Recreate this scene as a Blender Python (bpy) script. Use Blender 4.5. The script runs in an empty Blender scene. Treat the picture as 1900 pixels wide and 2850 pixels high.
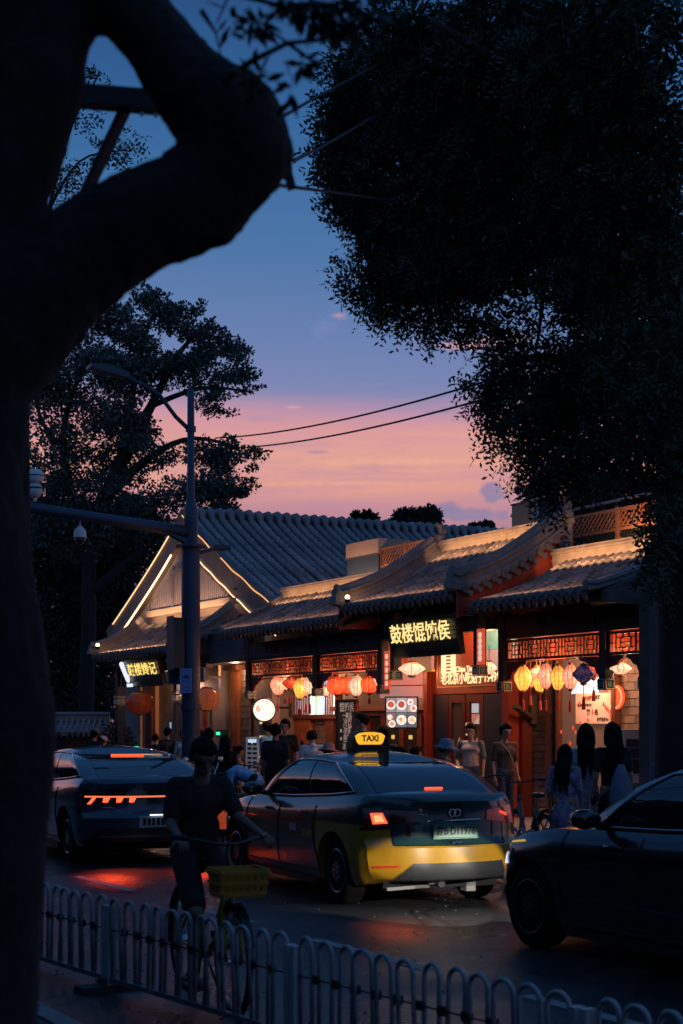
import bpy, bmesh, math, random
import numpy as np
from mathutils import Vector, Matrix, Euler
from mathutils.bvhtree import BVHTree
R = math.radians
rnd = random.Random(7)
sc = bpy.context.scene
COL = sc.collection

# ------------------------------------------------------------------ camera
H = 1.75
F = 4388.0
cam_d = bpy.data.cameras.new('camera'); cam = bpy.data.objects.new('camera', cam_d); COL.objects.link(cam)
cam.location = (0, 0, H); cam.rotation_euler = (R(90), 0, 0)
cam_d.sensor_fit = 'VERTICAL'; cam_d.sensor_height = 36.0; cam_d.sensor_width = 24.0
cam_d.lens = 36.0 * F / 2850.0
cam_d.shift_y = 590.0 / 2850.0
cam_d.clip_start = 0.1; cam_d.clip_end = 3000
cam_d.dof.use_dof = True; cam_d.dof.focus_distance = 24.0; cam_d.dof.aperture_fstop = 3.6
sc.camera = cam

# ------------------------------------------------------------------ dusk sky
w = bpy.data.worlds.new('World'); sc.world = w; w.use_nodes = True
nt = w.node_tree; nt.nodes.clear()
def wn(t, **k):
    n = nt.nodes.new(t)
    for a, b in k.items(): setattr(n, a, b)
    return n
def lin(c):
    return tuple((x / 255.0 / 12.92) if x / 255.0 <= .04045 else ((x / 255.0 + .055) / 1.055) ** 2.4 for x in c) + (1,)
def ramp_node(tree, stops, interp='LINEAR'):
    n = tree.nodes.new('ShaderNodeValToRGB'); cr = n.color_ramp; cr.interpolation = interp
    while len(cr.elements) > 1: cr.elements.remove(cr.elements[-1])
    cr.elements[0].position = stops[0][0]; cr.elements[0].color = stops[0][1]
    for p, c in stops[1:]:
        e = cr.elements.new(p); e.color = c
    return n
L_ = nt.links.new
tc = wn('ShaderNodeTexCoord'); sep = wn('ShaderNodeSeparateXYZ'); L_(tc.outputs['Generated'], sep.inputs[0])
# stretch the vertical so that cloud bands lie flat over the horizon
mp = wn('ShaderNodeMapping'); mp.inputs['Scale'].default_value = (2.2, 2.2, 26.0); mp.inputs['Rotation'].default_value = (0, R(2), 0)
L_(tc.outputs['Generated'], mp.inputs[0])
nz = wn('ShaderNodeTexNoise'); nz.inputs['Scale'].default_value = 1.35; nz.inputs['Detail'].default_value = 6; nz.inputs['Roughness'].default_value = .55
L_(mp.outputs[0], nz.inputs['Vector'])
# elevation shifted by the cloud noise
m1 = wn('ShaderNodeMath', operation='MULTIPLY_ADD'); m1.inputs[1].default_value = .026; L_(nz.outputs[0], m1.inputs[0])
m0 = wn('ShaderNodeMath', operation='SUBTRACT'); L_(sep.outputs[2], m0.inputs[0]); m0.inputs[1].default_value = .013
L_(m0.outputs[0], m1.inputs[2])
west = ramp_node(nt, [(0, lin((150, 110, 126))), (.118, lin((168, 124, 146))), (.137, lin((194, 140, 152))), (.150, lin((225, 157, 144))), (.165, lin((224, 161, 149))),
                      (.184, lin((214, 152, 156))), (.195, lin((190, 145, 170))), (.203, lin((148, 138, 176))), (.211, lin((116, 131, 178))), (.24, lin((99, 126, 176))),
                      (.262, lin((88, 122, 172))), (.287, lin((73, 115, 167))), (.33, lin((57, 107, 160))), (.375, lin((45, 93, 147))),
                      (.42, lin((36, 77, 128))), (.6, lin((40, 82, 134))), (1, lin((44, 86, 138)))])
east = ramp_node(nt, [(0, lin((86, 94, 122))), (.25, lin((76, 102, 146))), (.5, lin((58, 96, 146))), (1, lin((44, 86, 138)))])
L_(m1.outputs[0], west.inputs[0]); L_(sep.outputs[2], east.inputs[0])
# how much of the sunset side: direction towards +Y
az = wn('ShaderNodeMapRange'); az.interpolation_type = 'SMOOTHSTEP'
az.inputs[1].default_value = -.35; az.inputs[2].default_value = .75
L_(sep.outputs[1], az.inputs[0])
mixa = wn('ShaderNodeMix', data_type='RGBA'); L_(az.outputs[0], mixa.inputs[0]); L_(east.outputs[0], mixa.inputs[6]); L_(west.outputs[0], mixa.inputs[7])
# broken mauve bands inside the pink
rb_ = ramp_node(nt, [(.48, (0, 0, 0, 1)), (.66, (.62, .62, .62, 1))]); 
mpb = wn('ShaderNodeMapping'); mpb.inputs['Scale'].default_value = (6.5, 6.5, 62); mpb.inputs['Rotation'].default_value = (0, R(1.2), 0); L_(tc.outputs['Generated'], mpb.inputs[0])
nzb = wn('ShaderNodeTexNoise'); nzb.inputs['Scale'].default_value = 1.2; nzb.inputs['Detail'].default_value = 7; nzb.inputs['Roughness'].default_value = .6; nzb.inputs['Distortion'].default_value = .9; L_(mpb.outputs[0], nzb.inputs['Vector'])
L_(nzb.outputs[0], rb_.inputs[0])
bb_ = ramp_node(nt, [(.12, (0, 0, 0, 1)), (.14, (.8, .8, .8, 1)), (.18, (.9, .9, .9, 1)), (.198, (.45, .45, .45, 1)), (.21, (0, 0, 0, 1))]); L_(sep.outputs[2], bb_.inputs[0])
mb_ = wn('ShaderNodeMath', operation='MULTIPLY'); L_(rb_.outputs[0], mb_.inputs[0]); L_(bb_.outputs[0], mb_.inputs[1])
mb2 = wn('ShaderNodeMath', operation='MULTIPLY'); L_(mb_.outputs[0], mb2.inputs[0]); L_(az.outputs[0], mb2.inputs[1])
mixm = wn('ShaderNodeMix', data_type='RGBA'); L_(mb2.outputs[0], mixm.inputs[0]); L_(mixa.outputs[2], mixm.inputs[6]); mixm.inputs[7].default_value = lin((186, 138, 162))
# single clouds at their own places in the sky, ragged by noise (tan azimuth, tan elevation)
dvx = wn('ShaderNodeMath', operation='DIVIDE'); L_(sep.outputs[0], dvx.inputs[0]); L_(sep.outputs[1], dvx.inputs[1])
dvz = wn('ShaderNodeMath', operation='DIVIDE'); L_(sep.outputs[2], dvz.inputs[0]); L_(sep.outputs[1], dvz.inputs[1])
cmb = wn('ShaderNodeCombineXYZ'); L_(dvx.outputs[0], cmb.inputs[0]); L_(dvz.outputs[0], cmb.inputs[1])
nz2 = wn('ShaderNodeTexNoise'); nz2.inputs['Scale'].default_value = 120; nz2.inputs['Detail'].default_value = 7; nz2.inputs['Roughness'].default_value = .55
L_(cmb.outputs[0], nz2.inputs['Vector'])
prev = mixm.outputs[2]
def cloud(px, py, rx, ry, col, amt, ragged=1.1, soft=.5):
    global prev
    cx, cy = (px - 950) / F, (2015 - py) / F
    m_ = wn('ShaderNodeMapping'); m_.vector_type = 'TEXTURE'
    m_.inputs['Location'].default_value = (cx, cy, 0); m_.inputs['Scale'].default_value = (rx / F, ry / F, 1); L_(cmb.outputs[0], m_.inputs[0])
    ln_ = wn('ShaderNodeVectorMath', operation='LENGTH'); L_(m_.outputs[0], ln_.inputs[0])
    ad = wn('ShaderNodeMath', operation='MULTIPLY_ADD'); L_(nz2.outputs[0], ad.inputs[0]); ad.inputs[1].default_value = ragged * 2; L_(ln_.outputs[1], ad.inputs[2])
    mr = wn('ShaderNodeMapRange'); mr.interpolation_type = 'SMOOTHSTEP'; mr.inputs[1].default_value = 1 + ragged; mr.inputs[2].default_value = 1 + ragged - soft; mr.inputs[3].default_value = 0; mr.inputs[4].default_value = amt
    L_(ad.outputs[0], mr.inputs[0])
    g_ = wn('ShaderNodeMath', operation='GREATER_THAN'); L_(sep.outputs[1], g_.inputs[0]); g_.inputs[1].default_value = 0
    ml = wn('ShaderNodeMath', operation='MULTIPLY'); L_(mr.outputs[0], ml.inputs[0]); L_(g_.outputs[0], ml.inputs[1])
    mx_ = wn('ShaderNodeMix', data_type='RGBA'); L_(ml.outputs[0], mx_.inputs[0]); L_(prev, mx_.inputs[6]); mx_.inputs[7].default_value = lin(col); prev = mx_.outputs[2]
VIO = (136, 126, 164); PKC = (216, 162, 168)
for q in ((1368, 1370, 42, 34, VIO, .85, .5, .4), (1300, 1432, 150, 26, VIO, .8, .6, .6), (1240, 1415, 60, 24, VIO, .75, .5, .6), (1500, 1400, 90, 40, VIO, .6, .8, .8), (1215, 1146, 60, 8, VIO, .5, .7, .9), (880, 1258, 50, 7, VIO, .5, .7, .9), (720, 1165, 80, 14, (176, 140, 172), .5, .8, 1),
          (1320, 958, 150, 22, PKC, .75, .9, .8), (1420, 940, 80, 24, PKC, .7, .8, .8), (940, 878, 34, 18, PKC, .6, .8, 1.2), (815, 1133, 40, 6, PKC, .6, .8, .9), (900, 915, 70, 36, (128, 138, 188), .5, .8, 1.4),
          (600, 1300, 260, 60, (206, 146, 150), .4, .8, 1.4), (1120, 1285, 420, 16, (238, 174, 146), .75, .7, 1.2), (960, 1345, 320, 11, (236, 168, 142), .7, .7, 1.2), (820, 1215, 240, 14, (208, 150, 164), .6, .7, 1.2), (1250, 1210, 260, 16, (230, 164, 150), .6, .8, 1.2), (1000, 1318, 380, 9, (202, 146, 156), .6, .7, 1.2), (700, 1365, 300, 16, (196, 142, 158), .6, .8, 1.2), (1150, 1375, 320, 12, (208, 148, 152), .6, .7, 1.2), (1800, 1250, 260, 90, PKC, .4, .9, 1.4), (-500, 1150, 420, 60, PKC, .5, .9, 1.2), (2900, 1100, 500, 70, PKC, .5, .9, 1.2)): cloud(*q)
# a little of the physical twilight sky, sun on the horizon
sky = wn('ShaderNodeTexSky', sky_type='NISHITA'); sky.sun_disc = False; sky.sun_elevation = R(.5); sky.sun_rotation = R(-12)
sks = wn('ShaderNodeMix', data_type='RGBA'); sks.blend_type = 'ADD'; sks.inputs[0].default_value = .006
L_(prev, sks.inputs[6]); L_(sky.outputs[0], sks.inputs[7])
bg = wn('ShaderNodeBackground'); bg.inputs[1].default_value = 1.0; L_(sks.outputs[2], bg.inputs[0])
out = wn('ShaderNodeOutputWorld'); L_(bg.outputs[0], out.inputs[0])
# the sun is down: only a trace of warm light along the horizon
sun_d = bpy.data.lights.new('sun', 'SUN'); sun_d.energy = .02; sun_d.angle = R(20); sun_d.color = (1, .7, .55)
sun = bpy.data.objects.new('sun', sun_d); COL.objects.link(sun); sun.rotation_euler = (R(88), 0, R(168))

# ------------------------------------------------------------------ colour management
sc.view_settings.view_transform = 'Standard'; sc.view_settings.look = 'None'
sc.view_settings.exposure = 0; sc.view_settings.gamma = 1; sc.view_settings.use_curve_mapping = False
sc.render.engine = 'CYCLES'
sc.cycles.use_denoising = True
sc.cycles.max_bounces = 7; sc.cycles.diffuse_bounces = 3; sc.cycles.glossy_bounces = 3; sc.cycles.transparent_max_bounces = 6
sc.cycles.caustics_reflective = False; sc.cycles.caustics_refractive = False
sc.cycles.sample_clamp_indirect = 4.0

# ------------------------------------------------------------------ frames of reference
AL = R(28)                                     # the street runs 28 degrees left of the view
EX = (math.sin(AL), -math.cos(AL)); EY = (math.cos(AL), math.sin(AL)); F0 = (2.11, 26.5)
STH = math.atan2(EX[1], EX[0])
def S2W(x, y, z=0): return Vector((F0[0] + x * EX[0] + y * EY[0], F0[1] + x * EX[1] + y * EY[1], z))
def W2S(X, Y):
    dx, dy = X - F0[0], Y - F0[1]
    return dx * EX[0] + dy * EX[1], dx * EY[0] + dy * EY[1]
def onY(px, py, y):
    """where the sight line through a photo pixel meets the street-parallel plane y"""
    k = (px - 950) / F
    x = (k * (F0[1] + y * EY[1]) - F0[0] - y * EY[0]) / (EX[0] - k * EX[1])
    Y = F0[1] + x * EX[1] + y * EY[1]
    return x, H - (py - 2015) / F * Y
def at(px, py, Y): return Vector(((px - 950) / F * Y, Y, H - (py - 2015) / F * Y))

# ------------------------------------------------------------------ materials
MATS = {}
def M(name, col, rough=.6, metal=0.0, emit=None, es=0.0, var=0.0, vs=6.0, bump=0.0, bs=40.0, coat=0.0, spec=.5, tint=None):
    if name in MATS: return MATS[name]
    m = bpy.data.materials.new(name); m.use_nodes = True; t = m.node_tree; b = t.nodes['Principled BSDF']
    b.inputs['Base Color'].default_value = (*col, 1); b.inputs['Roughness'].default_value = rough; b.inputs['Metallic'].default_value = metal
    b.inputs['Specular IOR Level'].default_value = spec; b.inputs['Coat Weight'].default_value = coat; b.inputs['Coat Roughness'].default_value = .05
    if emit:
        b.inputs['Emission Color'].default_value = (*emit, 1); b.inputs['Emission Strength'].default_value = es
    if var or bump:
        tcx = t.nodes.new('ShaderNodeTexCoord')
        n = t.nodes.new('ShaderNodeTexNoise'); n.inputs['Scale'].default_value = vs; n.inputs['Detail'].default_value = 6; n.inputs['Roughness'].default_value = .65
        t.links.new(tcx.outputs['Object'], n.inputs['Vector'])
        if var:
            c2 = tint or col
            rp = ramp_node(t, [(.28, tuple(c * (1 - var) for c in col) + (1,)), (.72, tuple(min(1, c * (1 + var)) for c in c2) + (1,))])
            t.links.new(n.outputs[0], rp.inputs[0]); t.links.new(rp.outputs[0], b.inputs['Base Color'])
        if bump:
            n2 = t.nodes.new('ShaderNodeTexNoise'); n2.inputs['Scale'].default_value = bs; n2.inputs['Detail'].default_value = 5
            t.links.new(tcx.outputs['Object'], n2.inputs['Vector'])
            bp = t.nodes.new('ShaderNodeBump'); bp.inputs['Strength'].default_value = bump; bp.inputs['Distance'].default_value = .02
            t.links.new(n2.outputs[0], bp.inputs['Height']); t.links.new(bp.outputs[0], b.inputs['Normal'])
    MATS[name] = m
    return m
def E(name, col, s): return M(name, tuple(min(.8, c * .5) for c in col), .5, emit=col, es=s)
def lantern_mat(name, c1, c2, s, scale=9, crack=True, grad=None):
    """lit paper or silk: the colour is brighter towards the bulb inside, veined like crackled fabric"""
    if name in MATS: return MATS[name]
    m = bpy.data.materials.new(name); m.use_nodes = True; t = m.node_tree; b = t.nodes['Principled BSDF']
    tcx = t.nodes.new('ShaderNodeTexCoord')
    v = t.nodes.new('ShaderNodeTexVoronoi'); v.feature = 'DISTANCE_TO_EDGE'; v.inputs['Scale'].default_value = scale * 1.8
    n = t.nodes.new('ShaderNodeTexNoise'); n.inputs['Scale'].default_value = scale; n.inputs['Detail'].default_value = 4
    t.links.new(tcx.outputs['Object'], v.inputs['Vector']); t.links.new(tcx.outputs['Object'], n.inputs['Vector'])
    rp = ramp_node(t, [(.42, c1 + (1,)), (.68, c2 + (1,))]); t.links.new(n.outputs[0], rp.inputs[0])
    rv = ramp_node(t, [(.0, (.45, .3, .25, 1)), (.09, (1, 1, 1, 1))]); t.links.new(v.outputs['Distance'], rv.inputs[0])
    mx = t.nodes.new('ShaderNodeMix'); mx.data_type = 'RGBA'; mx.blend_type = 'MULTIPLY'; mx.inputs[0].default_value = .8 if crack else 0
    t.links.new(rp.outputs[0], mx.inputs[6]); t.links.new(rv.outputs[0], mx.inputs[7])
    t.links.new(mx.outputs[2], b.inputs['Base Color']); t.links.new(mx.outputs[2], b.inputs['Emission Color'])
    b.inputs['Emission Strength'].default_value = s; b.inputs['Roughness'].default_value = .6
    if grad:                 # the silk is brightest at the height of the bulb
        sp = t.nodes.new('ShaderNodeSeparateXYZ'); t.links.new(tcx.outputs['Object'], sp.inputs[0])
        ad = t.nodes.new('ShaderNodeMath'); ad.operation = 'ADD'; ad.inputs[1].default_value = grad * .15; t.links.new(sp.outputs[2], ad.inputs[0])
        ab = t.nodes.new('ShaderNodeMath'); ab.operation = 'ABSOLUTE'; t.links.new(ad.outputs[0], ab.inputs[0])
        mr = t.nodes.new('ShaderNodeMapRange'); mr.interpolation_type = 'SMOOTHSTEP'; mr.inputs[1].default_value = 0; mr.inputs[2].default_value = grad; mr.inputs[3].default_value = s * 1.35; mr.inputs[4].default_value = s * .42
        t.links.new(ab.outputs[0], mr.inputs[0]); t.links.new(mr.outputs[0], b.inputs['Emission Strength'])
    MATS[name] = m
    return m

# ------------------------------------------------------------------ mesh building
class MB:
    def __init__(s): s.v = []; s.f = []; s.mi = []
    def add(s, vs, fs, mi=0):
        o = len(s.v); s.v += [tuple(p) for p in vs]; s.f += [tuple(i + o for i in f) for f in fs]; s.mi += [mi] * len(fs); return s
    def box(s, c, d, rot=None, mi=0, taper=1.0):
        x, y, z = d[0] / 2, d[1] / 2, d[2] / 2
        vs = [Vector(p) for p in ((-x, -y, -z), (x, -y, -z), (x, y, -z), (-x, y, -z), (-x * taper, -y * taper, z), (x * taper, -y * taper, z), (x * taper, y * taper, z), (-x * taper, y * taper, z))]
        if rot: 
            m = Euler(rot).to_matrix(); vs = [m @ p for p in vs]
        c = Vector(c)
        return s.add([p + c for p in vs], [(0, 3, 2, 1), (4, 5, 6, 7), (0, 1, 5, 4), (1, 2, 6, 5), (2, 3, 7, 6), (3, 0, 4, 7)], mi)
    def span(s, a, b, mi=0):
        return s.box([(a[i] + b[i]) / 2 for i in range(3)], [abs(b[i] - a[i]) for i in range(3)], mi=mi)
    def bar(s, a, b, wd, hg=None, mi=0, up=(0, 0, 1)):
        a = Vector(a); b = Vector(b); d = (b - a); ln = d.length; d.normalize()
        u = Vector(up)
        if abs(d.dot(u)) > .98: u = Vector((1, 0, 0))
        r = d.cross(u).normalized(); u = r.cross(d); hg = hg or wd
        vs = []
        for p in (a, b):
            for q, t in ((-1, -1), (1, -1), (1, 1), (-1, 1)): vs.append(p + r * q * wd / 2 + u * t * hg / 2)
        return s.add(vs, [(0, 1, 2, 3), (7, 6, 5, 4), (0, 4, 5, 1), (1, 5, 6, 2), (2, 6, 7, 3), (3, 7, 4, 0)], mi)
    def tube(s, pts, rad, n=8, mi=0, cap=True, flat=1.0):
        pts = [Vector(p) for p in pts]
        if not isinstance(rad, (list, tuple)): rad = [rad] * len(pts)
        vs = []; prev = None
        for i, p in enumerate(pts):
            d = (pts[min(i + 1, len(pts) - 1)] - pts[max(i - 1, 0)]).normalized()
            if prev is None:
                u = Vector((0, 0, 1)) if abs(d.z) < .9 else Vector((1, 0, 0))
                r = d.cross(u).normalized()
            else:
                r = (prev - d * prev.dot(d)).normalized()
            prev = r; u = d.cross(r)
            for k in range(n):
                a = 2 * math.pi * k / n
                vs.append(p + (r * math.cos(a) + u * math.sin(a) * flat) * rad[i])
        fs = [(i * n + k, i * n + (k + 1) % n, (i + 1) * n + (k + 1) % n, (i + 1) * n + k) for i in range(len(pts) - 1) for k in range(n)]
        if cap:
            fs.append(tuple(range(n))[::-1]); fs.append(tuple((len(pts) - 1) * n + k for k in range(n)))
        return s.add(vs, fs, mi)
    def lathe(s, prof, c=(0, 0, 0), n=16, axis='z', mi=0, sq=1.0, gore=0.0):
        vs = []
        for (r, h) in prof:
            for k in range(n):
                a = 2 * math.pi * k / n; rr = max(r, 1e-4) * (1 - (gore if k % 2 else 0))
                p = (rr * math.cos(a), rr * math.sin(a) * sq, h)
                if axis == 'x': p = (p[2], p[0], p[1])
                elif axis == 'y': p = (p[0], p[2], p[1])
                vs.append((p[0] + c[0], p[1] + c[1], p[2] + c[2]))
        m = len(prof)
        fs = [(i * n + k, i * n + (k + 1) % n, (i + 1) * n + (k + 1) % n, (i + 1) * n + k) for i in range(m - 1) for k in range(n)]
        fs.append(tuple(range(n))[::-1]); fs.append(tuple((m - 1) * n + k for k in range(n)))
        return s.add(vs, fs, mi)
    def ell(s, c, r, n=12, m=8, mi=0, rot=None):
        vs = []; fs = []
        mt = Euler(rot).to_matrix() if rot else None
        for i in range(1, m):
            t = math.pi * i / m
            for k in range(n):
                a = 2 * math.pi * k / n
                p = Vector((r[0] * math.sin(t) * math.cos(a), r[1] * math.sin(t) * math.sin(a), -r[2] * math.cos(t)))
                if mt: p = mt @ p
                vs.append(p + Vector(c))
        for i in range(m - 2):
            for k in range(n): fs.append((i * n + k, i * n + (k + 1) % n, (i + 1) * n + (k + 1) % n, (i + 1) * n + k))
        b = Vector((0, 0, -r[2])); t_ = Vector((0, 0, r[2]))
        if mt: b = mt @ b; t_ = mt @ t_
        vs.append(b + Vector(c)); vs.append(t_ + Vector(c)); nb = len(vs) - 2
        for k in range(n):
            fs.append((nb, (k + 1) % n, k)); fs.append((nb + 1, (m - 2) * n + k, (m - 2) * n + (k + 1) % n))
        return s.add(vs, fs, mi)
    def cap(s, a, b, ra, rb, n=10, mi=0, flat=1.0):
        """tapered capsule with round ends"""
        a = Vector(a); b = Vector(b); d = (b - a)
        if d.length < 1e-5: d = Vector((0, 0, 1e-4))
        d = d.normalized(); pts = []; rad = []
        for t in (1.35, 1.0, .6, .25): pts.append(a - d * ra * math.sin(min(t, 1.57))); rad.append(max(ra * math.cos(min(t, 1.57)), .002))
        pts.append(a); rad.append(ra); pts.append(b); rad.append(rb)
        for t in (.25, .6, 1.0, 1.35): pts.append(b + d * rb * math.sin(t)); rad.append(rb * math.cos(t))
        return s.tube(pts, rad, n, mi, True, flat)
    def prism(s, poly, y0, y1, mi=0, plane='xz'):
        """extrude a polygon given in the xz (or xy, yz) plane"""
        def mk(p, t):
            return (p[0], t, p[1]) if plane == 'xz' else ((p[0], p[1], t) if plane == 'xy' else (t, p[0], p[1]))
        n = len(poly); vs = [mk(p, y0) for p in poly] + [mk(p, y1) for p in poly]
        fs = [tuple(range(n)), tuple(range(n, 2 * n))[::-1]] + [(i, i + n, (i + 1) % n + n, (i + 1) % n) for i in range(n)]
        return s.add(vs, fs, mi)
    def sweep(s, pts, sect, mi=0, up=(0, 0, 1), side=None):
        """sweep a closed 2D section (side, up) along points"""
        pts = [Vector(p) for p in pts]; vs = []; n = len(sect)
        for i, p in enumerate(pts):
            d = (pts[min(i + 1, len(pts) - 1)] - pts[max(i - 1, 0)]).normalized()
            r = Vector(side) if side else d.cross(Vector(up)).normalized(); u = r.cross(d)
            for q in sect: vs.append(p + r * q[0] + u * q[1])
        fs = [(i * n + k, i * n + (k + 1) % n, (i + 1) * n + (k + 1) % n, (i + 1) * n + k) for i in range(len(pts) - 1) for k in range(n)]
        fs.append(tuple(range(n))[::-1]); fs.append(tuple((len(pts) - 1) * n + k for k in range(n)))
        return s.add(vs, fs, mi)
    def mesh(s, name, mats, smooth=False, off=(0, 0, 0)):
        me = bpy.data.meshes.new(name)
        vs = s.v if off == (0, 0, 0) else [(p[0] - off[0], p[1] - off[1], p[2] - off[2]) for p in s.v]
        me.from_pydata(vs, [], s.f)
        if not isinstance(mats, (list, tuple)): mats = [mats]
        for m in mats: me.materials.append(m)
        if len(mats) > 1: me.polygons.foreach_set('material_index', s.mi)
        bm = bmesh.new(); bm.from_mesh(me); bmesh.ops.recalc_face_normals(bm, faces=bm.faces); bm.to_mesh(me); bm.free()
        if smooth:
            me.polygons.foreach_set('use_smooth', [True] * len(me.polygons))
            if smooth == 'auto':
                try: me.set_sharp_from_angle(angle=R(40))
                except Exception: pass
        me.update()
        return me

ORG = {}
def tag(o, label=None, cat=None, group=None, kind=None):
    if label: o['label'] = label
    if cat: o['category'] = cat
    if group: o['group'] = group
    if kind: o['kind'] = kind
    return o
def thing(name, label, cat, loc=(0, 0, 0), rotz=0.0, group=None, world=False, kind=None):
    """an Empty at the thing's base; loc in the street frame (or world)"""
    o = bpy.data.objects.new(name, None); COL.objects.link(o); o.empty_display_size = .2
    if world: o.location = loc; o.rotation_euler = (0, 0, rotz)
    else: o.location = S2W(*loc); o.rotation_euler = (0, 0, STH + rotz)
    ORG[o] = tuple(loc)
    return tag(o, label, cat, group, kind)
def part(parent, name, mb, mats, smooth=False, rel=False, kind=None, label=None):
    """a mesh part; coordinates are the street frame's unless rel (then the thing's own)"""
    top = parent
    while top.parent: top = top.parent
    off = (0, 0, 0) if rel else ORG.get(top, (0, 0, 0))
    me = mb.mesh(name, mats, smooth, off)
    o = bpy.data.objects.new(name, me); COL.objects.link(o); o.parent = parent
    return tag(o, label, None, None, kind)
def inst(parent, name, me, loc, rot=(0, 0, 0), scale=None):
    o = bpy.data.objects.new(name, me); COL.objects.link(o); o.parent = parent; o.location = loc; o.rotation_euler = rot
    if scale: o.scale = scale
    return o
def solo(name, mb, mats, label=None, cat=None, loc=(0, 0, 0), rotz=0.0, group=None, kind=None, smooth=False, world=False, rel=False):
    """a thing that is a single mesh"""
    me = mb.mesh(name, mats, smooth, (0, 0, 0) if rel else tuple(loc))
    o = bpy.data.objects.new(name, me); COL.objects.link(o)
    if world: o.location = loc; o.rotation_euler = (0, 0, rotz)
    else: o.location = S2W(*loc); o.rotation_euler = (0, 0, STH + rotz)
    ORG[o] = tuple(loc)
    return tag(o, label, cat, group, kind)
def text(parent, name, body, size, mat, loc, rot=(0, 0, 0), bold=0.0, ext=.004, align='CENTER', space=1.0, sx=1.0, shear=0.0):
    cu = bpy.data.curves.new(name, 'FONT'); cu.body = body; cu.size = size; cu.align_x = align; cu.align_y = 'CENTER'
    cu.offset = bold; cu.extrude = ext; cu.space_character = space; cu.shear = shear; cu.resolution_u = 3
    cu.materials.append(mat)
    o = bpy.data.objects.new(name, cu); COL.objects.link(o); o.parent = parent; o.location = loc; o.rotation_euler = rot
    o.scale = (sx, 1, 1)
    TEXTS.append(o)
    return o
TEXTS = []            # lettering, turned into plain meshes at the end
def lamp(name, kind, loc, energy, col, size=.1, rot=None, sizey=None, world=False, spot=None, blend=.3):
    d = bpy.data.lights.new(name, kind); d.energy = energy; d.color = col
    if kind == 'AREA':
        d.size = size
        if sizey: d.shape = 'RECTANGLE'; d.size_y = sizey
    else: d.shadow_soft_size = size
    if spot: d.spot_size = spot; d.spot_blend = blend
    o = bpy.data.objects.new(name, d); COL.objects.link(o)
    o.location = loc if world else S2W(*loc)
    if rot is not None: o.rotation_euler = rot
    return o
def aim(o, target):
    o.rotation_euler = (Vector(target) - o.location).to_track_quat('-Z', 'Y').to_euler()
ROUGH = {}
PENDING = []          # meshes finished at the end in one evaluation: (object, extra mesh or None)
def remesh(o, vox, smooth_it=0, extra=None, rough=0):
    if rough: ROUGH[o] = rough
    m = o.modifiers.new('remesh', 'REMESH'); m.mode = 'VOXEL'; m.voxel_size = vox; m.use_smooth_shade = True
    if smooth_it:
        s = o.modifiers.new('smooth', 'SMOOTH'); s.iterations = smooth_it; s.factor = .5
    PENDING.append((o, extra))
def finish():
    dg = bpy.context.evaluated_depsgraph_get()
    done = []
    for o in TEXTS:
        me = bpy.data.meshes.new_from_object(o.evaluated_get(dg), depsgraph=dg); nm = o.name.split('.')[0]
        me.name = nm; n = bpy.data.objects.new('tmp', me); COL.objects.link(n); n.parent = o.parent; n.location = o.location; n.rotation_euler = o.rotation_euler; n.scale = o.scale
        if not len(me.materials): me.materials.append(o.data.materials[0])
        done.append((o, n, nm))
    for o, n, nm in done:
        bpy.data.objects.remove(o, do_unlink=True); n.name = nm
    done = []
    for o, extra in PENDING:
        me = bpy.data.meshes.new_from_object(o.evaluated_get(dg), depsgraph=dg)
        done.append((o, me, extra))
    for o, me, extra in done:
        nm = o.data.name; mats = list(o.data.materials)
        o.modifiers.clear()
        if extra is not None:
            bm = bmesh.new(); bm.from_mesh(me); bm.from_mesh(extra); bm.to_mesh(me); bm.free()
            me.polygons.foreach_set('use_smooth', [True] * len(me.polygons))
        if o in ROUGH:
            from mathutils import noise as nz_
            for v in me.vertices:
                p = v.co; q = Vector((p.x * 3, p.y * 3, p.z * 1.4))
                v.co = p + v.normal * ROUGH[o] * (nz_.noise(q * 2.2) * 1.1 + .8 * abs(nz_.noise(Vector((p.x * 22, p.y * 22, p.z * 6)))) + .5 * nz_.noise(p * 34))
        me.materials.clear()
        for m in mats: me.materials.append(m)
        o.data = me; me.name = nm
def fast_mesh(name, V, quads, mat, smooth=False):
    me = bpy.data.meshes.new(name); n = len(V); q = len(quads)
    me.vertices.add(n); me.vertices.foreach_set('co', np.asarray(V, dtype=np.float32).ravel())
    me.loops.add(q * 4); me.loops.foreach_set('vertex_index', np.asarray(quads, dtype=np.int32).ravel())
    me.polygons.add(q); me.polygons.foreach_set('loop_start', np.arange(0, q * 4, 4, dtype=np.int32))
    me.materials.append(mat); me.update(calc_edges=True); me.validate()
    return me
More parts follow.
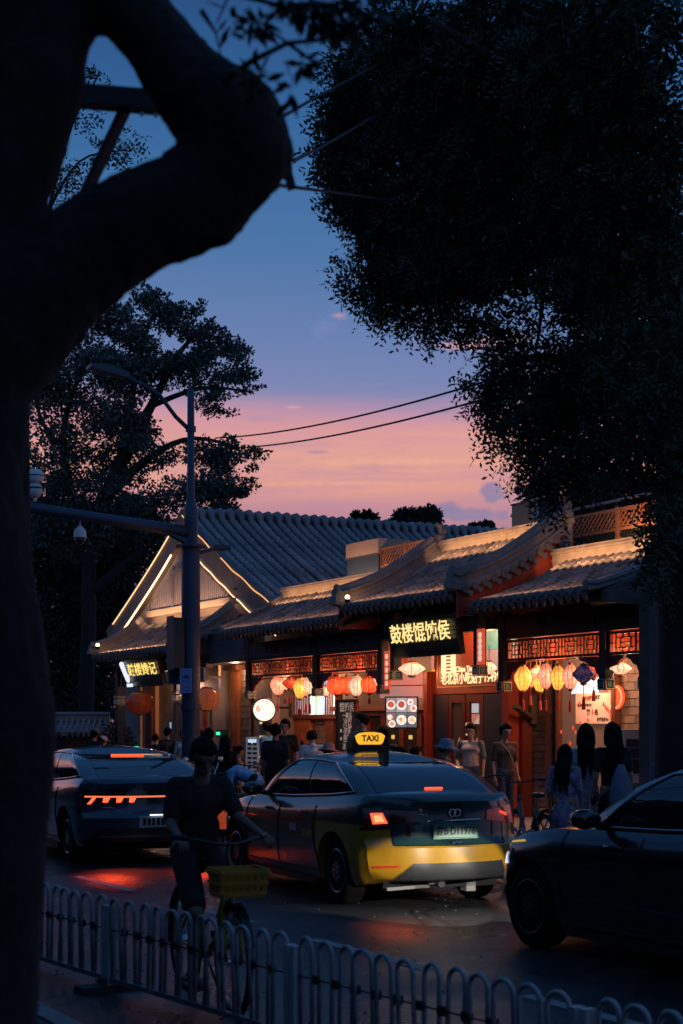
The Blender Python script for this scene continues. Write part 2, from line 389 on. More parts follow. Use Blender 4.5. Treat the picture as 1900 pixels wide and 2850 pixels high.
# ------------------------------------------------------------------ ground
def asphalt():
    m = bpy.data.materials.new('asphalt'); m.use_nodes = True; t = m.node_tree; b = t.nodes['Principled BSDF']
    tcx = t.nodes.new('ShaderNodeTexCoord')
    n = t.nodes.new('ShaderNodeTexNoise'); n.inputs['Scale'].default_value = .55; n.inputs['Detail'].default_value = 7; n.inputs['Roughness'].default_value = .6
    g = t.nodes.new('ShaderNodeTexNoise'); g.inputs['Scale'].default_value = 85; g.inputs['Detail'].default_value = 3
    v = t.nodes.new('ShaderNodeTexVoronoi'); v.inputs['Scale'].default_value = 60
    for q in (n, g, v): t.links.new(tcx.outputs['Object'], q.inputs['Vector'])
    r1 = ramp_node(t, [(.35, (.02, .021, .024, 1)), (.7, (.038, .038, .041, 1))]); t.links.new(n.outputs[0], r1.inputs[0]); t.links.new(r1.outputs[0], b.inputs['Base Color'])
    r2 = ramp_node(t, [(.36, (.2, .2, .2, 1)), (.64, (.5, .5, .5, 1))]); t.links.new(n.outputs[0], r2.inputs[0]); t.links.new(r2.outputs[0], b.inputs['Roughness'])
    a = t.nodes.new('ShaderNodeMath'); a.operation = 'ADD'; t.links.new(g.outputs[0], a.inputs[0]); t.links.new(v.outputs['Distance'], a.inputs[1])
    bp = t.nodes.new('ShaderNodeBump'); bp.inputs['Strength'].default_value = .35; bp.inputs['Distance'].default_value = .012
    t.links.new(a.outputs[0], bp.inputs['Height']); t.links.new(bp.outputs[0], b.inputs['Normal'])
    # repaired patches and a web of sealed cracks
    mp_ = t.nodes.new('ShaderNodeMapping'); mp_.inputs['Scale'].default_value = (.45, .8, 1); t.links.new(tcx.outputs['Object'], mp_.inputs[0])
    ds = t.nodes.new('ShaderNodeVectorMath'); ds.operation = 'ADD'; sc2 = t.nodes.new('ShaderNodeVectorMath'); sc2.operation = 'SCALE'; sc2.inputs['Scale'].default_value = .5
    t.links.new(n.outputs['Color'], sc2.inputs[0]); t.links.new(mp_.outputs[0], ds.inputs[0]); t.links.new(sc2.outputs[0], ds.inputs[1])
    ve = t.nodes.new('ShaderNodeTexVoronoi'); ve.feature = 'DISTANCE_TO_EDGE'; ve.inputs['Scale'].default_value = .9; t.links.new(ds.outputs[0], ve.inputs['Vector'])
    vc = t.nodes.new('ShaderNodeTexVoronoi'); vc.inputs['Scale'].default_value = .9; t.links.new(ds.outputs[0], vc.inputs['Vector'])
    rc = ramp_node(t, [(.0, (.25, .25, .25, 1)), (.018, (1, 1, 1, 1))]); t.links.new(ve.outputs['Distance'], rc.inputs[0])
    rp_ = ramp_node(t, [(.2, (.65, .65, .65, 1)), (.8, (1.25, 1.25, 1.25, 1))]); t.links.new(vc.outputs['Color'], rp_.inputs[0])
    k1 = t.nodes.new('ShaderNodeMix'); k1.data_type = 'RGBA'; k1.blend_type = 'MULTIPLY'; k1.inputs[0].default_value = 1; t.links.new(r1.outputs[0], k1.inputs[6]); t.links.new(rc.outputs[0], k1.inputs[7])
    k2 = t.nodes.new('ShaderNodeMix'); k2.data_type = 'RGBA'; k2.blend_type = 'MULTIPLY'; k2.inputs[0].default_value = 1; t.links.new(k1.outputs[2], k2.inputs[6]); t.links.new(rp_.outputs[0], k2.inputs[7])
    t.links.new(k2.outputs[2], b.inputs['Base Color'])
    b.inputs['Specular IOR Level'].default_value = .5
    return m
ASPH = asphalt()
solo('ground', MB().add([(-900, -900, -.01), (900, -900, -.01), (900, 900, -.01), (-900, 900, -.01)], [(0, 1, 2, 3)]), M('bare_earth', (.06, .055, .05), .9, var=.3, vs=.3), kind='structure', rel=True)
solo('road', MB().add([(-160, -11.5, 0), (60, -11.5, 0), (60, -2.1, 0), (-160, -2.1, 0)], [(0, 1, 2, 3)]), ASPH, kind='structure', rel=True)
# far pavement with its kerb stones
PAVE = M('pavement_slabs', (.16, .155, .15), .75, var=.3, vs=2.5, bump=.2, bs=30)
solo('sidewalk', MB().span((-160, -1.95, -.2), (60, 16, .15)), PAVE, kind='structure', rel=True)
kerb = solo('kerb', MB().span((-160, -2.1, -.2), (60, -1.955, .06)), M('kerb_granite', (.2, .2, .2), .7, var=.25, vs=9), kind='structure', rel=True)
kst = MB().box((0, 0, 0), (.985, .13, .10)).mesh('kerb_stone', M('kerb_granite', (.2, .2, .2)))
for k in range(46): inst(kerb, 'kerb_stone', kst, (-28 + k, -2.03 + rnd.uniform(-.004, .004), .11 + rnd.uniform(-.004, .004)))
# near pavement on the photographer's side
solo('near_sidewalk', MB().span((-160, -60, -.2), (60, -11.65, .1)), M('near_paving', (.07, .068, .066), .8, var=.4, vs=1.6, bump=.4, bs=22), kind='structure', rel=True)
nk = solo('near_kerb', MB().span((-160, -11.65, -.2), (60, -11.505, .05)), M('kerb_granite', (.2, .2, .2)), kind='structure', rel=True)
for k in range(40): inst(nk, 'kerb_stone', kst, (-8 + k, -11.58, .065))
# grit and scraps lying on the road
gr = MB(); rg_ = random.Random(5)
for k in range(1500):
    x = rg_.uniform(1, 19); y = rg_.choice((rg_.uniform(-10.9, -2.2), rg_.gauss(-5.6, .5), rg_.gauss(-10.4, .35))); r_ = rg_.uniform(.003, .010)
    gr.box((x, y, r_ * .4), (r_ * 2, r_ * 1.5, r_ * .8), (0, 0, rg_.uniform(0, 3)))
solo('gravel', gr, M('road_grit', (.09, .085, .075), .8, var=.5, vs=30), kind='stuff', rel=True)
# painted lane line
ln = MB()
for k in range(26): ln.add([(-40 + k * 3, -8.55, .004), (-38.2 + k * 3, -8.55, .004), (-38.2 + k * 3, -8.43, .004), (-40 + k * 3, -8.43, .004)], [(0, 1, 2, 3)])
solo('lane_marking', ln, M('worn_road_paint', (.3, .3, .28), .6, var=.5, vs=20), kind='structure', rel=True)

# ------------------------------------------------------------------ shared building materials
TILE = M('grey_roof_tile', (.155, .145, .14), .62, var=.38, vs=3.2, bump=.3, bs=25)
TILE2 = M('old_grey_tile', (.25, .258, .27), .62, var=.34, vs=1.4, bump=.4, bs=18)
PLAST = M('ridge_plaster', (.42, .37, .31), .8, var=.28, vs=3.5, bump=.35, bs=14)
RIDGE = M('ridge_grey', (.2, .19, .185), .75, var=.3, vs=6, bump=.3, bs=30)
REDW = M('red_lacquer', (.27, .035, .02), .45, var=.3, vs=5)
REDL = M('inner_red_board', (.5, .1, .045), .5, var=.45, vs=4)
DRED = M('dark_red_lacquer', (.12, .02, .014), .5, var=.3, vs=6)
BROWN = M('brown_wood', (.13, .05, .028), .5, var=.35, vs=9)
ORWOOD = M('orange_wood', (.36, .13, .05), .55, var=.3, vs=7)
DARKB = M('dark_painted_beam', (.022, .026, .035), .6, var=.4, vs=8)
BLUEP = M('blue_painted_beam', (.03, .05, .12), .6, var=.4, vs=14)
TEAL = M('teal_paint', (.03, .2, .17), .5)
CREAM = M('cream_paint', (.6, .52, .38), .6, var=.15, vs=10)
NAVY = M('navy_paint', (.018, .03, .055), .5)
BRICK = M('grey_brick', (.17, .155, .14), .85, var=.35, vs=5, bump=.4, bs=40)
MORT = M('mortar', (.1, .095, .09), .9)
GLASSD = M('shop_glass', (.03, .03, .032), .06, spec=.6)
GOLD = E('glow_gold_letter', (1.0, .74, .28), 1.2)
WARMW = (1.0, .52, .24)

def profile(pts, n=40):
    """resample a (y, z) polyline smoothly by length"""
    P = [Vector((0, p[0], p[1])) for p in pts]; out = []
    for i in range(len(P) - 1):
        p0 = P[max(i - 1, 0)]; p1 = P[i]; p2 = P[i + 1]; p3 = P[min(i + 2, len(P) - 1)]
        for k in range(8):
            t = k / 8
            out.append(.5 * ((2 * p1) + (p2 - p0) * t + (2 * p0 - 5 * p1 + 4 * p2 - p3) * t * t + (3 * p1 - p0 - 3 * p2 + p3) * t ** 3))
    out.append(P[-1])
    acc = [0]
    for i in range(1, len(out)): acc.append(acc[-1] + (out[i] - out[i - 1]).length)
    def at_s(s):
        s = min(max(s, 0), acc[-1])
        for i in range(1, len(out)):
            if s <= acc[i] + 1e-9:
                t = (s - acc[i - 1]) / max(acc[i] - acc[i - 1], 1e-6); p = out[i - 1].lerp(out[i], t); d = (out[i] - out[i - 1]).normalized()
                return p, math.atan2(d.z, d.y)
        return out[-1], 0
    return acc[-1], at_s, out

def half_tile(L=.22, r0=.064, r1=.054, n=6):
    mb = MB(); vs = []
    for (y, r, dz) in ((0, r0 * .8, 0), (0, r0, 0), (L * .12, r0, 0), (L, r1, 0)):
        for k in range(n + 1):
            a = math.pi * k / n; vs.append((r * math.cos(a), y, r * math.sin(a) + dz))
    m = n + 1
    fs = [(i * m + k, i * m + k + 1, (i + 1) * m + k + 1, (i + 1) * m + k) for i in range(3) for k in range(n)]
    fs.append(tuple(range(n, -1, -1)))
    return mb.add(vs, fs)
TILE_ME = half_tile(.235).mesh('cover_tile', TILE, False)
TILE_ME.polygons.foreach_set('use_smooth', [len(p.vertices) == 4 for p in TILE_ME.polygons])
TILE_ME2 = TILE_ME.copy(); TILE_ME2.materials[0] = M('grey_roof_tile_pale', (.23, .21, .195), .6, var=.3, vs=3.2, bump=.3, bs=25)
TILE_ME3 = TILE_ME.copy(); TILE_ME3.materials[0] = M('grey_roof_tile_mossy', (.085, .085, .07), .75, var=.4, vs=4, bump=.3, bs=25)
d = MB().lathe([(.058, -.03), (.062, -.02), (.062, 0), (.03, .0)], n=12, axis='y')
END_ME = d.mesh('tile_end', M('eave_tile', (.12, .125, .135), .6, var=.3, vs=12))
DRIP_ME = MB().prism([(-.075, .0), (.075, .0), (.068, -.05), (.035, -.095), (0, -.125), (-.035, -.095), (-.068, -.05)], -.012, .012).mesh('drip_tile', M('eave_tile', (.12, .125, .135)))

def tiled_roof(root, x0, x1, pts, pitch=.2, seed=1):
    rr = random.Random(seed); o = ORG[root]
    Ln, P, out = profile(pts)
    n = int(round((x1 - x0) / pitch)); pitch = (x1 - x0) / n
    mb = MB(); vs = []; m = 0
    xs = []
    for k in range(n * 2 + 1): xs.append((x0 + k * pitch / 2, -.055 if k % 2 else .0))
    for p in out[::2] + [out[-1]]:
        for (x, dz) in xs: vs.append((x, p.y, p.z + dz))
    m = len(xs); rows = len(vs) // m
    mb.add(vs, [(i * m + k, i * m + k + 1, (i + 1) * m + k + 1, (i + 1) * m + k) for i in range(rows - 1) for k in range(m - 1)])
    part(root, 'pan_tile', mb, TILE)
    nt_ = max(1, int(round(Ln / .215)))
    tones = (TILE_ME, TILE_ME, TILE_ME2, TILE_ME3)
    if n * nt_ > 300: nt_ = 300 // n
    st = Ln / nt_
    for k in range(n):
        x = x0 + (k + (0 if False else .5)) * pitch + pitch / 2
        x = x0 + k * pitch + pitch * .02 if False else x0 + k * pitch
        x += rr.uniform(-.006, .006)
        for j in range(nt_):
            p, a = P(j * st)
            t = inst(root, 'cover_tile', rr.choice(tones), (x - o[0], p.y - o[1], p.z - o[2] - .008 + rr.uniform(-.005, .005)), (a + R(rr.uniform(-1.5, 3)), 0, R(rr.uniform(-2.5, 2.5))), (1, st / .215, 1))
        p, a = P(0)
        inst(root, 'tile_end', END_ME, (x - o[0], p.y - o[1] - .005, p.z - o[2] + .005), (R(rr.uniform(-4, 4)), 0, 0))
        inst(root, 'drip_tile', DRIP_ME, (x + pitch / 2 - o[0], p.y - o[1] - .02, p.z - o[2] - .03), (R(18 + rr.uniform(-5, 5)), R(rr.uniform(-4, 4)), 0))
    return P, Ln, out

def verge_ridge(root, x, out, lift=.02, wd=.2, hg=.26, curl=.1, y_ext=.12, mat=None):
    """moulded ridge running down the gable edge of a roof, its lower end kicked up"""
    pts = [Vector((x, p.y, p.z + lift)) for p in out[::2]]
    a = pts[0]; pts.insert(0, Vector((x, a.y - y_ext, a.z + curl * .25))); 
    for i, p in enumerate(pts[:4]): p.z += curl * (1 - i / 4) ** 2
    w2 = wd / 2
    sect = [(-w2, -.02), (w2, -.02), (w2, hg * .22), (w2 * .7, hg * .3), (w2 * .7, hg * .5), (w2 * 1.05, hg * .56), (w2 * 1.05, hg * .68), (w2 * .6, hg * .76), (w2 * .62, hg * .9), (w2 * .3, hg), (-w2 * .3, hg), (-w2 * .62, hg * .9), (-w2 * .6, hg * .76), (-w2 * 1.05, hg * .68), (-w2 * 1.05, hg * .56), (-w2 * .7, hg * .5), (-w2 * .7, hg * .3), (-w2, hg * .22)]
    mb = MB().sweep(pts, sect, side=(1, 0, 0))
    part(root, 'verge_ridge', mb, mat or RIDGE)
def finial(root, x, y, z, s=1.0, dirx=0):
    """small curled beast at the top of a verge"""
    mb = MB()
    mb.tube([(x, y - .02, z - .1), (x, y, z), (x, y + .01, z + .12 * s), (x + .0, y - .03, z + .22 * s), (x, y - .09, z + .25 * s), (x, y - .11, z + .19 * s)], [.07 * s, .07 * s, .055 * s, .05 * s, .04 * s, .02 * s], 8)
    mb.tube([(x, y + .03, z), (x, y + .1, z + .1 * s), (x, y + .08, z + .2 * s)], [.05 * s, .035 * s, .015 * s], 6)
    mb.box((x, y, z - .07), (.17, .2, .12))
    part(root, 'finial', mb, RIDGE, 'auto')
def ridge_wall(root, x0, x1, y, z0, z1, th=.2):
    mb = MB().span((x0, y, z0), (x1, y + th, z1 - .09))
    part(root, 'parapet', mb, PLAST)
    c = MB().span((x0 - .02, y - .035, z1 - .088), (x1 + .02, y + th + .03, z1 - .045)).span((x0 - .02, y - .02, z1 - .043), (x1 + .02, y + th + .02, z1 - .0))
    part(root, 'parapet_cap', c, PLAST)
    c2 = MB().span((x0 - .01, y - .018, z0 + (z1 - z0) * .52), (x1 + .01, y - .003, z0 + (z1 - z0) * .60))
    part(root, 'string_course', c2, PLAST)
def pendant_post(root, x, y, z0=2.3, z1=3.6, wd=.15, col=None):
    o = ORG[root]
    p = part(root, 'pendant_post', MB().span((x - wd / 2, y - wd / 2, z0 + .17), (x + wd / 2, y + wd / 2, z1)), DARKB)
    q = part(p, 'post_block', MB().span((x - .09, y - .09, z0), (x + .09, y + .09, z0 + .17)), NAVY)
    f = MB(); g = MB()
    zc = z0 + .085
    for (nx, ny) in ((1, 0), (-1, 0), (0, -1)):
        c = Vector((x + nx * .092, y + ny * .092, zc)); tx = Vector((-ny, nx, 0))
        for a, b in ((-1, 0), (1, 0), (0, -1), (0, 1)):
            cc = c + tx * a * .072 + Vector((0, 0, b * .07))
            f.bar(cc - (tx * .08 if a == 0 else Vector((0, 0, .058))), cc + (tx * .08 if a == 0 else Vector((0, 0, .058))), .012, .02, up=(nx, ny, 0))
        cc = c
        g.bar(cc - tx * .038, cc + tx * .038, .008, .072, up=(0, 0, 1))
    part(p, 'block_frame', f, col or CREAM); part(p, 'block_panel', g, TEAL)
    return p
def lattice(root, x0, x1, z0, z1, y, units):
    """carved frieze of nested rectangles under the eaves beam"""
    fr = MB(); b = .03
    fr.span((x0, y - .025, z0), (x1, y + .025, z0 + .04)).span((x0, y - .025, z1 - .04), (x1, y + .025, z1)).span((x0, y - .025, z0 + .04), (x0 + .04, y + .025, z1 - .04)).span((x1 - .04, y - .025, z0 + .04), (x1, y + .025, z1 - .04))
    f = part(root, 'lattice_frame', fr, DRED)
    xa, xb, za, zb = x0 + .04, x1 - .04, z0 + .04, z1 - .04; uw = (xb - xa) / units; t = .009
    for k in range(units):
        m = MB(); u0 = xa + k * uw; 
        X = lambda u: u0 + u * uw
        Z = lambda v: za + v * (zb - za)
        def hb(u0_, u1_, v): m.span((X(u0_) + t, y - .012, Z(v) - t), (X(u1_) - t, y + .012, Z(v) + t))
        def vb(u, v0, v1): m.span((X(u) - t, y - .0135, Z(v0)), (X(u) + t, y + .0135, Z(v1)))
        if k: vb(0, 0, 1)
        vb(.17, 0, 1); vb(.83, 0, 1)
        hb(.17, .83, .22); hb(.17, .83, .78); hb(0, .17, .5); hb(.83, 1, .5)
        vb(.33, .22, .78); vb(.67, .22, .78); hb(.33, .67, .5)
        for u in (.39, .61): vb(u, .78, 1); vb(u, 0, .22)
        part(f, 'lattice_unit', m, BROWN)
    return f
def spandrel(root, x, s, y, z1, wd=.55, hg=.3):
    """pierced bracket in the corner below the frieze"""
    poly = [(x, z1), (x + s * wd, z1), (x + s * wd * .95, z1 - .05), (x + s * wd * .7, z1 - .08), (x + s * wd * .55, z1 - .14), (x + s * wd * .3, z1 - .17), (x + s * wd * .2, z1 - .26), (x + s * .03, z1 - hg), (x, z1 - hg)]
    part(root, 'spandrel', MB().prism(poly, y - .02, y + .02), DRED)
def rafters(root, x0, x1, y0, y1, z0, z1, n):
    o = ORG[root]
    me = MB().bar((0, y0, z0), (0, y1, z1), .075, .075).mesh('rafter', M('green_rafter', (.03, .06, .045), .6))
    for k in range(n): inst(root, 'rafter', me, (x0 + (k + .5) * (x1 - x0) / n - o[0], -o[1], -o[2]))
def bricks(root, x0, x1, y, z0, z1, bw=.3, bh=.13, depth=.02, mat=None, seed=3, axis='x', name='brick'):
    """courses of grey brick standing proud of a mortar bed (street-facing: axis x)"""
    rr = random.Random(seed); o = ORG[root]
    pal = [M('grey_brick_%s' % k, c, .85, var=.25, vs=7, bump=.35, bs=40) for k, c in (('warm', (.185, .155, .13)), ('mid', (.15, .135, .125)), ('dark', (.10, .092, .09)))] if mat is None else [mat]
    mes = [MB().box((0, 0, 0), (bw - .012, depth * 2, bh - .012) if axis == 'x' else (depth * 2, bw - .012, bh - .012)).mesh(name, q) for q in pal]
    rows = int((z1 - z0) / bh); cols = max(1, int(round((x1 - x0) / bw))); sx = (x1 - x0) / (cols * bw)
    cnt = 0
    for j in range(rows):
        for i in range(cols + (j % 2)):
            a = x0 + (i - .5 * (j % 2)) * bw * sx; b = a + bw * sx; a = max(a, x0); b = min(b, x1)
            if b - a < .04: continue
            if cnt >= 300: return
            cnt += 1
            c = (a + b) / 2; z = z0 + (j + .5) * bh; dd = rr.uniform(-.004, .004)
            loc = (c - o[0], y + dd - o[1], z - o[2]) if axis == 'x' else (y + dd - o[0], c - o[1], z - o[2])
            sc_ = ((b - a) / bw, 1, 1) if axis == 'x' else (1, (b - a) / bw, 1)
            inst(root, name, mes[0 if rr.random() < .45 else (1 if rr.random() < .7 else len(mes) - 1)] if len(mes) > 1 else mes[0], loc, (0, 0, 0), sc_)
def led(root, pts, r, col, s, name='led_strip'):
    return part(root, name, MB().tube(pts, r, 6), E('led_%d_%d' % (int(s * 10), int(col[2] * 100)), col, s), True)
def eave_light(x0, x1, y, z, e, rotx=62, col=(1.0, .5, .24)):
    """LED wash light lying along the eaves, shining up the roof"""
    o = lamp('eave_wash', 'AREA', ((x0 + x1) / 2, y, z), e, col, size=(x1 - x0), sizey=.05)
    o.rotation_euler = (Euler((0, 0, STH)).to_matrix() @ Euler((R(rotx), 0, 0)).to_matrix()).to_euler()
    return o

# ------------------------------------------------------------------ B: low shop left of the gate, with lanterns
BX0, BX1 = -8.75, -2.95
lowshop = thing('tiled_shop', 'low grey tiled shopfront with twin carved friezes and lanterns, left of the glowing gate sign', 'shop', (-5.8, .9, 0), group='tiled shopfronts along the street')
ob = [(-.8, 3.69), (-.25, 3.90), (.3, 4.17), (.82, 4.47)]
PB, LB, outB = tiled_roof(lowshop, BX0, BX1, ob, seed=2)
ridge_wall(lowshop, BX0 - .1, BX1, .82, 4.3, 4.74)
verge_ridge(lowshop, BX0 - .06, outB, hg=.1, wd=.16, curl=.0)
soff = MB().add([(BX0, -.72, 3.60), (BX1, -.72, 3.60), (BX1, .85, 4.3), (BX0, .85, 4.3), (BX0, -.72, 3.56), (BX1, -.72, 3.56), (BX1, .85, 4.2), (BX0, .85, 4.2)], [(0, 1, 2, 3), (4, 5, 6, 7), (0, 1, 5, 4)])
part(lowshop, 'eave_soffit', soff, DARKB)
rafters(lowshop, BX0, BX1, -.76, .1, 3.56, 3.82, 26)
part(lowshop, 'eave_beam', MB().span((BX0, -.06, 3.12), (BX1, .1, 3.5)), DARKB)
pn = MB()
for (a, b) in ((-8.6, -5.7), (-5.35, -2.95)): pn.span((a, -.085, 3.17), (b, -.062, 3.44))
part(lowshop, 'beam_panel', pn, BLUEP)
ro = MB()
for c in (-7.1, -4.2):
    for r in (.30, .24): ro.tube([(c + r * math.cos(a * math.pi / 12), -.1, 3.42 + r * .75 * math.sin(a * math.pi / 12)) for a in range(12, 25)], .012, 6)
    for dx in (-.5, .5): ro.tube([(c + dx + .1 * math.cos(a * math.pi / 8), -.1, 3.3 + .1 * math.sin(a * math.pi / 8)) for a in range(0, 17)], .01, 6)
part(lowshop, 'painted_medallion', ro, M('faded_paint', (.1, .11, .16), .6))
for x in (-8.72, -5.5, -2.86): pendant_post(lowshop, x, 0)
lattice(lowshop, -8.62, -5.6, 2.76, 3.1, 0, 6); lattice(lowshop, -5.4, -2.96, 2.76, 3.1, 0, 5)
for (x, s) in ((-8.62, 1), (-5.6, -1), (-5.4, 1), (-2.96, -1)): spandrel(lowshop, x, s, 0, 2.755)
part(lowshop, 'inner_fascia', MB().span((BX0, .5, 2.78), (BX1, .56, 3.3)), REDL)
part(lowshop, 'porch_ceiling', MB().span((BX0, .1, 3.3), (BX1, 1.6, 3.36)), REDW)
part(lowshop, 'wall', MB().span((-10.2, 1.5, .15), (BX1, 1.7, 4.25)), MORT)
bricks(lowshop, -10.1, -9.55, 1.49, .2, 3.3, .28, .14, seed=5)
bricks(lowshop, -8.5, -7.95, 1.49, .2, 3.3, .28, .14, seed=6)
# door leaves and fluted posts between the piers
for (xa, xb, zt, mat_) in ((-9.5, -8.62, 2.9, ORWOOD), (-7.9, -7.5, 2.95, BROWN)):
    d_ = part(lowshop, 'door', MB().span((xa, 1.42, .15), (xb, 1.5, zt)), mat_)
    n_ = int((xb - xa) / .085)
    for k in range(n_): part(d_, 'plank', MB().span((xa + .01 + k * (xb - xa) / n_, 1.395, .2), (xa - .01 + (k + 1) * (xb - xa) / n_, 1.418, zt - .06)), mat_)
# lit poster window above the counter
xa = onY(806, 1950, 1.4)[0]; xb = onY(935, 1950, 1.4)[0]; za = onY(868, 1989, 1.4)[1]; zb = onY(868, 1915, 1.4)[1]
wf = part(lowshop, 'window_frame', MB().span((xa - .1, 1.36, za - .09), (xb + .1, 1.46, za)).span((xa - .1, 1.36, zb), (xb + .1, 1.46, zb + .09)).span((xa - .1, 1.36, za), (xa, 1.46, zb)).span((xb, 1.36, za), (xb + .1, 1.46, zb)), BROWN)
cols = [((.75, .9, 1), .10), ((.25, .5, 1), .08), ((.9, .95, 1), .17), ((.95, .85, .85), .2), ((.35, .8, .45), .06), ((.85, .9, .8), .12), ((.3, .55, 1), .05), ((.9, .95, 1), .22)]
acc = 0; tot = sum(c[1] for c in cols)
for i, (c, wd_) in enumerate(cols):
    x_a = xa + acc / tot * (xb - xa); acc += wd_; x_b = xa + acc / tot * (xb - xa)
    pm = part(wf, 'lit_poster', MB().span((x_a, 1.40, za), (x_b - .012, 1.43, zb)), lantern_mat('poster_%d' % i, tuple(min(1, q * 1.05) for q in c), tuple(q * .72 for q in c), 1.25, 2.5, crack=False))
cn = part(lowshop, 'counter', MB().span((-7.5, 1.2, .15), (-3.2, 1.5, .25)).span((-7.45, 1.3, 2.02), (-3.25, 1.5, 2.12)), BROWN)
for k in range(6):
    x_ = -7.4 + k * .7
    dd = part(lowshop, 'shop_door', MB().span((x_, 1.40, .25), (x_ + .07, 1.49, 2.02)).span((x_ + .61, 1.40, .25), (x_ + .68, 1.49, 2.02)).span((x_ + .07, 1.40, 1.0), (x_ + .61, 1.49, 1.08)).span((x_ + .07, 1.40, 1.92), (x_ + .61, 1.49, 2.02)).span((x_ + .07, 1.42, .25), (x_ + .61, 1.48, 1.0)), DRED)
    part(dd, 'pane', MB().span((x_ + .075, 1.455, 1.085), (x_ + .605, 1.465, 1.915)), GLASSD)
    if k in (1, 3, 4): part(dd, 'price_card', MB().span((x_ + .2, 1.448, 1.45), (x_ + .34, 1.453, 1.53)), E('card_yellow', (1, .8, .2), .5))

# ------------------------------------------------------------------ C: the gate shop with the big sign
CX0, CX1 = -3.05, .92
gate = thing('tiled_shop', 'taller grey tiled gate shop carrying the big glowing sign, with thick curved verges', 'shop', (-1.0, .9, 0), group='tiled shopfronts along the street')
oc = [(-.8, 3.87), (0, 4.17), (.6, 4.49), (1.3, 4.95)]
PC, LC, outC = tiled_roof(gate, CX0 + .08, CX1 - .04, oc, seed=4)
for x in (CX0, CX1): verge_ridge(gate, x, outC, hg=.36, wd=.24, curl=.05, y_ext=.16)
for x in (CX0, CX1): finial(gate, x, 1.36, 5.32, .85)
ridge_wall(gate, CX0, CX1, 1.3, 4.8, 5.2)
soff = MB().add([(CX0, -.72, 3.78), (CX1, -.72, 3.78), (CX1, 1.35, 4.72), (CX0, 1.35, 4.72), (CX0, -.72, 3.73), (CX1, -.72, 3.73), (CX1, 1.35, 4.6), (CX0, 1.35, 4.6)], [(0, 1, 2, 3), (4, 5, 6, 7), (0, 1, 5, 4)])
part(gate, 'eave_soffit', soff, DARKB)
rafters(gate, CX0, CX1, -.76, .1, 3.74, 4.02, 18)
# red gable boards under the verges and the discs of the hanging tiles
for (x, s) in ((CX0 - .05, -1), (CX1 + .05, 1)):
    vs = []
    for p in outC[::2]: vs += [(x, p.y, p.z + .0), (x, p.y, p.z - .42), (x - s * .04, p.y, p.z - .42), (x - s * .04, p.y, p.z)]
    n = len(vs) // 4; mb = MB().add(vs, [(i * 4 + k, i * 4 + (k + 1) % 4, (i + 1) * 4 + (k + 1) % 4, (i + 1) * 4 + k) for i in range(n - 1) for k in range(4)] + [(0, 1, 2, 3), (4 * n - 4, 4 * n - 3, 4 * n - 2, 4 * n - 1)])
    part(gate, 'gable_board', mb, REDW)
    tri = MB().prism([(-.7, 3.5), (-.7, 3.6), (1.3, 4.6), (1.5, 4.6), (1.5, 3.5)], x - s * .06, x - s * .01, plane='yz'); part(gate, 'gable_wall', tri, REDW)
    ce = MB().lathe([(.055, -.05), (.06, -.04), (.06, .05), (.03, .05)], n=12, axis='x').mesh('tile_end', M('eave_tile', (.12, .125, .135)))
    dm = MB().prism([(-.07, .0), (.07, .0), (.06, -.05), (.03, -.09), (0, -.11), (-.03, -.09), (-.06, -.05)], -.012, .012, plane='yz').mesh('drip_tile', M('eave_tile', (.12, .125, .135)))
    Ln, P, _ = profile(oc)
    for k in range(int(Ln / .2)):
        p, a = P(.1 + k * .2); o = ORG[gate]
        inst(gate, 'tile_end', ce, (x + s * .05 - o[0], p.y - o[1], p.z + .0 - o[2]))
        inst(gate, 'drip_tile', dm, (x + s * .05 - o[0], p.y + .1 - o[1], p.z - .0 - o[2]), (0, s * R(-12), 0))
part(gate, 'eave_beam', MB().span((CX0 + .2, -.06, 3.3), (CX1 - .0, .1, 3.7)), DARKB)
xl_, zl_ = onY(1101, 1893, -.45); xr_, zr_ = onY(1335, 1881, -.45)
pendant_post(gate, xl_, -.45, zl_, 3.7, col=M('gold_paint', (.55, .4, .1), .5)); pendant_post(gate, xr_, -.45, zr_, 3.7)
pendant_post(gate, 1.12, 0, 2.27, 3.7)
# couplet strips: red boards with pale roundels
for (pxc, yy, pt_, pb_) in ((1076, -.14, 1812, 1918), (1336, -.62, 1750, 1850)):
    xx, z1_ = onY(pxc, pt_, yy); z0_ = onY(pxc, pb_, yy)[1]; 
    cb = part(gate, 'couplet_board', MB().span((xx - .1, yy, z0_), (xx + .1, yy + .03, z1_)), E('lit_red_board', (1, .12, .05), .55))
    for k in range(5):
        part(cb, 'roundel', MB().lathe([(.05, -.006), (.05, .006)], c=(xx, yy - .004, z0_ + .1 + k * (z1_ - z0_ - .2) / 4), n=10, axis='y'), E('lit_cream', (1, .65, .45), .75))
# inner wall with the red lit panel, doors under it
wy = 1.0
part(gate, 'wall', MB().span((CX0, wy + .1, .15), (onY(1440, 1900, wy)[0], wy + .3, 4.3)), DRED)
part(gate, 'upper_wall', MB().span((onY(1440, 1900, wy)[0] + .003, wy + .1, 3.3), (CX1 + .3, wy + .3, 4.3)), DRED)
part(gate, 'porch_ceiling', MB().span((CX0, .1, 3.62), (CX1 + .2, wy + .1, 3.68)), REDW)
pxa = onY(1203, 1850, wy)[0]; pxb = onY(1412, 1850, wy)[0]; pza = onY(1300, 1930, wy)[1]
part(gate, 'sign_panel', MB().span((pxa, wy, pza), (pxb, wy + .1, 3.6)), M('panel_red_brown', (.3, .07, .035), .35, var=.15, vs=4))
tr = MB()
ba = onY(1217, 1850, wy)[0]; bb = onY(1402, 1850, wy)[0]; bz = onY(1300, 1911, wy)[1]
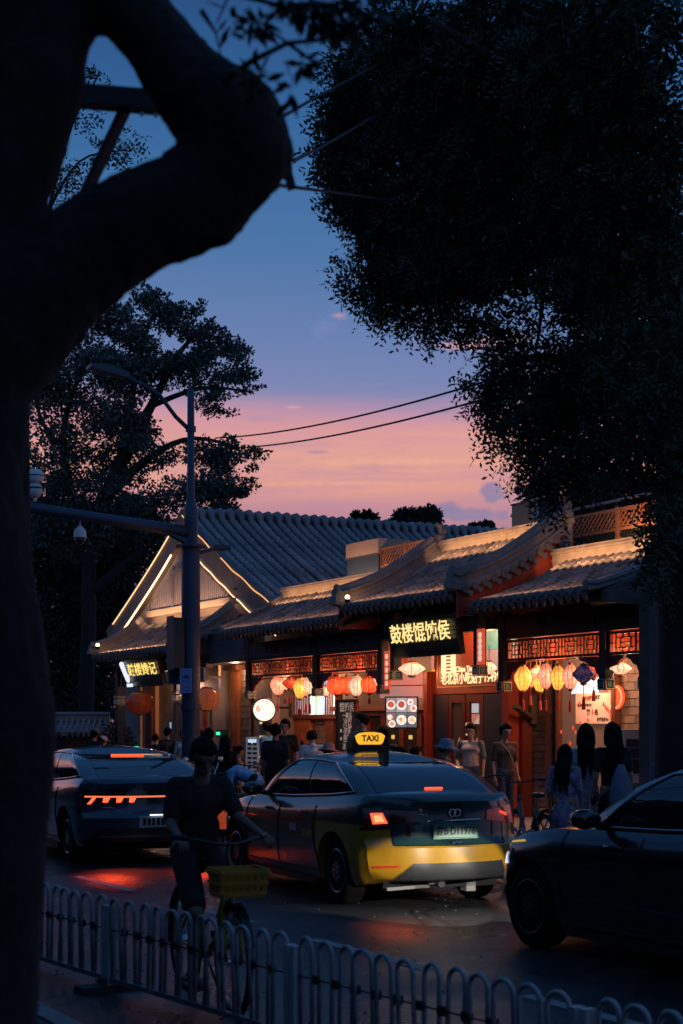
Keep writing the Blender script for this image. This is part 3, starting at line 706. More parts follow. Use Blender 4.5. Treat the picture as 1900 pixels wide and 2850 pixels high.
tr.span((ba, wy - .012, bz), (bb, wy - .002, bz + .015)).span((ba, wy - .012, bz + .015), (ba + .015, wy - .002, 3.55)).span((bb - .015, wy - .012, bz + .015), (bb, wy - .002, 3.55))
part(gate, 'gold_trim', tr, M('brass_trim', (.7, .45, .2), .35, .6))
for (xa_, xb_) in ((pxa - .12, pxa + .0), (pxb, pxb + .2)):
    part(gate, 'red_pillar', MB().span((xa_, wy - .12, .15), (xb_, wy + .1, 3.6)), REDW)
d0 = pza - .02
xs_ = [pxa + .02, pxa + .55, pxa + 1.15, pxa + 1.75, pxb - .02]
for k in range(4):
    a, b = xs_[k], xs_[k + 1]
    if k in (1, 2):
        dd = part(gate, 'door', MB().span((a + .02, wy + .0, .15), (a + .12, wy + .08, d0)).span((b - .12, wy, .15), (b - .02, wy + .08, d0)).span((a + .12, wy, d0 - .14), (b - .12, wy + .08, d0)).span((a + .12, wy, .15), (b - .12, wy + .08, .45)), DRED)
        part(dd, 'pane', MB().span((a + .125, wy + .04, .455), (b - .125, wy + .05, d0 - .145)), M('lit_glass', (.1, .08, .07), .08, emit=(.9, .6, .42), es=.10 if k == 2 else .01))
        part(dd, 'handle', MB().tube([(b - .16, wy - .02, 1.0), (b - .16, wy - .05, 1.05), (b - .16, wy - .05, 1.45), (b - .16, wy - .02, 1.5)], .014, 6), M('brass_trim', (.7, .45, .2)))
        if k == 2:
            part(dd, 'food_poster', MB().span((a + .17, wy + .02, 1.75), (b - .2, wy + .035, d0 - .35)), lantern_mat('poster_food_red', (.7, .25, .2), (.85, .75, .7), .35, 7, crack=False))
            part(dd, 'food_poster', MB().span((a + .17, wy + .02, d0 - .33), (b - .22, wy + .035, d0 - .16)), E('poster_plate', (.8, .9, .95), .4))
    else:
        part(gate, 'door_panel', MB().span((a, wy + .0, .15), (b, wy + .09, d0)), NAVY if k != 1 else BROWN)
# the pull plate on the door
pp = part(gate, 'pull_plate', MB().span((xs_[2] + .02, wy - .03, 1.52), (xs_[2] + .24, wy - .005, 1.78)), M('black_plate', (.02, .02, .02), .3))
o = ORG[gate]
text(gate, 'plate_lettering', '拉', .17, E('plate_gold', (1, .72, .3), .6), (xs_[2] + .13 - o[0], wy - .035 - o[1], 1.68), (R(90), 0, 0), .004)
text(gate, 'plate_lettering', 'PULL', .06, E('plate_gold', (1, .72, .3), .6), (xs_[2] + .13 - o[0], wy - .035 - o[1], 1.56), (R(90), 0, 0), .001)
# glowing characters of the panel
gl = E('glow_cream_letter', (1, .76, .40), 1.2)
def onpanel(px, py): q = onY(px, py, wy - .06); return (q[0] - o[0], wy - .06 - o[1], q[1])
lx0, lz0 = onY(1229, 1875, wy - .06); lx1, lz1 = onY(1265, 1822, wy - .06)
sq = MB()
W_ = lx1 - lx0; h0 = lz0; h1 = onY(1229, 1822, wy - .06)[1] 
sq.span((lx0, wy - .075, h0), (lx0 + W_ * .26, wy - .04, h1)).span((lx1 - W_ * .26, wy - .075, h0), (lx1, wy - .04, h1))
for k in range(6):
    z = h0 + k * (h1 - h0) / 5.4; sq.span((lx0 + W_ * .26, wy - .073, z), (lx1 - W_ * .26, wy - .042, z + (h1 - h0) * .085))
part(gate, 'glowing_emblem', sq, gl)
pq = onpanel(1310, 1863); text(gate, 'glowing_lettering', 'China Time-', .14, gl, (pq[0] - .16, pq[1], pq[2] + .01), (R(90), 0, 0), .0035, .003)
pq = onpanel(1384, 1857); text(gate, 'glowing_lettering', 'honored Brand', .14, gl, (pq[0] + .08, pq[1], pq[2]), (R(90), 0, 0), .0035, .003, sx=.8)
xa_, za_ = onY(1230, 1890, wy - .06); xb_, zb_ = onY(1396, 1886, wy - .06)
text(gate, 'glowing_lettering', '老北京小吃始于1949年', .235, gl, ((xa_ + xb_) / 2 - o[0], wy - .06 - o[1], (za_ + zb_) / 2), (R(90), 0, 0), .0045, .003, sx=(xb_ - xa_) / (.235 * 9.6))

# ------------------------------------------------------------------ D: corner shop on the right with glowing lanterns
DX0, DX1 = 1.42, 4.45
corner = thing('tiled_shop', 'grey tiled shopfront right of the gate, glass window full of hanging silk lanterns', 'shop', (2.9, .9, 0), group='tiled shopfronts along the street')
od = [(-.8, 3.64), (-.2, 3.82), (.4, 4.05), (1.02, 4.38)]
PD, LD, outD = tiled_roof(corner, DX0, DX1, od, seed=8)
verge_ridge(corner, DX1 + .07, outD, hg=.1, wd=.22, curl=.0)
ridge_wall(corner, CX1 + .1, DX1 + .1, 1.02, 4.2, 4.63)
soff = MB().add([(CX1 + .1, -.72, 3.55), (DX1, -.72, 3.55), (DX1, 1.05, 4.2), (CX1 + .1, 1.05, 4.2), (CX1 + .1, -.72, 3.5), (DX1, -.72, 3.5), (DX1, 1.05, 4.1), (CX1 + .1, 1.05, 4.1)], [(0, 1, 2, 3), (4, 5, 6, 7), (0, 1, 5, 4)])
part(corner, 'eave_soffit', soff, DARKB)
rafters(corner, DX0, DX1, -.76, .1, 3.5, 3.76, 14)
part(corner, 'eave_beam', MB().span((CX1 + .3, -.06, 3.12), (5.0, .1, 3.5)), DARKB)
pn = MB().span((1.35, -.085, 3.17), (3.6, -.062, 3.44)); part(corner, 'beam_panel', pn, M('dark_painted_panel', (.025, .028, .036), .6, var=.4, vs=10))
ro = MB()
for r in (.36, .29): ro.tube([(2.5 + r * math.cos(a * math.pi / 12), -.1, 3.5 + r * .8 * math.sin(a * math.pi / 12)) for a in range(12, 25)], .012, 6)
part(corner, 'painted_medallion', ro, M('faded_paint2', (.035, .037, .045), .6))
for x in (3.78, 4.72): pendant_post(corner, x, 0, 2.25, 3.5)
lattice(corner, 1.22, 3.69, 2.76, 3.1, 0, 5); lattice(corner, 3.87, 4.63, 2.76, 3.1, 0, 1)
for (x, s) in ((1.22, 1), (3.69, -1)): spandrel(corner, x, s, 0, 2.755)
for (x, s) in ((3.87, 1), (4.63, -1)): spandrel(corner, x, s, 0, 2.755, .36, .2)
part(corner, 'inner_fascia', MB().span((CX1 + .25, .5, 2.78), (4.97, .56, 3.3)), REDL)
part(corner, 'porch_ceiling', MB().span((CX1 + .2, .1, 3.3), (5.0, 1.5, 3.36)), REDW)
part(corner, 'wall', MB().span((-.2, 1.4, .15), (5.1, 1.6, 4.25)), MORT)
# side wall that closes the porch on the right, and the blind gable
part(corner, 'side_wall', MB().span((4.98, -.35, .15), (5.2, 8, 3.6)), M('dark_gable_brick', (.09, .08, .075), .85, var=.3, vs=4, bump=.4, bs=30))
gb = MB().prism([(-.72, 3.45), (-.72, 3.62), (1.02, 4.32), (5, 4.3), (5, 3.45)], 4.6, 4.75, plane='yz'); part(corner, 'gable_wall', gb, M('dark_gable_brick', (.09, .08, .075)))
# what stands behind the lanterns: brick pier, brown posts, big window, papers
yv = 1.32
def vx(px, py=2000, y=yv): return onY(px, py, y)[0]
bricks(corner, vx(1462), vx(1528), 1.38, .2, 3.25, .28, .12, seed=9)
part(corner, 'red_pillar', MB().span((vx(1418), 1.2, .15), (vx(1462), 1.4, 3.3)), ORWOOD)
for (a, b) in ((1530, 1543), (1556, 1562), (1712, 1719)): part(corner, 'window_post', MB().span((vx(a), 1.24, .15), (vx(b), 1.38, 3.28)), BROWN)
part(corner, 'steel_trim', MB().span((vx(1545.5), 1.22, .15), (vx(1548.5), 1.27, 2.75)), M('bright_steel', (.7, .7, .7), .2, 1))
part(corner, 'pane', MB().span((vx(1563), 1.33, .5), (vx(1711), 1.345, 3.2)), M('window_lit_red', (.16, .12, .11), .15, emit=(.9, .5, .35), es=.07))
bricks(corner, vx(1722), vx(1800), 1.38, .2, 3.25, .3, .13, seed=11)
pz = lambda py, px=1650: onY(px, py, 1.28)[1]
wp = part(corner, 'white_poster', MB().span((vx(1603, 2000, 1.28), 1.27, pz(2014)), (vx(1700, 2000, 1.28), 1.285, pz(1929))), M('poster_paper', (.75, .62, .55), .7, emit=(1, .55, .4), es=.12))
o = ORG[corner]
ink = M('poster_ink', (.06, .04, .04), .7); rink = M('poster_red', (.6, .06, .03), .7, emit=(1, .1, .04), es=.15)
def ptext(body, px, py, size, m, sx=1.0): q = onY(px, py, 1.262); text(wp, 'poster_lettering', body, size, m, (q[0] - o[0], 1.262 - o[1], q[1]), (R(90), 0, 0), .003, .001, sx=sx)
ptext('大众点评', 1654, 1941, .07, ink, 1.1); ptext('必吃', 1634, 1944, .075, rink); ptext('北京必吃馄饨品类榜', 1626, 1963, .042, ink)
ptext('第', 1637, 1983, .10, ink); ptext('1', 1648, 1983, .12, rink, 1.3); ptext('名', 1659, 1983, .10, ink); ptext('鼓楼馄饨侯', 1677, 2003, .06, ink)
sw = part(corner, 'lit_screen', MB().span((vx(1591, 2000, 1.3), 1.29, pz(1930)), (vx(1666, 2000, 1.3), 1.305, pz(1885))), lantern_mat('screen_blue', (.45, .65, .85), (.75, .85, .9), .85, 3, crack=False))
rs = part(corner, 'round_red_sign', MB().lathe([(.2, -.02), (.2, .02)], c=(vx(1714, 1942, 1.3), 1.3, pz(1942)), n=24, axis='y'), E('sign_red', (1, .12, .04), .75))
part(rs, 'sign_ring', MB().tube([(vx(1714, 1942, 1.3) + .17 * math.cos(a * math.pi / 16), 1.275, pz(1942) + .17 * math.sin(a * math.pi / 16)) for a in range(33)], .01, 6), E('sign_ring', (1, .5, .25), .9))
for k in range(14):
    p_ = (vx(1562 + rnd.random() * 145, 2000, 1.25), 1.24, rnd.uniform(1.2, 2.2))
    part(corner, 'red_charm', MB().ell(p_, (.025, .012, .035), 8, 6), E('charm_red', (1, .1, .04), .6))
br = part(corner, 'wall_bracket', MB().bar((vx(1455, 1970, .9), .75, onY(1455, 1967, .9)[1]), (vx(1478, 1990, 1.2), 1.2, onY(1478, 1998, 1.2)[1]), .12, .06).span((vx(1472), 1.22, 1.75), (vx(1492), 1.36, 2.25)), M('bracket_iron', (.07, .055, .045), .6))

# main sign: dark board leaning out over the gate
def glow_sign(name, label, px0, px1, py0, py1, y, tilt, body, size, tpx0, tpx1, tpy, extra=None, mat=GOLD):
    xa, zc = onY(px0, (py0 + py1) / 2, y); xb, _ = onY(px1, (py0 + py1) / 2, y)
    zt = onY((px0 + px1) / 2, py0, y)[1]; zb = onY((px0 + px1) / 2, py1, y)[1]
    xc, zc = (xa + xb) / 2, (zt + zb) / 2
    g = thing(name, label, 'sign', (xc, y, zc))
    g.rotation_euler = (Euler((0, 0, STH)).to_matrix() @ Euler((R(tilt), 0, 0)).to_matrix()).to_euler()
    hw, hh = abs(xb - xa) / 2, (zt - zb) / 2
    part(g, 'board', MB().span((-hw, -.02, -hh), (hw, .04, hh)), M('sign_board_black', (.012, .014, .012), .35), rel=True)
    fr = MB().span((-hw - .03, -.045, -hh - .03), (hw + .03, .06, -hh)).span((-hw - .03, -.045, hh), (hw + .03, .06, hh + .03)).span((-hw - .03, -.045, -hh), (-hw, .06, hh)).span((hw, -.045, -hh), (hw + .03, .06, hh))
    part(g, 'frame', fr, M('sign_frame', (.02, .024, .02), .4), rel=True)
    ta, tz = onY(tpx0, tpy, y); tb, _ = onY(tpx1, tpy, y)
    text(g, 'glowing_lettering', body, size, mat, ((ta + tb) / 2 - xc, -.07, (tz - zc)), (R(90), 0, 0), .0035, .003, sx=(tb - ta) / (size * len(body) * .98))
    return g, xc, zc, hw, hh
sg, sxc, szc, shw, shh = glow_sign('shop_sign', 'big black sign board with five glowing golden characters over the gate door', 1090, 1277, 1722, 1822, -.62, 8, '鼓楼馄饨侯', .35, 1098, 1262, 1770)
hg_ = MB()
for s in (-1, 1): hg_.bar((s * shw * .7, .05, shh - .05), (s * shw * .7, .45, shh + .25), .03)
part(sg, 'hanger', hg_, M('bracket_iron', (.07, .055, .045)), rel=True)
# ------------------------------------------------------------------ A: gabled hall on the far corner
GY = .8; APX, APZ = -14.3, 7.0
hall = thing('gabled_hall', 'large gabled hall with lit rake lines and a broad grey tiled roof behind the shops', 'hall', (-14.3, 3, 0))
o = ORG[hall]
# one roll of cover tiles follows the whole slope and bends over the ridge
def slopeA(n=26):
    pts = []
    for i in range(n + 1):
        t = i / n; x = 5.45 * t; z = -2.55 * t ** .86 if t > 0 else 0
        pts.append((x, z))
    return pts
SA = [(5.5 * t, -2.75 * (t ** .88) + .0) for t in [i / 30 for i in range(31)]]
def rowmesh():
    mb = MB(); pts = []; rad = []
    segs = 22
    def P(t): return Vector((5.5 * t, 0, -2.75 * t ** .88))
    pts.append(Vector((-.16, 0, .0))); rad.append(.085); pts.append(Vector((-.08, 0, .075))); rad.append(.105); pts.append(Vector((.06, 0, .075))); rad.append(.108); pts.append(Vector((.15, 0, .02))); rad.append(.102)
    for k in range(segs):
        t0 = .035 + (1 - .035) * k / segs; t1 = .035 + (1 - .035) * (k + .86) / segs
        pts += [P(t0), P(t1)]; rad += [.070, .100]
    return mb.tube(pts, rad, 8, flat=.95)
rm = rowmesh()
ROWS = [rm.mesh('tile_row', TILE2, True)]
for c in ((.2, .21, .225), (.3, .3, .305)): ROWS.append(rm.mesh('tile_row', M('old_grey_tile_%d' % int(c[0] * 1000), c, .62, var=.34, vs=1.4, bump=.4, bs=18), True))
PITCH = .268
for k in range(50):
    inst(hall, 'tile_row', ROWS[rnd.choice((0, 0, 1, 2))], (0, GY + .1 + k * PITCH - o[1], APZ + .04 + rnd.uniform(-.015, .015)), (0, R(rnd.uniform(-.5, .5)), R(rnd.uniform(-.6, .6))))
# the visible right slope's pan tiles and the far slope
bed = MB(); vs = []
for (x, z) in SA:
    for k in range(101): vs.append((APX + x, GY + k * PITCH / 2 - .03, APZ + z - (.05 if k % 2 else .0)))
bed.add(vs, [(i * 101 + k, i * 101 + k + 1, (i + 1) * 101 + k + 1, (i + 1) * 101 + k) for i in range(len(SA) - 1) for k in range(100)])
part(hall, 'pan_tile', bed, TILE2)
bl = MB(); vs = []
for (x, z) in SA: vs += [(APX - x, GY - .03, APZ + z), (APX - x, GY + 13.4, APZ + z)]
bl.add(vs, [(2 * i, 2 * i + 1, 2 * i + 3, 2 * i + 2) for i in range(len(SA) - 1)])
part(hall, 'far_slope', bl, TILE2)
# gable wall, rake boards, batten panel
def rk(t, s, dn=0.0): return (APX + s * 5.5 * t * (1.0 if s > 0 else 1.0), APZ + .08 - 2.75 * t ** .88 - dn)
gw = MB().prism([(APX - 4.9, .15), (APX + 4.9, .15), (APX + 4.9, 4.4), (APX, 6.7), (APX - 4.9, 4.4)], GY + .05, GY + .25)
part(hall, 'gable_wall', gw, M('gable_plaster', (.3, .25, .23), .8, var=.25, vs=3, bump=.3, bs=16))
sw_ = MB().span((APX - 4.9, GY + .25, .15), (APX - 4.7, GY + 13, 4.4)).span((APX + 4.7, GY + .25, .15), (APX + 4.9, GY + 13, 4.4))
part(hall, 'side_wall', sw_, BRICK)
ts = [i / 22 for i in range(23)]
for s in (-1, 1):
    vs = []
    for t in ts:
        a = rk(t, s); b = rk(t, s, .62)
        vs += [(a[0], GY - .12, a[1]), (b[0], GY - .12, b[1] if t > .05 else b[1] - .0), (b[0], GY + .05, b[1]), (a[0], GY + .05, a[1])]
    n = len(ts)
    mb = MB().add(vs, [(i * 4 + k, i * 4 + (k + 1) % 4, (i + 1) * 4 + (k + 1) % 4, (i + 1) * 4 + k) for i in range(n - 1) for k in range(4)] + [(0, 1, 2, 3), (4 * n - 4, 4 * n - 3, 4 * n - 2, 4 * n - 1)])
    part(hall, 'rake_board', mb, M('rake_plaster', (.2, .175, .17), .8, var=.3, vs=2.5, bump=.3, bs=14))
    mb = MB().tube([(rk(t, s)[0], GY - .08, rk(t, s)[1] + .0) for t in ts], .075, 8); part(hall, 'rake_tile', mb, TILE)
    # LED lines: bright on the left, looser on the right
    e0, e1 = (.075, .90) if s < 0 else (.02, .95)
    q = [(rk(t, s, .03)[0], GY - .15, rk(t, s, .05)[1] + (0 if s < 0 else .02 * math.sin(t * 30))) for t in [e0 + (e1 - e0) * i / 30 for i in range(31)]]
    if s < 0: led(hall, q, .015, (1, .56, .26), 2.0)
    else:
        led(hall, q[:11], .014, (1, .48, .16), 1.3); led(hall, q[14:], .014, (1, .48, .16), 1.1)
    q = [(rk(t, s, .64)[0], GY - .15, rk(t, s, .64)[1] + (0 if s < 0 else .012 * math.sin(t * 41))) for t in [e0 + .04 + (1.0 - e0 - .04) * i / 30 for i in range(31)]]
    led(hall, q, .026 if s < 0 else .015, (1, .60, .34), 3.2 if s < 0 else 1.9)
# vertical battens in the gable, cream sill under them
px0, px1 = APX - 2.35, APX + 2.6
part(hall, 'gable_panel', MB().prism([(px0, 4.72), (px1, 4.72), (px1, 5.1), (APX + .1, 6.32), (APX - .1, 6.32), (px0, 5.2)], GY + .02, GY + .048), M('panel_grey', (.34, .32, .34), .7))
n_ = 40
for k in range(n_):
    x = px0 + .06 + k * (px1 - px0 - .12) / (n_ - 1)
    top = min(6.2, APZ - .78 - 2.75 * (abs(x - APX) / 5.5) ** .88)
    if top > 4.8: part(hall, 'slat', MB().span((x - .03, GY - .03, 4.73), (x + .03, GY + .018, top)), M('batten_white', (.55, .5, .52), .65, var=.12, vs=5))
for x in (px0 - .1, APX - .78, APX + .82, px1 + .05):
    top = APZ - .72 - 2.75 * (abs(x - APX) / 5.5) ** .88
    part(hall, 'gable_stud', MB().span((x - .07, GY - .06, 4.6), (x + .07, GY + .01, top)), M('stud_grey', (.33, .3, .29), .7))
part(hall, 'gable_sill', MB().span((px0 - .25, GY - .1, 4.56), (px1 + .3, GY + .04, 4.72)), CREAM)
part(hall, 'gable_tie', MB().span((APX - .95, GY - .075, 5.55), (APX + 1.0, GY - .035, 5.67)), M('stud_grey', (.33, .3, .29)))
# tiled porch under the gable
AX0, AX1 = -16.7, -11.0
oa = [(-.8, 3.50), (-.3, 3.68), (.25, 3.98), (.7, 4.32)]
PA, LA, outA = tiled_roof(hall, AX0, AX1, oa, seed=12)
for x in (AX0 - .06, AX1 + .04): verge_ridge(hall, x, outA, hg=.32, wd=.22, curl=.05)
for x in (AX1 + .04,): finial(hall, x, .72, 4.68, .8)
ce = MB().lathe([(.055, -.05), (.06, -.04), (.06, .05), (.03, .05)], n=12, axis='x').mesh('tile_end', M('eave_tile', (.12, .125, .135)))
Ln, P, _ = profile(oa)
for k in range(int(Ln / .2)):
    p, a = P(.1 + k * .2); inst(hall, 'tile_end', ce, (AX1 + .14 - o[0], p.y - o[1], p.z - o[2]))
part(hall, 'porch_wall', MB().prism([(-.7, 3.3), (-.7, 3.46), (.7, 4.2), (.8, 4.3), (.8, 3.4)], AX1 - .04, AX1 + .06, plane='yz'), M('dark_gable_brick', (.09, .08, .075)))
soff = MB().add([(AX0, -.72, 3.42), (AX1, -.72, 3.42), (AX1, .8, 4.15), (AX0, .8, 4.15), (AX0, -.72, 3.37), (AX1, -.72, 3.37), (AX1, .8, 4.1), (AX0, .8, 4.1)], [(0, 1, 2, 3), (4, 5, 6, 7), (0, 1, 5, 4)])
part(hall, 'eave_soffit', soff, DARKB)
rafters(hall, AX0, AX1, -.74, .1, 3.36, 3.62, 26)
part(hall, 'eave_beam', MB().span((AX0, -.06, 3.05), (AX1, .1, 3.42)), DARKB)
part(hall, 'beam_panel', MB().span((AX0 + .15, -.08, 2.72), (-15.3, -.05, 3.04)).span((-12.9, -.08, 2.72), (AX1 - .1, -.05, 3.04)), BLUEP)
# carved capitals on posts, white fluted
for (px, py) in ((333, 1950), (497, 1940)):
    x_, z_ = onY(px, py, -.05)
    g_ = part(hall, 'post', MB().span((x_ - .1, -.15, .15), (x_ + .1, .05, 3.1)), NAVY)
    part(g_, 'capital', MB().lathe([(.10, -.16), (.17, -.08), (.17, .02), (.12, .05), (.17, .08), (.17, .12)], c=(x_, -.05, z_), n=16, gore=.14), M('capital_white', (.5, .48, .44), .7))
# shop front under the porch: brick piers, lit doorway, red couplets
bricks(hall, onY(472, 2000, .78)[0], onY(502, 2000, .78)[0], .79, .2, 3.2, .3, .14, seed=21)
bricks(hall, onY(655, 2000, .78)[0] - .25, onY(690, 2000, .78)[0] - .3, .79, .2, 3.2, .3, .14, seed=22)
da, db_ = onY(640, 1950, .74)[0], onY(668, 1950, .74)[0]
ld = part(hall, 'door', MB().span((da, .74, .15), (db_, .82, 3.0)), ORWOOD)
for k in range(6): part(ld, 'plank', MB().span((da + .02 + k * (db_ - da) / 6, .705, .2), (da - .02 + (k + 1) * (db_ - da) / 6, .738, 2.95)), ORWOOD)
part(hall, 'door_head', MB().span((da - .1, .6, 3.0), (db_ + .1, .82, 3.12)), BROWN)
bricks(hall, db_ + .05, db_ + .5, .76, .2, 3.1, .25, .14, seed=23)
lw = part(hall, 'lit_doorway', MB().span((onY(392, 1950, .7)[0], .68, .2), (onY(432, 1950, .7)[0], .8, 2.9)), M('doorway_wood', (.4, .16, .07), .5, emit=(1, .4, .15), es=.12))
for k in range(6):
    a = onY(396, 1950, .66)[0] + k * .16; part(lw, 'plank', MB().span((a, .655, .25), (a + .1, .678, 2.8)), ORWOOD)
part(hall, 'doorway_head', MB().span((onY(380, 1950, .6)[0], .58, 2.9), (onY(438, 1950, .6)[0], .66, 3.15)), M('carved_board', (.26, .16, .09), .6, var=.6, vs=30))
part(hall, 'lintel_board', MB().span((onY(555, 1950, .3)[0], .26, 2.55), (onY(612, 1950, .3)[0], .32, 2.8)), M('painted_orange', (.6, .2, .06), .55, var=.6, vs=18, tint=(.1, .2, .5)))
part(hall, 'lintel_board', MB().span((onY(555, 1950, .3)[0], .26, 2.86), (onY(612, 1950, .3)[0], .32, 3.1)), M('painted_blue', (.1, .12, .2), .6, var=.6, vs=22, tint=(.5, .4, .3)))
for px in (500, 573): 
    x_ = onY(px, 2000, .4)[0]; part(hall, 'couplet_board', MB().span((x_ - .12, .36, .4), (x_ + .12, .40, 2.4)), M('couplet_red', (.3, .06, .03), .6, var=.5, vs=25))
part(hall, 'steel_post', MB().tube([(onY(587, 2000, .2)[0], .2, .15), (onY(587, 2000, .2)[0], .2, 2.6)], .03, 8), M('bright_steel', (.7, .7, .7)))
part(hall, 'red_curtain', MB().span((onY(374, 2000, -.0)[0], .3, .2), (onY(390, 2000, 0)[0], .36, 2.4)), M('curtain_red', (.2, .035, .02), .7, var=.3, vs=12))
# dark side-wall panel and the lit recess right of it
nv = thing('blue_fascia_box', 'plain dark blue fascia box between the two porches beside the lamp pole', 'fascia', (-9.9, .0, 3.3))
x0_, z0_ = onY(577, 1842, .0); x1_, z1_ = onY(684, 1745, .0)
part(nv, 'body', MB().span((x0_, .0, z0_), (x1_ - .1, .5, z1_)), M('fascia_blue', (.05, .075, .13), .5, var=.2, vs=3))
part(nv, 'rim', MB().span((x0_ - .03, -.02, z0_ - .05), (x1_ - .07, .52, z0_ - .002)), NAVY)

# left sign, leaning out, with a white guitar-shaped mark
sg2, s2x, s2z, s2w, s2h = glow_sign('shop_sign', 'smaller black sign board with four golden characters and a white spoon mark, far left', 347, 447, 1826, 1908, -.45, 15, '鼓楼馋记', .33, 364, 442, 1866, mat=E('glow_yellow_letter', (1, .72, .18), 1.2))
mk = E('glow_white_mark', (.85, .88, 1), 1.0)
mm_ = MB().cap((-s2w + .1, -.07, s2h * .62), (-s2w + .2, -.07, -.08), .06, .05, 10).ell((-s2w + .26, -.07, -s2h * .38), (.15, .03, .13), 12, 8)
part(sg2, 'glowing_mark', mm_, mk, True, rel=True)
part(sg2, 'glowing_mark', MB().span((-s2w + .12, -.08, -s2h * 1.02), (-s2w + .48, -.05, -s2h * .8)), mk, rel=True)

# ------------------------------------------------------------------ garden wall on the far left
GWY = 45.5
gx0 = at(-40, 2000, GWY).x; gx1 = at(304, 2000, GWY).x
gwall = thing('garden_wall', 'low garden wall with a grey tiled coping at far left', 'wall', (gx1, GWY, 0), R(-1), world=True)
wl_ = gx1 - gx0
part(gwall, 'wall_body', MB().span((-wl_, -.15, 0), (0, .15, 1.42)), M('wall_dusk_red', (.11, .075, .07), .85, var=.2, vs=2), rel=True)
part(gwall, 'coping', MB().prism([(-.52, 1.5), (0, 1.9), (.52, 1.5)], -wl_, 0, plane='yz'), TILE2, rel=True)
tm = MB().tube([(0, -.56, 1.51), (0, -.03, 1.92)], .045, 6).mesh('coping_tile', TILE2)
dm2 = MB().prism([(-.06, 0), (.06, 0), (.04, -.1), (0, -.14), (-.04, -.1)], -.01, .01).mesh('drip_tile', TILE)
for k in range(int(wl_ / .16)):
    inst(gwall, 'coping_tile', tm, (-.08 - k * .16, 0, 0)); inst(gwall, 'drip_tile', dm2, (-.16 - k * .16, -.56, 1.51))
part(gwall, 'coping_ridge', MB().span((-wl_, -.12, 1.88), (0, .12, 1.98)).tube([(-wl_, 0, 2.04), (0, 0, 2.04)], .06, 8).span((-wl_, -.15, 1.84), (0, .15, 1.875)), TILE2, rel=True)

# ------------------------------------------------------------------ things on the roofs
def trellis(label, x0, x1, y, z0, z1, low, seed, name='trellis_fence'):
    t = thing(name, label, 'trellis', ((x0 + x1) / 2, y, z0), group='wooden trellises on the shop roofs')
    wd = M('trellis_wood', (.36, .17, .085), .6, var=.3, vs=8)
    mb = MB()
    for z in (z0, z1 - .05) + ((low - .05,) if low else ()): part(t, 'rail', MB().span((x0, y - .03, z), (x1, y + .03, z + .05)), wd)
    n = max(2, int(round((x1 - x0) / 1.1)))
    for k in range(n + 1):
        x = x0 + k * (x1 - x0) / n; part(t, 'post', MB().span((x - .035, y - .035, z0 - .4), (x + .035, y + .035, z1 + .02)), wd)
    zb = low if low else z0; h = z1 - zb; st = .115
    k = x0 - h
    sl = [(1, -.012), (-1, .012)]
    while k < x1:
        for s, dy in sl:
            a = (k, zb) if s > 0 else (k + h, zb); b = (k + h, z1) if s > 0 else (k, z1)
            # clip to the frame
            pts = []
            for (p, q) in ((a, b),):
                (xa, za), (xb, zb_) = p, q
                if xa > xb: xa, za, xb, zb_ = xb, zb_, xa, za
                if xb <= x0 or xa >= x1: continue
                if xa < x0: za += (zb_ - za) * (x0 - xa) / (xb - xa); xa = x0
                if xb > x1: zb_ = za + (zb_ - za) * (x1 - xa) / (xb - xa); xb = x1
                if xb - xa > .05: part(t, 'slat', MB().bar((xa, y + dy, za), (xb, y + dy, zb_), .022 if s < 0 else .03, .012, up=(0, 1, 0)), wd)
        k += st
    if low:
        net = MB(); k = x0 - (low - z0); h2 = low - z0 - .05; st2 = .09
        while k < x1:
            for s in (1, -1):
                xa, za = (k, z0 + .05) if s > 0 else (k + h2, z0 + .05); xb, zb_ = (k + h2, low) if s > 0 else (k, low)
                if min(xa, xb) > x0 and max(xa, xb) < x1: net.bar((xa, y, za), (xb, y, zb_), .018, .01, up=(0, 1, 0))
            k += st2
        part(t, 'netting', net, M('dark_netting', (.02, .03, .03), .7))
    return t
ta = onY(1588, 1480, 1.9); tb = onY(1830, 1450, 1.9)
zt = onY(1700, 1418, 1.9)[1]; zb = onY(1700, 1512, 1.9)[1]
trellis('long wooden trellis with dark netting below, on the roof at right', ta[0], tb[0] + .3, 1.9, zb - .05, zt, zb + (zt - zb) * .42, 1)
part_ = solo('roof_rail', MB().tube([(ta[0] - .6, 1.95, zt + .12), (tb[0] + 1.2, 1.95, zt + .17)], .025, 8).tube([(ta[0] - .5, 1.95, zb - .3), (ta[0] - .5, 1.95, zt + .12)], .025, 6), M('rail_steel', (.25, .27, .3), .4, .8), 'thin steel hand rail above the right roof trellis', 'rail', loc=(ta[0], 1.95, zt))
ta = onY(1062, 1540, 2.2); tb = onY(1200, 1500, 2.2); zt = onY(1130, 1512, 2.2)[1]; zb = onY(1130, 1590, 2.2)[1]
trellis('short wooden trellis beside the beige rooftop box, left of the gate roof', ta[0], tb[0], 2.2, zb, zt, zb + .22, 2)
rb = thing('rooftop_box', 'rooftop box with a beige upper half and dark blue lower half', 'box', (onY(1010, 1560, 2.1)[0], 2.1, 4.6))
xa, _ = onY(962, 1560, 2.1); xb, _ = onY(1052, 1560, 2.1); zt = onY(1000, 1508, 2.1)[1]; zm = onY(1000, 1551, 2.1)[1]; zb = onY(1000, 1625, 2.1)[1]
part(rb, 'upper_panel', MB().span((xa, 2.1, zm), (xb, 2.9, zt)), M('beige_sheet', (.5, .4, .33), .6, var=.1, vs=5)); part(rb, 'lower_panel', MB().span((xa + .02, 2.12, zb - .3), (xb - .02, 2.9, zm - .003)), M('blue_sheet', (.035, .07, .13), .45, var=.15, vs=3))
part(rb, 'edge_strip', MB().span((xa - .01, 2.085, zm - .012), (xb + .01, 2.098, zm + .012)), M('rail_steel', (.25, .27, .3)))
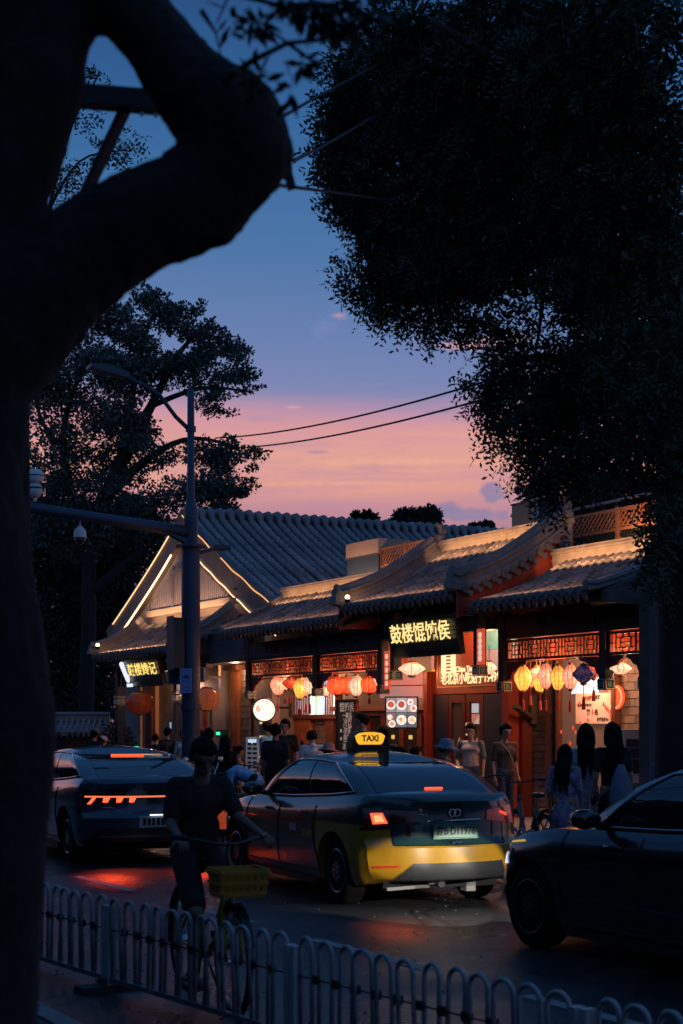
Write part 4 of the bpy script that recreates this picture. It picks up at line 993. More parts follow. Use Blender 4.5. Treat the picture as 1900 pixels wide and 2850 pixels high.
part(rb, 'drain_pipe', MB().tube([(xb + .07, 2.2, zb - .3), (xb + .07, 2.2, zm - .25)], .04, 8), M('rail_steel', (.25, .27, .3)))
xa, _ = onY(1424, 1430, 3.0); xb, _ = onY(1490, 1430, 3.0); zt = onY(1455, 1401, 3.0)[1]; zb = onY(1455, 1470, 3.0)[1]
db = thing('rooftop_tank', 'dark blue tank box behind the gate ridge beside the flue pipe', 'tank', ((xa + xb) / 2, 3, zb))
part(db, 'body', MB().span((xa, 3.0, zb - .5), (xb, 3.7, zt)), M('tank_blue', (.05, .08, .12), .5, var=.2, vs=3)); part(db, 'rim', MB().span((xa - .02, 2.98, zt), (xb + .02, 3.72, zt + .03)), NAVY)
part(db, 'rack', MB().span((xa - .1, 2.8, zb - .62), (xb + .2, 3.9, zb - .51)), NAVY)
xa, _ = onY(1490, 1430, 2.4); zt = onY(1490, 1325, 2.4)[1]
fl = thing('flue_pipe', 'slim metal flue pipe rising behind the gate roof into the leaves', 'flue', (xa, 2.4, 4.8))
part(fl, 'pipe', MB().tube([(xa, 2.4, 4.6), (xa, 2.4, zt + .5)], .055, 12), M('flue_steel', (.4, .37, .36), .4, .6), True)
part(fl, 'collar', MB().tube([(xa, 2.4, 5.5), (xa, 2.4, 5.56)], .075, 12).tube([(xa, 2.4, 6.3), (xa, 2.4, 6.36)], .075, 12), M('flue_steel', (.4, .37, .36)))

# ------------------------------------------------------------------ lamps of the place
WASH = (1.0, .44, .19)
eave_light(BX0 + .1, BX1 - .1, -.70, 3.90, 9, 84, WASH)
eave_light(CX0 + .2, CX1 - .2, -.70, 4.08, 9, 84, WASH)
eave_light(DX0, DX1, -.70, 3.84, 7, 84, WASH)
eave_light(AX0 + .2, AX1 - .1, -.70, 3.62, 17, 84, WASH)
# parapet washes lying at the top of the tiles
WASH2 = (1.0, .46, .20)
eave_light(BX0 + .1, BX1 - .2, .50, 4.42, 20, 96, WASH2); eave_light(CX0 + .3, CX1 - .2, .92, 4.9, 18, 96, WASH2); eave_light(CX1 + .3, DX1, .66, 4.34, 18, 96, WASH2)
eave_light(px0, px1, .35, 4.42, 26, 120, (1.0, .52, .28))
eave_light(2.0, 4.6, 1.4, 4.7, 34, 105, WASH2); eave_light(-5.6, -2.4, 1.6, 4.75, 26, 105, WASH2); eave_light(onY(962, 1560, 2.1)[0] - .2, onY(1052, 1560, 2.1)[0] + .2, 1.55, 4.8, 16, 105, WASH2)
for (x, y, z, e, c) in ((-7.9, .28, 2.72, 14, (1, .30, .11)), (-6.4, .28, 2.72, 14, (1, .34, .14)), (-4.8, .28, 2.72, 14, (1, .34, .14)), (-3.5, .28, 2.72, 14, (1, .34, .14)),
                        (1.8, .28, 2.72, 16, (1, .28, .10)), (3.2, .28, 2.72, 16, (1, .28, .10)), (4.4, .3, 2.72, 14, (1, .38, .17)),
                        (-7.3, .95, 2.7, 36, (1, .52, .28)), (-4.3, .95, 2.7, 34, (1, .50, .26)), (-1.2, .3, 3.45, 40, (1, .45, .22)), (.4, .2, 3.3, 18, (1, .5, .26)), (2.0, .85, 2.6, 32, (1, .52, .29)), (3.3, .8, 2.6, 26, (1, .52, .29)), (4.35, .75, 2.7, 20, (1, .52, .29)),
                        (onY(654, 1900, .45)[0], .45, 2.95, 14, (1, .5, .25)), (-14.6, .35, 2.7, 10, (1, .5, .28)), (-12.4, .1, 2.65, 10, (1, .5, .3)), (onY(770, 1900, 1.1)[0], 1.0, 2.9, 8, (1, .55, .3))):
    lamp('porch_lamp', 'POINT', (x, y, z), e * 1.35, c, .08)
for (x, y, z, e) in ((.9, -1.2, 3.3, 130), (-1.2, -.95, 3.4, 50), (-4.6, -1.0, 3.4, 110), (-7.2, -1.0, 3.4, 110), (3.0, -.9, 3.2, 40), (-12.5, -1.0, 3.2, 60)):
    lamp('eave_downlight', 'SPOT', (x, y, z), e, (1, .55, .3), .06, rot=(0, 0, 0), spot=R(95), blend=.6)
bulb = thing('spot_lamp', 'small bright uplight at the lower end of the left gate verge', 'lamp', (CX0 + .25, -.78, 4.02))
part(bulb, 'lamp_glass', MB().ell((CX0 + .25, -.78, 4.05), (.045, .045, .045), 10, 6), E('uplight', (1, .62, .32), 6), True)
part(bulb, 'holder', MB().lathe([(.05, -.08), (.05, -.02), (.03, -.01)], c=(CX0 + .25, -.78, 4.03), n=10), NAVY)
bulb = thing('spot_lamp', 'small bright uplight at the left end of the hall porch eaves', 'lamp', (AX0 + .35, -.8, 3.75))
part(bulb, 'lamp_glass', MB().ell((AX0 + .35, -.8, 3.78), (.05, .05, .05), 10, 6), E('uplight', (1, .62, .32), 6), True)
part(bulb, 'holder', MB().lathe([(.05, -.1), (.05, -.04), (.03, -.03)], c=(AX0 + .35, -.8, 3.78), n=10), NAVY)
bulb = thing('spot_lamp', 'tiny warm bulb glowing behind the lamp pole above the blue walking sign', 'lamp', (onY(509, 1848, -.6)[0], -.6, onY(509, 1848, -.6)[1]))
bx_, bz_ = onY(509, 1848, -.6)
part(bulb, 'lamp_glass', MB().ell((bx_, -.6, bz_), (.035, .035, .06), 10, 6), E('uplight', (1, .62, .32), 6), True); part(bulb, 'holder', MB().lathe([(.03, .06), (.03, .12), (.006, .14), (.006, .6)], c=(bx_, -.6, bz_), n=8), NAVY)

# ------------------------------------------------------------------ lanterns
def lantern(label, px, py, y, wpx, hpx, kind, tass=.0, group='silk lanterns hung under the eaves'):
    x, z = onY(px, py, y); Y = F0[1] + x * EX[1] + y * EY[1]
    sc_ = (1.2, 1.08) if group.startswith('silk') else (1, 1)
    r = wpx / 2 / F * Y * sc_[0]; h = hpx / 2 / F * Y * sc_[1]
    t = thing('lantern', label, 'lantern', (x, y, z), rnd.uniform(0, 1), group)
    shape, mt = kind
    if shape == 'tall': pr = [(.3, -1), (.55, -.85), (.97, -.1), (1.0, .15), (.92, .4), (.5, .92), (.35, 1)]
    elif shape == 'flat': pr = [(.2, -1), (.45, -.8), (.98, -.1), (1.0, .1), (.6, .7), (.3, 1)]
    else: pr = [(.3, -1), (.62, -.88), (.88, -.6), (1, -.15), (1, .15), (.88, .6), (.62, .88), (.3, 1)]
    part(t, 'shade', MB().lathe([(a * r, b * h) for a, b in pr], n=20, gore=.04), mt, 'auto' if shape != 'round' else True, rel=True)
    rib = MB()
    for k in range(10):
        a = 2 * math.pi * k / 10; rib.tube([(p * r * 1.005 * math.cos(a), p * r * 1.005 * math.sin(a), b * h) for p, b in pr], .004, 4)
    part(t, 'rib', rib, M('lantern_rib', (.25, .06, .03), .6), rel=True)
    part(t, 'cap', MB().lathe([(.32 * r, h - .01), (.34 * r, h + .025), (.1 * r, h + .04)], n=12), M('lantern_cap', (.2, .12, .05), .4), rel=True)
    part(t, 'base', MB().lathe([(.1 * r, -h - .04), (.3 * r, -h - .02), (.28 * r, -h + .01)], n=12), M('lantern_cap', (.2, .12, .05)), rel=True)
    part(t, 'hook', MB().tube([(0, 0, h + .03), (0, 0, h + .28)], .006, 5), M('lantern_cap', (.2, .12, .05)), rel=True)
    if tass:
        part(t, 'tassel', MB().tube([(0, 0, -h - .03), (0, 0, -h - tass * .5)], .006, 5).lathe([(.012, -h - tass * .5), (.022, -h - tass * .55), (.03, -h - tass)], n=8), M('tassel_red', (.3, .03, .02), .7), rel=True)
    return t
Yl = lantern_mat('silk_yellow', (1, .38, .05), (1, .58, .13), 1.45, 10, grad=0.28); Pk = lantern_mat('silk_pink', (1, .28, .16), (1, .5, .32), 1.3, 10, grad=0.28)
Cr = lantern_mat('silk_cream', (1, .5, .3), (1, .76, .52), 1.15, 12, grad=0.26); Rd = lantern_mat('silk_red', (1, .06, .018), (1, .15, .04), 1.25, 4, grad=0.24)
Dr = lantern_mat('silk_deep_red', (.8, .05, .02), (1, .16, .07), .75, 11, grad=0.22); Bl = lantern_mat('silk_blue', (.01, .03, .16), (.35, .12, .1), .38, 14)
Tl = lantern_mat('silk_sky_blue', (.15, .45, .8), (.4, .7, 1), .9, 8)
for a in (
    ('tall pink patterned lantern at the left end of the left porch', 773, 1907, .1, 36, 50, ('tall', Pk), .35),
    ('cream lantern tucked between the pink and the deep red one, left porch', 793, 1897, .35, 34, 40, ('tall', Cr), .3),
    ('flat deep red lantern in the left porch cluster', 806, 1902, -.05, 36, 27, ('flat', Dr), .3),
    ('tall amber lantern hanging lowest in the left porch cluster', 834, 1916, .0, 32, 52, ('tall', Yl), .4),
    ('pink lantern half hidden behind the amber one in the left porch', 850, 1912, .4, 30, 46, ('tall', Pk), .35),
    ('cream lantern with red specks beside the middle hanging post', 862, 1907, .05, 32, 46, ('tall', Cr), .4),
    ('sky blue lantern just right of the middle hanging post', 908, 1903, .3, 26, 30, ('round', Tl), 0),
    ('small cream lantern low beside the middle hanging post', 906, 1924, .2, 20, 24, ('tall', Cr), .0),
    ('plain round red lantern at the left of the red row', 936, 1908, .0, 46, 46, ('round', Rd), .3),
    ('plain round red lantern second in the red row', 966, 1907, .15, 42, 44, ('round', Rd), .3),
    ('cream speckled lantern between the plain red ones', 991, 1909, .0, 36, 52, ('tall', Cr), .3),
    ('plain round red lantern right of the cream speckled one', 1028, 1905, .0, 42, 44, ('round', Rd), .2),
    ('cream lantern cut by the post at the right end of the red row', 1053, 1893, .1, 26, 28, ('tall', Cr), .0),
    ('wide pale pink lantern hanging under the big gate sign', 1146, 1862, -.2, 66, 34, ('flat', Cr), .0),
    ('pale pink lantern in front of the glowing panel letters', 1361, 1860, .2, 34, 32, ('tall', Cr), .0),
    ('tall golden lantern first from the left in the right window', 1455, 1889, .0, 42, 62, ('tall', Yl), .3),
    ('pink lantern behind the first golden one, right window', 1476, 1890, .5, 30, 40, ('tall', Pk), .3),
    ('flat rosy lantern hanging behind in the right window', 1493, 1876, .3, 44, 34, ('flat', Pk), .0),
    ('golden lantern half hidden behind the tall pink one', 1503, 1901, .35, 36, 44, ('tall', Yl), .3),
    ('tall pink lantern in the middle of the right window', 1518, 1882, .0, 36, 64, ('tall', Pk), .35),
    ('tall golden lantern right of the tall pink one', 1552, 1887, .0, 36, 62, ('tall', Yl), .3),
    ('tall pink lantern left of the dark blue one', 1587, 1884, .05, 38, 62, ('tall', Pk), .35),
    ('flat dark blue lantern with white flowers', 1624, 1877, -.1, 54, 44, ('flat', Bl), .4),
    ('flat deep red lantern beside the right hanging post', 1652, 1866, .25, 40, 40, ('flat', Dr), .35),
    ('wide cream lantern under the small end frieze at far right', 1727, 1861, .1, 50, 32, ('flat', Cr), .0)): lantern(*a)
rods = thing('lantern_rod', 'thin rod that carries the row of red lanterns under the left porch', 'rod', (-4, .1, 2.7))
part(rods, 'rod', MB().tube([(-8.4, .1, 2.72), (-2.95, .1, 2.74)], .01, 6), M('lantern_cap', (.2, .12, .05)))
rods = thing('lantern_rod', 'thin rod that carries the silk lanterns of the right window', 'rod', (2.6, .1, 2.72))
part(rods, 'rod', MB().tube([(1.3, .1, 2.74), (4.6, .1, 2.76)], .01, 6), M('lantern_cap', (.2, .12, .05)))
# loose tassels hang in the left window from unseen lanterns
RedBig = M('lacquer_lantern', (.5, .085, .03), .35, var=.15, vs=3, emit=(1, .12, .03), es=.03)
lantern('big squat unlit red lantern below the small golden sign', 388, 1957, -.55, 80, 60, ('round', RedBig), .5, 'big red lanterns of the hall')
RedBig2 = M('lacquer_lantern_lit', (.6, .13, .045), .35, var=.15, vs=3, emit=(1, .2, .06), es=.14)
lantern('big squat orange red lantern half hidden by the lamp pole', 572, 1946, -.5, 74, 60, ('round', RedBig2), .45, 'big red lanterns of the hall')

# ------------------------------------------------------------------ signs and boards at the shopfront
rd = thing('round_blade_sign', 'round white light box with a faint red 6, on a bracket left of the lanterns', 'sign', onY(734, 1976, -.1)[0:1] + (-.1, onY(734, 1976, -.1)[1]), R(90) - R(20))
rr_ = 30 / F * 33.6
part(rd, 'case', MB().lathe([(rr_ + .02, -.07), (rr_ + .03, -.05), (rr_ + .03, .05), (rr_ + .02, .07)], n=32, axis='y'), M('sign_case_black', (.015, .015, .015), .4), rel=True)
part(rd, 'lit_face', MB().lathe([(rr_, -.078), (rr_, -.072)], n=32, axis='y'), lantern_mat('round_sign_face', (.95, .93, .84), (.96, .97, .92), .85, 2, crack=False), rel=True)
text(rd, 'face_lettering', '6', .2, E('faint_red', (1, .35, .25), .7), (-.13, -.084, .03), (R(90), 0, 0), .004, .001)
part(rd, 'bracket', MB().bar((rr_, 0, .05), (rr_ + .35, 0, .05), .05).span((rr_ + .3, -.05, -.15), (rr_ + .36, .05, .25)), M('sign_case_black', (.015, .015, .015)), rel=True)
mbd = thing('menu_board', 'tall black menu board with white handwriting between window and gate', 'menu board', (onY(963, 2020, .0)[0], .0, .2))
xa = onY(938, 2020, 0)[0]; xb = onY(988, 2020, 0)[0]; zt = onY(963, 1951, 0)[1]
part(mbd, 'board', MB().span((xa, .0, .25), (xb, .05, zt)), M('slate_board', (.018, .018, .02), .55)); fr = MB().span((xa - .03, -.02, .2), (xa, .06, zt + .03)).span((xb, -.02, .2), (xb + .03, .06, zt + .03)).span((xa, -.02, zt), (xb, .06, zt + .03)).span((xa, -.02, .2), (xb, .06, .25))
part(mbd, 'frame', fr, M('board_frame', (.04, .02, .014), .5))
chalk = M('chalk_white', (.75, .72, .68), .8, emit=(1, .9, .8), es=.06)
om = ORG[mbd]
for (b_, px, py, sz) in (('馄饨侯', 965, 1970, .2), ('一碗品', 966, 1993, .13), ('冷饮', 967, 2012, .17), ('冰粥', 967, 2034, .17), ('刨冰', 967, 2056, .17), ('冰淇淋', 969, 2079, .16)):
    q = onY(px, py, -.01); text(mbd, 'chalk_lettering', b_, sz, chalk, (q[0] - om[0], -.012 - om[1], q[1] - om[2]), (R(90), 0, 0), .002, .001)
for py in (2034, 2056): q = onY(949, py, -.01); part(mbd, 'chalk_doodle', MB().lathe([(.035, -.004), (.035, .004)], c=(q[0], -.01, q[1]), n=10, axis='y'), chalk)
# food light box: six photographs of dishes, turned towards the road
fz = onY(1117, 1983, .0)[1]
fb = thing('food_light_box', 'bright light box with six photographs of dishes left of the gate door', 'light box', (onY(1117, 1983, .0)[0], .0, fz), R(54))
part(fb, 'case', MB().span((-.3, .0, -.29), (.3, .07, .29)), M('sign_case_black', (.015, .015, .015)), rel=True)
def dish(cx, cz, w_, h_, bgc, items):
    pa = part(fb, 'dish_photo', MB().span((cx - w_ / 2, -.006, cz - h_ / 2), (cx + w_ / 2, -.001, cz + h_ / 2)), E('photo_bg_%d' % int(sum(bgc) * 100), bgc, .55), rel=True)
    for k, (dx, dz, r, c, e) in enumerate(items):
        if isinstance(c, tuple): mt = lantern_mat('dish_%d_%d_%d' % tuple(int(q * 99) for q in c), c, tuple(q * .6 for q in c), e * 1.05, 30, crack=False)
        part(pa, 'printed_plate', MB().lathe([(r, -.0085 - k * .0015), (r, -.0075 - k * .0015)], c=(cx + dx, 0, cz + dz), n=16, axis='y'), mt, rel=True)
wh = (.95, .95, .95)
dish(-.19, .135, .17, .26, (.5, .42, .4), [(0, 0, .083, wh, .95), (0, .01, .06, (.6, .12, .07), .8)])
dish(.0, .135, .19, .26, (.62, .6, .62), [(0, 0, .088, wh, .95), (0, .01, .062, (.55, .1, .06), .8)])
dish(.19, .135, .17, .26, (.7, .55, .52), [(-.03, .05, .055, wh, .9), (-.03, .05, .03, (.85, .4, .3), .8), (.03, -.06, .06, wh, .9), (.03, -.06, .035, (.7, .25, .2), .8)])
dish(-.19, -.135, .17, .26, (.4, .24, .22), [(-.02, .05, .05, (.9, .85, .8), .8), (.02, -.07, .065, wh, .9), (.02, -.07, .04, (.75, .35, .25), .8)])
dish(.0, -.135, .19, .26, (.25, .27, .33), [(0, 0, .09, wh, 1.0), (0, 0, .06, (.85, .8, .5), .9), (-.01, .01, .03, (.8, .35, .15), .8)])
dish(.19, -.135, .17, .26, (.2, .2, .22), [(0, 0, .075, wh, .8), (0, 0, .052, (.8, .65, .35), .8)])
# second banner of pale lit paper above the food box
pb = thing('pink_banner', 'translucent pinkish lit banner hanging above the food light box', 'banner', (onY(1115, 1905, .35)[0], .35, onY(1115, 1905, .35)[1]), R(30))
part(pb, 'sheet', MB().span((-.45, 0, -.25), (.45, .01, .25)), lantern_mat('banner_pink', (.8, .3, .25), (.55, .35, .33), .45, 1.5, crack=False), rel=True)
part(pb, 'rail', MB().tube([(-.5, 0, .26), (.5, 0, .26)], .012, 6).tube([(-.5, 0, -.02), (.5, 0, -.02)], .01, 6), REDW, rel=True)
# painted corner board lit yellow and blue, behind the wide pink lantern
cbd = thing('painted_corner_board', 'carved corner board painted yellow and blue beside the gate sign', 'board', (onY(1178, 1840, .6)[0], .6, onY(1178, 1840, .6)[1]))
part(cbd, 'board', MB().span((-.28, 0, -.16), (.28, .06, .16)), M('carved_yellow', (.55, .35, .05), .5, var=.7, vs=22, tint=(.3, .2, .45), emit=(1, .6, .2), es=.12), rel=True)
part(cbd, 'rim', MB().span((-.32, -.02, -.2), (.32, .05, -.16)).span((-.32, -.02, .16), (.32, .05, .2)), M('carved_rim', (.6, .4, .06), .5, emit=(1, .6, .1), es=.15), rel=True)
cbd = thing('painted_corner_board', 'carved and painted boards with a teal panel above the right end of the glowing letters', 'board', (onY(1375, 1790, .5)[0], .5, onY(1375, 1790, .5)[1]))
wv = .62
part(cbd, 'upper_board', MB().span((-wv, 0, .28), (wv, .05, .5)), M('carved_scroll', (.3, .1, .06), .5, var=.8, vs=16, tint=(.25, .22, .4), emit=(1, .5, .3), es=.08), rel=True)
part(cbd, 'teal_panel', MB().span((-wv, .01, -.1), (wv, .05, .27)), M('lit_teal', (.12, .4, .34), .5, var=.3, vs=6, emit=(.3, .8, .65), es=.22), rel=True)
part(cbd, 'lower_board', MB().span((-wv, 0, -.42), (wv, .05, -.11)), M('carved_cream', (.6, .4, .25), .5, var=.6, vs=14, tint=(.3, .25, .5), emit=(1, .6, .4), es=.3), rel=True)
# power bank kiosk and the yellow label strip by the left porch
kq = onY(713, 2102, .0)
ks = thing('power_bank_kiosk', 'slim pale blue power bank kiosk under the round white sign', 'kiosk', (kq[0], .0, .15), R(20))
part(ks, 'cabinet', MB().span((-.2, -.12, 0), (.2, .12, 1.32)), M('kiosk_white', (.5, .55, .6), .4, emit=(.4, .6, 1), es=.05), rel=True)
for k in range(9):
    for dx in (-.08, .08): part(ks, 'slot', MB().span((dx - .06, -.135, .35 + k * .1), (dx + .06, -.122, .4 + k * .1)), NAVY, rel=True)
part(ks, 'screen', MB().span((-.12, -.13, 1.18), (.12, -.121, 1.27)), E('kiosk_screen', (.6, .8, 1), .8), rel=True)
yl = thing('label_post', 'mustard yellow post with three glowing yellow labels beside the kiosk', 'post', (onY(729, 2080, -.05)[0], -.05, .15))
part(yl, 'post', MB().span((-.14, 0, 0), (.14, .06, 1.75)), M('mustard_board', (.3, .2, .04), .6), rel=True)
for z in (1.6, 1.25, .82): part(yl, 'label_plate', MB().span((-.1, -.012, z), (.12, -.002, z + .1)), E('label_yellow', (1, .85, .3), .8), rel=True)
# white machine by the right pier
vm = thing('vending_cabinet', 'tall white cabinet with a dark window and a small green ring light', 'cabinet', (onY(1765, 2080, .45)[0], .45, .15), R(16))
part(vm, 'body', MB().span((-.3, -.22, 0), (.3, .22, 1.52)), M('cabinet_white', (.38, .38, .37), .5), rel=True)
part(vm, 'dark_window', MB().span((.02, -.232, .88), (.26, -.222, 1.38)), M('cabinet_window', (.02, .022, .03), .15), rel=True)
for z in (1.24, 1.08): part(vm, 'shelf', MB().span((.03, -.24, z), (.25, -.233, z + .03)), M('cabinet_shelf', (.08, .09, .13), .4), rel=True)
part(vm, 'ring_light', MB().tube([(-.12 + .03 * math.cos(a * math.pi / 8), -.228, 1.46 + .03 * math.sin(a * math.pi / 8)) for a in range(17)], .006, 5), E('ring_green', (.1, 1, .6), 2.0), rel=True)
gv_ = MB()
for k in range(5): gv_.span((-.19, -.226, .86 + k * .1), (-.1, -.2215, .93 + k * .1))
part(vm, 'side_glyph', gv_, M('cabinet_ink', (.12, .13, .16), .6), rel=True)
part(vm, 'coin_tray', MB().span((.04, -.235, .62), (.24, -.222, .74)), M('cabinet_shelf', (.08, .09, .13)), rel=True)
# green exit light deep in the left shop
gx = onY(608, 2042, .6); ge = thing('green_light_sign', 'small green lit sign in the dark doorway right of the lamp pole', 'sign', (gx[0], .6, gx[1]))
part(ge, 'lit_face', MB().span((-.1, -.02, -.03), (.08, .0, .04)), E('exit_green', (.05, 1, .5), 1.3), rel=True); part(ge, 'case', MB().span((-.14, .001, -.09), (.55, .05, .09)), M('exit_case', (.02, .07, .045), .5), rel=True)

# ------------------------------------------------------------------ lamp and signal pole
PX = -2.81; PY = 29.4
pole = thing('lamp_pole', 'tall blue grey lamp and signal pole rising in front of the gable', 'lamp pole', (PX, PY, .15), R(28) + R(90), world=True)
PM = M('pole_paint', (.065, .09, .135), .45, .3, var=.15, vs=3)
# own frame: x to the street side (away from the shops), y along
ND = Vector((-EY[0], -EY[1], 0)); pole.rotation_euler = (0, 0, math.atan2(ND.y, ND.x))
zz = lambda v: v - .15
part(pole, 'shaft', MB().lathe([(.18, 0), (.172, zz(5.1))], n=12), PM, 'auto', rel=True)
part(pole, 'base_flange', MB().lathe([(.28, 0), (.28, .03), (.19, .05)], n=12).lathe([(.205, zz(2.02)), (.205, zz(2.12))], n=12), PM, rel=True)
part(pole, 'sleeve', MB().lathe([(.13, zz(5.1)), (.13, zz(5.42)), (.135, zz(5.45)), (.13, zz(5.75)), (.085, zz(5.92))], n=12), PM, 'auto', rel=True)
part(pole, 'upper_shaft', MB().lathe([(.072, zz(5.9)), (.066, zz(7.98)), (.05, zz(8.0))], n=10), PM, 'auto', rel=True)
part(pole, 'collar', MB().lathe([(.1, zz(7.2)), (.1, zz(7.3))], n=10).lathe([(.3, zz(5.04)), (.3, zz(5.08))], n=10), PM, rel=True)
part(pole, 'mast_arm', MB().tube([(.1, 0, zz(5.33)), (1.5, 0, zz(5.45)), (4.2, 0, zz(5.68))], [.115, .105, .095], 12), PM, True, rel=True)
br_ = MB()
for s in (-.07, .07): br_.prism([(.1, zz(5.2)), (.5, zz(5.28)), (.1, zz(5.1))], s - .01, s + .01)
part(pole, 'gusset', br_, PM, rel=True)
part(pole, 'lamp_arm', MB().tube([(.05, 0, zz(7.25)), (.3, 0, zz(7.45)), (.62, 0, zz(7.82)), (.95, 0, zz(7.98)), (1.35, 0, zz(8.1))], [.045, .042, .04, .038, .035], 8), PM, True, rel=True)
part(pole, 'lamp_head', MB().prism([(1.25, zz(8.05)), (1.75, zz(8.14)), (1.98, zz(8.18)), (1.98, zz(8.24)), (1.7, zz(8.27)), (1.25, zz(8.16))], -.13, .13), PM, rel=True)
part(pole, 'side_arm', MB().tube([(-.1, 0, zz(4.92)), (-.4, 0, zz(5.02)), (-.8, 0, zz(5.06))], .035, 8).box((-.62, 0, zz(5.08)), (.36, .09, .08)), PM, rel=True)
def arm(L, dz=0): return (PX + ND.x * L, PY + ND.y * L, 5.35 + .085 * L + dz)
CW = M('camera_white', (.75, .78, .8), .35)
dc = thing('dome_camera', 'white dome camera hanging under the mast arm', 'camera', arm(2.15, -.12), 0, world=True); dc.scale = (.72, .72, .72)
part(dc, 'housing', MB().lathe([(.012, 0), (.012, -.12), (.05, -.14), (.07, -.17), (.13, -.22), (.15, -.3), (.155, -.4), (.16, -.42), (.15, -.43)], n=20), CW, 'auto', rel=True)
part(dc, 'dome', MB().lathe([(.14, -.43), (.13, -.5), (.1, -.56), (.05, -.6), (0, -.61)], n=20), M('camera_dome', (.03, .03, .035), .1), True, rel=True)
b2 = thing('ball_camera', 'white twin ball camera standing on the far end of the mast arm', 'camera', arm(2.98, .1), 0, world=True)
part(b2, 'stem', MB().lathe([(.03, 0), (.03, .06)], n=10).lathe([(.03, .3), (.03, .36)], n=10), CW, rel=True)
part(b2, 'lower_ball', MB().ell((0, 0, .2), (.13, .13, .15)), CW, True, rel=True)
part(b2, 'lower_band', MB().lathe([(.131, .22), (.134, .235), (.131, .25)], n=20), NAVY, rel=True)
part(b2, 'hood', MB().lathe([(.05, .34), (.14, .36), (.16, .42), (.15, .5), (.1, .56), (.02, .58)], n=20), CW, 'auto', rel=True)
part(b2, 'hood_band', MB().lathe([(.156, .44), (.16, .45), (.156, .465)], n=20), NAVY, rel=True)
# signal box seen from behind, on a bracket left of the shaft
sgx = (PX + ND.x * .28, PY + ND.y * .28)
ts_ = thing('traffic_signal', 'dark traffic signal seen from behind, clamped left of the lamp pole', 'traffic signal', (sgx[0], sgx[1], 3.12), math.atan2(ND.y, ND.x), world=True)
part(ts_, 'housing', MB().span((-.1, -.13, -.34), (.12, .13, .6)), M('signal_black', (.03, .035, .045), .45), rel=True)
part(ts_, 'backplate_edge', MB().span((.12, -.15, -.37), (.14, .15, .63)), M('signal_edge', (.1, .11, .13), .45), rel=True)
part(ts_, 'bracket', MB().tube([(-.28, 0, .55), (-.1, 0, .55)], .025, 6).tube([(-.28, 0, -.15), (-.1, 0, -.15)], .025, 6), PM, rel=True)
for z in (.45, .13, -.19): part(ts_, 'visor', MB().tube([(.0, -.135, z), (.0, -.32, z - .02)], .1, 10), M('signal_black', (.03, .035, .045)), rel=True)
def plate(label, px0, px1, py0, py1, Y, face, glyph):
    c = at((px0 + px1) / 2, (py0 + py1) / 2, Y); w_ = (px1 - px0) / F * Y; h_ = (py1 - py0) / F * Y
    g = thing('street_sign', label, 'sign', c, R(4), world=True)
    part(g, 'panel', MB().span((-w_ / 2, 0, -h_ / 2), (w_ / 2, .02, h_ / 2)), face, rel=True)
    bd = MB(); e = .012
    bd.span((-w_ / 2 + e, -.004, h_ / 2 - 2 * e), (w_ / 2 - e, -.001, h_ / 2 - e)).span((-w_ / 2 + e, -.004, -h_ / 2 + e), (w_ / 2 - e, -.001, -h_ / 2 + 2 * e)).span((-w_ / 2 + e, -.004, -h_ / 2 + 2 * e), (-w_ / 2 + 2 * e, -.001, h_ / 2 - 2 * e)).span((w_ / 2 - 2 * e, -.004, -h_ / 2 + 2 * e), (w_ / 2 - e, -.001, h_ / 2 - 2 * e))
    part(g, 'border', bd, M('sign_white', (.4, .55, .8), .5), rel=True)
    part(g, 'clamp', MB().span((-.03, .021, -.05), (.14, .08, .05)), PM, rel=True)
    if glyph:
        part(g, 'pictogram_field', MB().span((-w_ * .36, -.0045, -h_ * .02), (w_ * .36, -.0015, h_ * .4)), M('sign_light_blue', (.14, .3, .6), .5), rel=True)
        pg = MB().prism([(-w_ * .22, h_ * .1), (w_ * .25, h_ * .08), (w_ * .28, h_ * .12), (w_ * .1, h_ * .2), (w_ * .02, h_ * .27), (-w_ * .05, h_ * .2), (-w_ * .24, h_ * .16)], -.008, -.005)
        part(g, 'pictogram', pg, M('sign_ink', (.015, .04, .12), .5), rel=True)
        gl_ = MB()
        for k in range(4): gl_.span((-w_ * .36 + k * w_ * .19, -.005, -h_ * .24), (-w_ * .22 + k * w_ * .19, -.0015, -h_ * .08))
        gl_.span((-w_ * .2, -.005, -h_ * .36), (w_ * .2, -.0015, -h_ * .3))
        part(g, 'sign_glyph', gl_, M('sign_mid_blue', (.2, .36, .65), .5), rel=True)
    return g
SB = M('sign_blue', (.07, .22, .6), .45, var=.1, vs=4)
plate('blue rectangular sign with a pictogram on the front of the lamp pole', 500, 534, 1860, 1929, 29.1, SB, True)
plate('dark blue sign plate left of the lamp pole, turned away', 467, 500, 1858, 1905, 29.5, M('sign_back_blue', (.025, .045, .09), .5), False)
# power lines crossing the sky
wr = M('cable_black', (.02, .02, .022), .6)
for lb, a, b, sg_ in (('upper of the two black power lines crossing the sunset', (600, 1219, 62), (1620, 975, 30), .35), ('lower of the two black power lines crossing the sunset', (650, 1247, 62), (1620, 1030, 30), .3)):
    A_ = at(*a); B_ = at(*b); pts = [A_.lerp(B_, i / 24) - Vector((0, 0, sg_ * 4 * (i / 24) * (1 - i / 24))) for i in range(25)]
    solo('power_line', MB().tube(pts, .028, 5), wr, lb, 'cable', rel=True, world=True, group='power lines over the roofs')
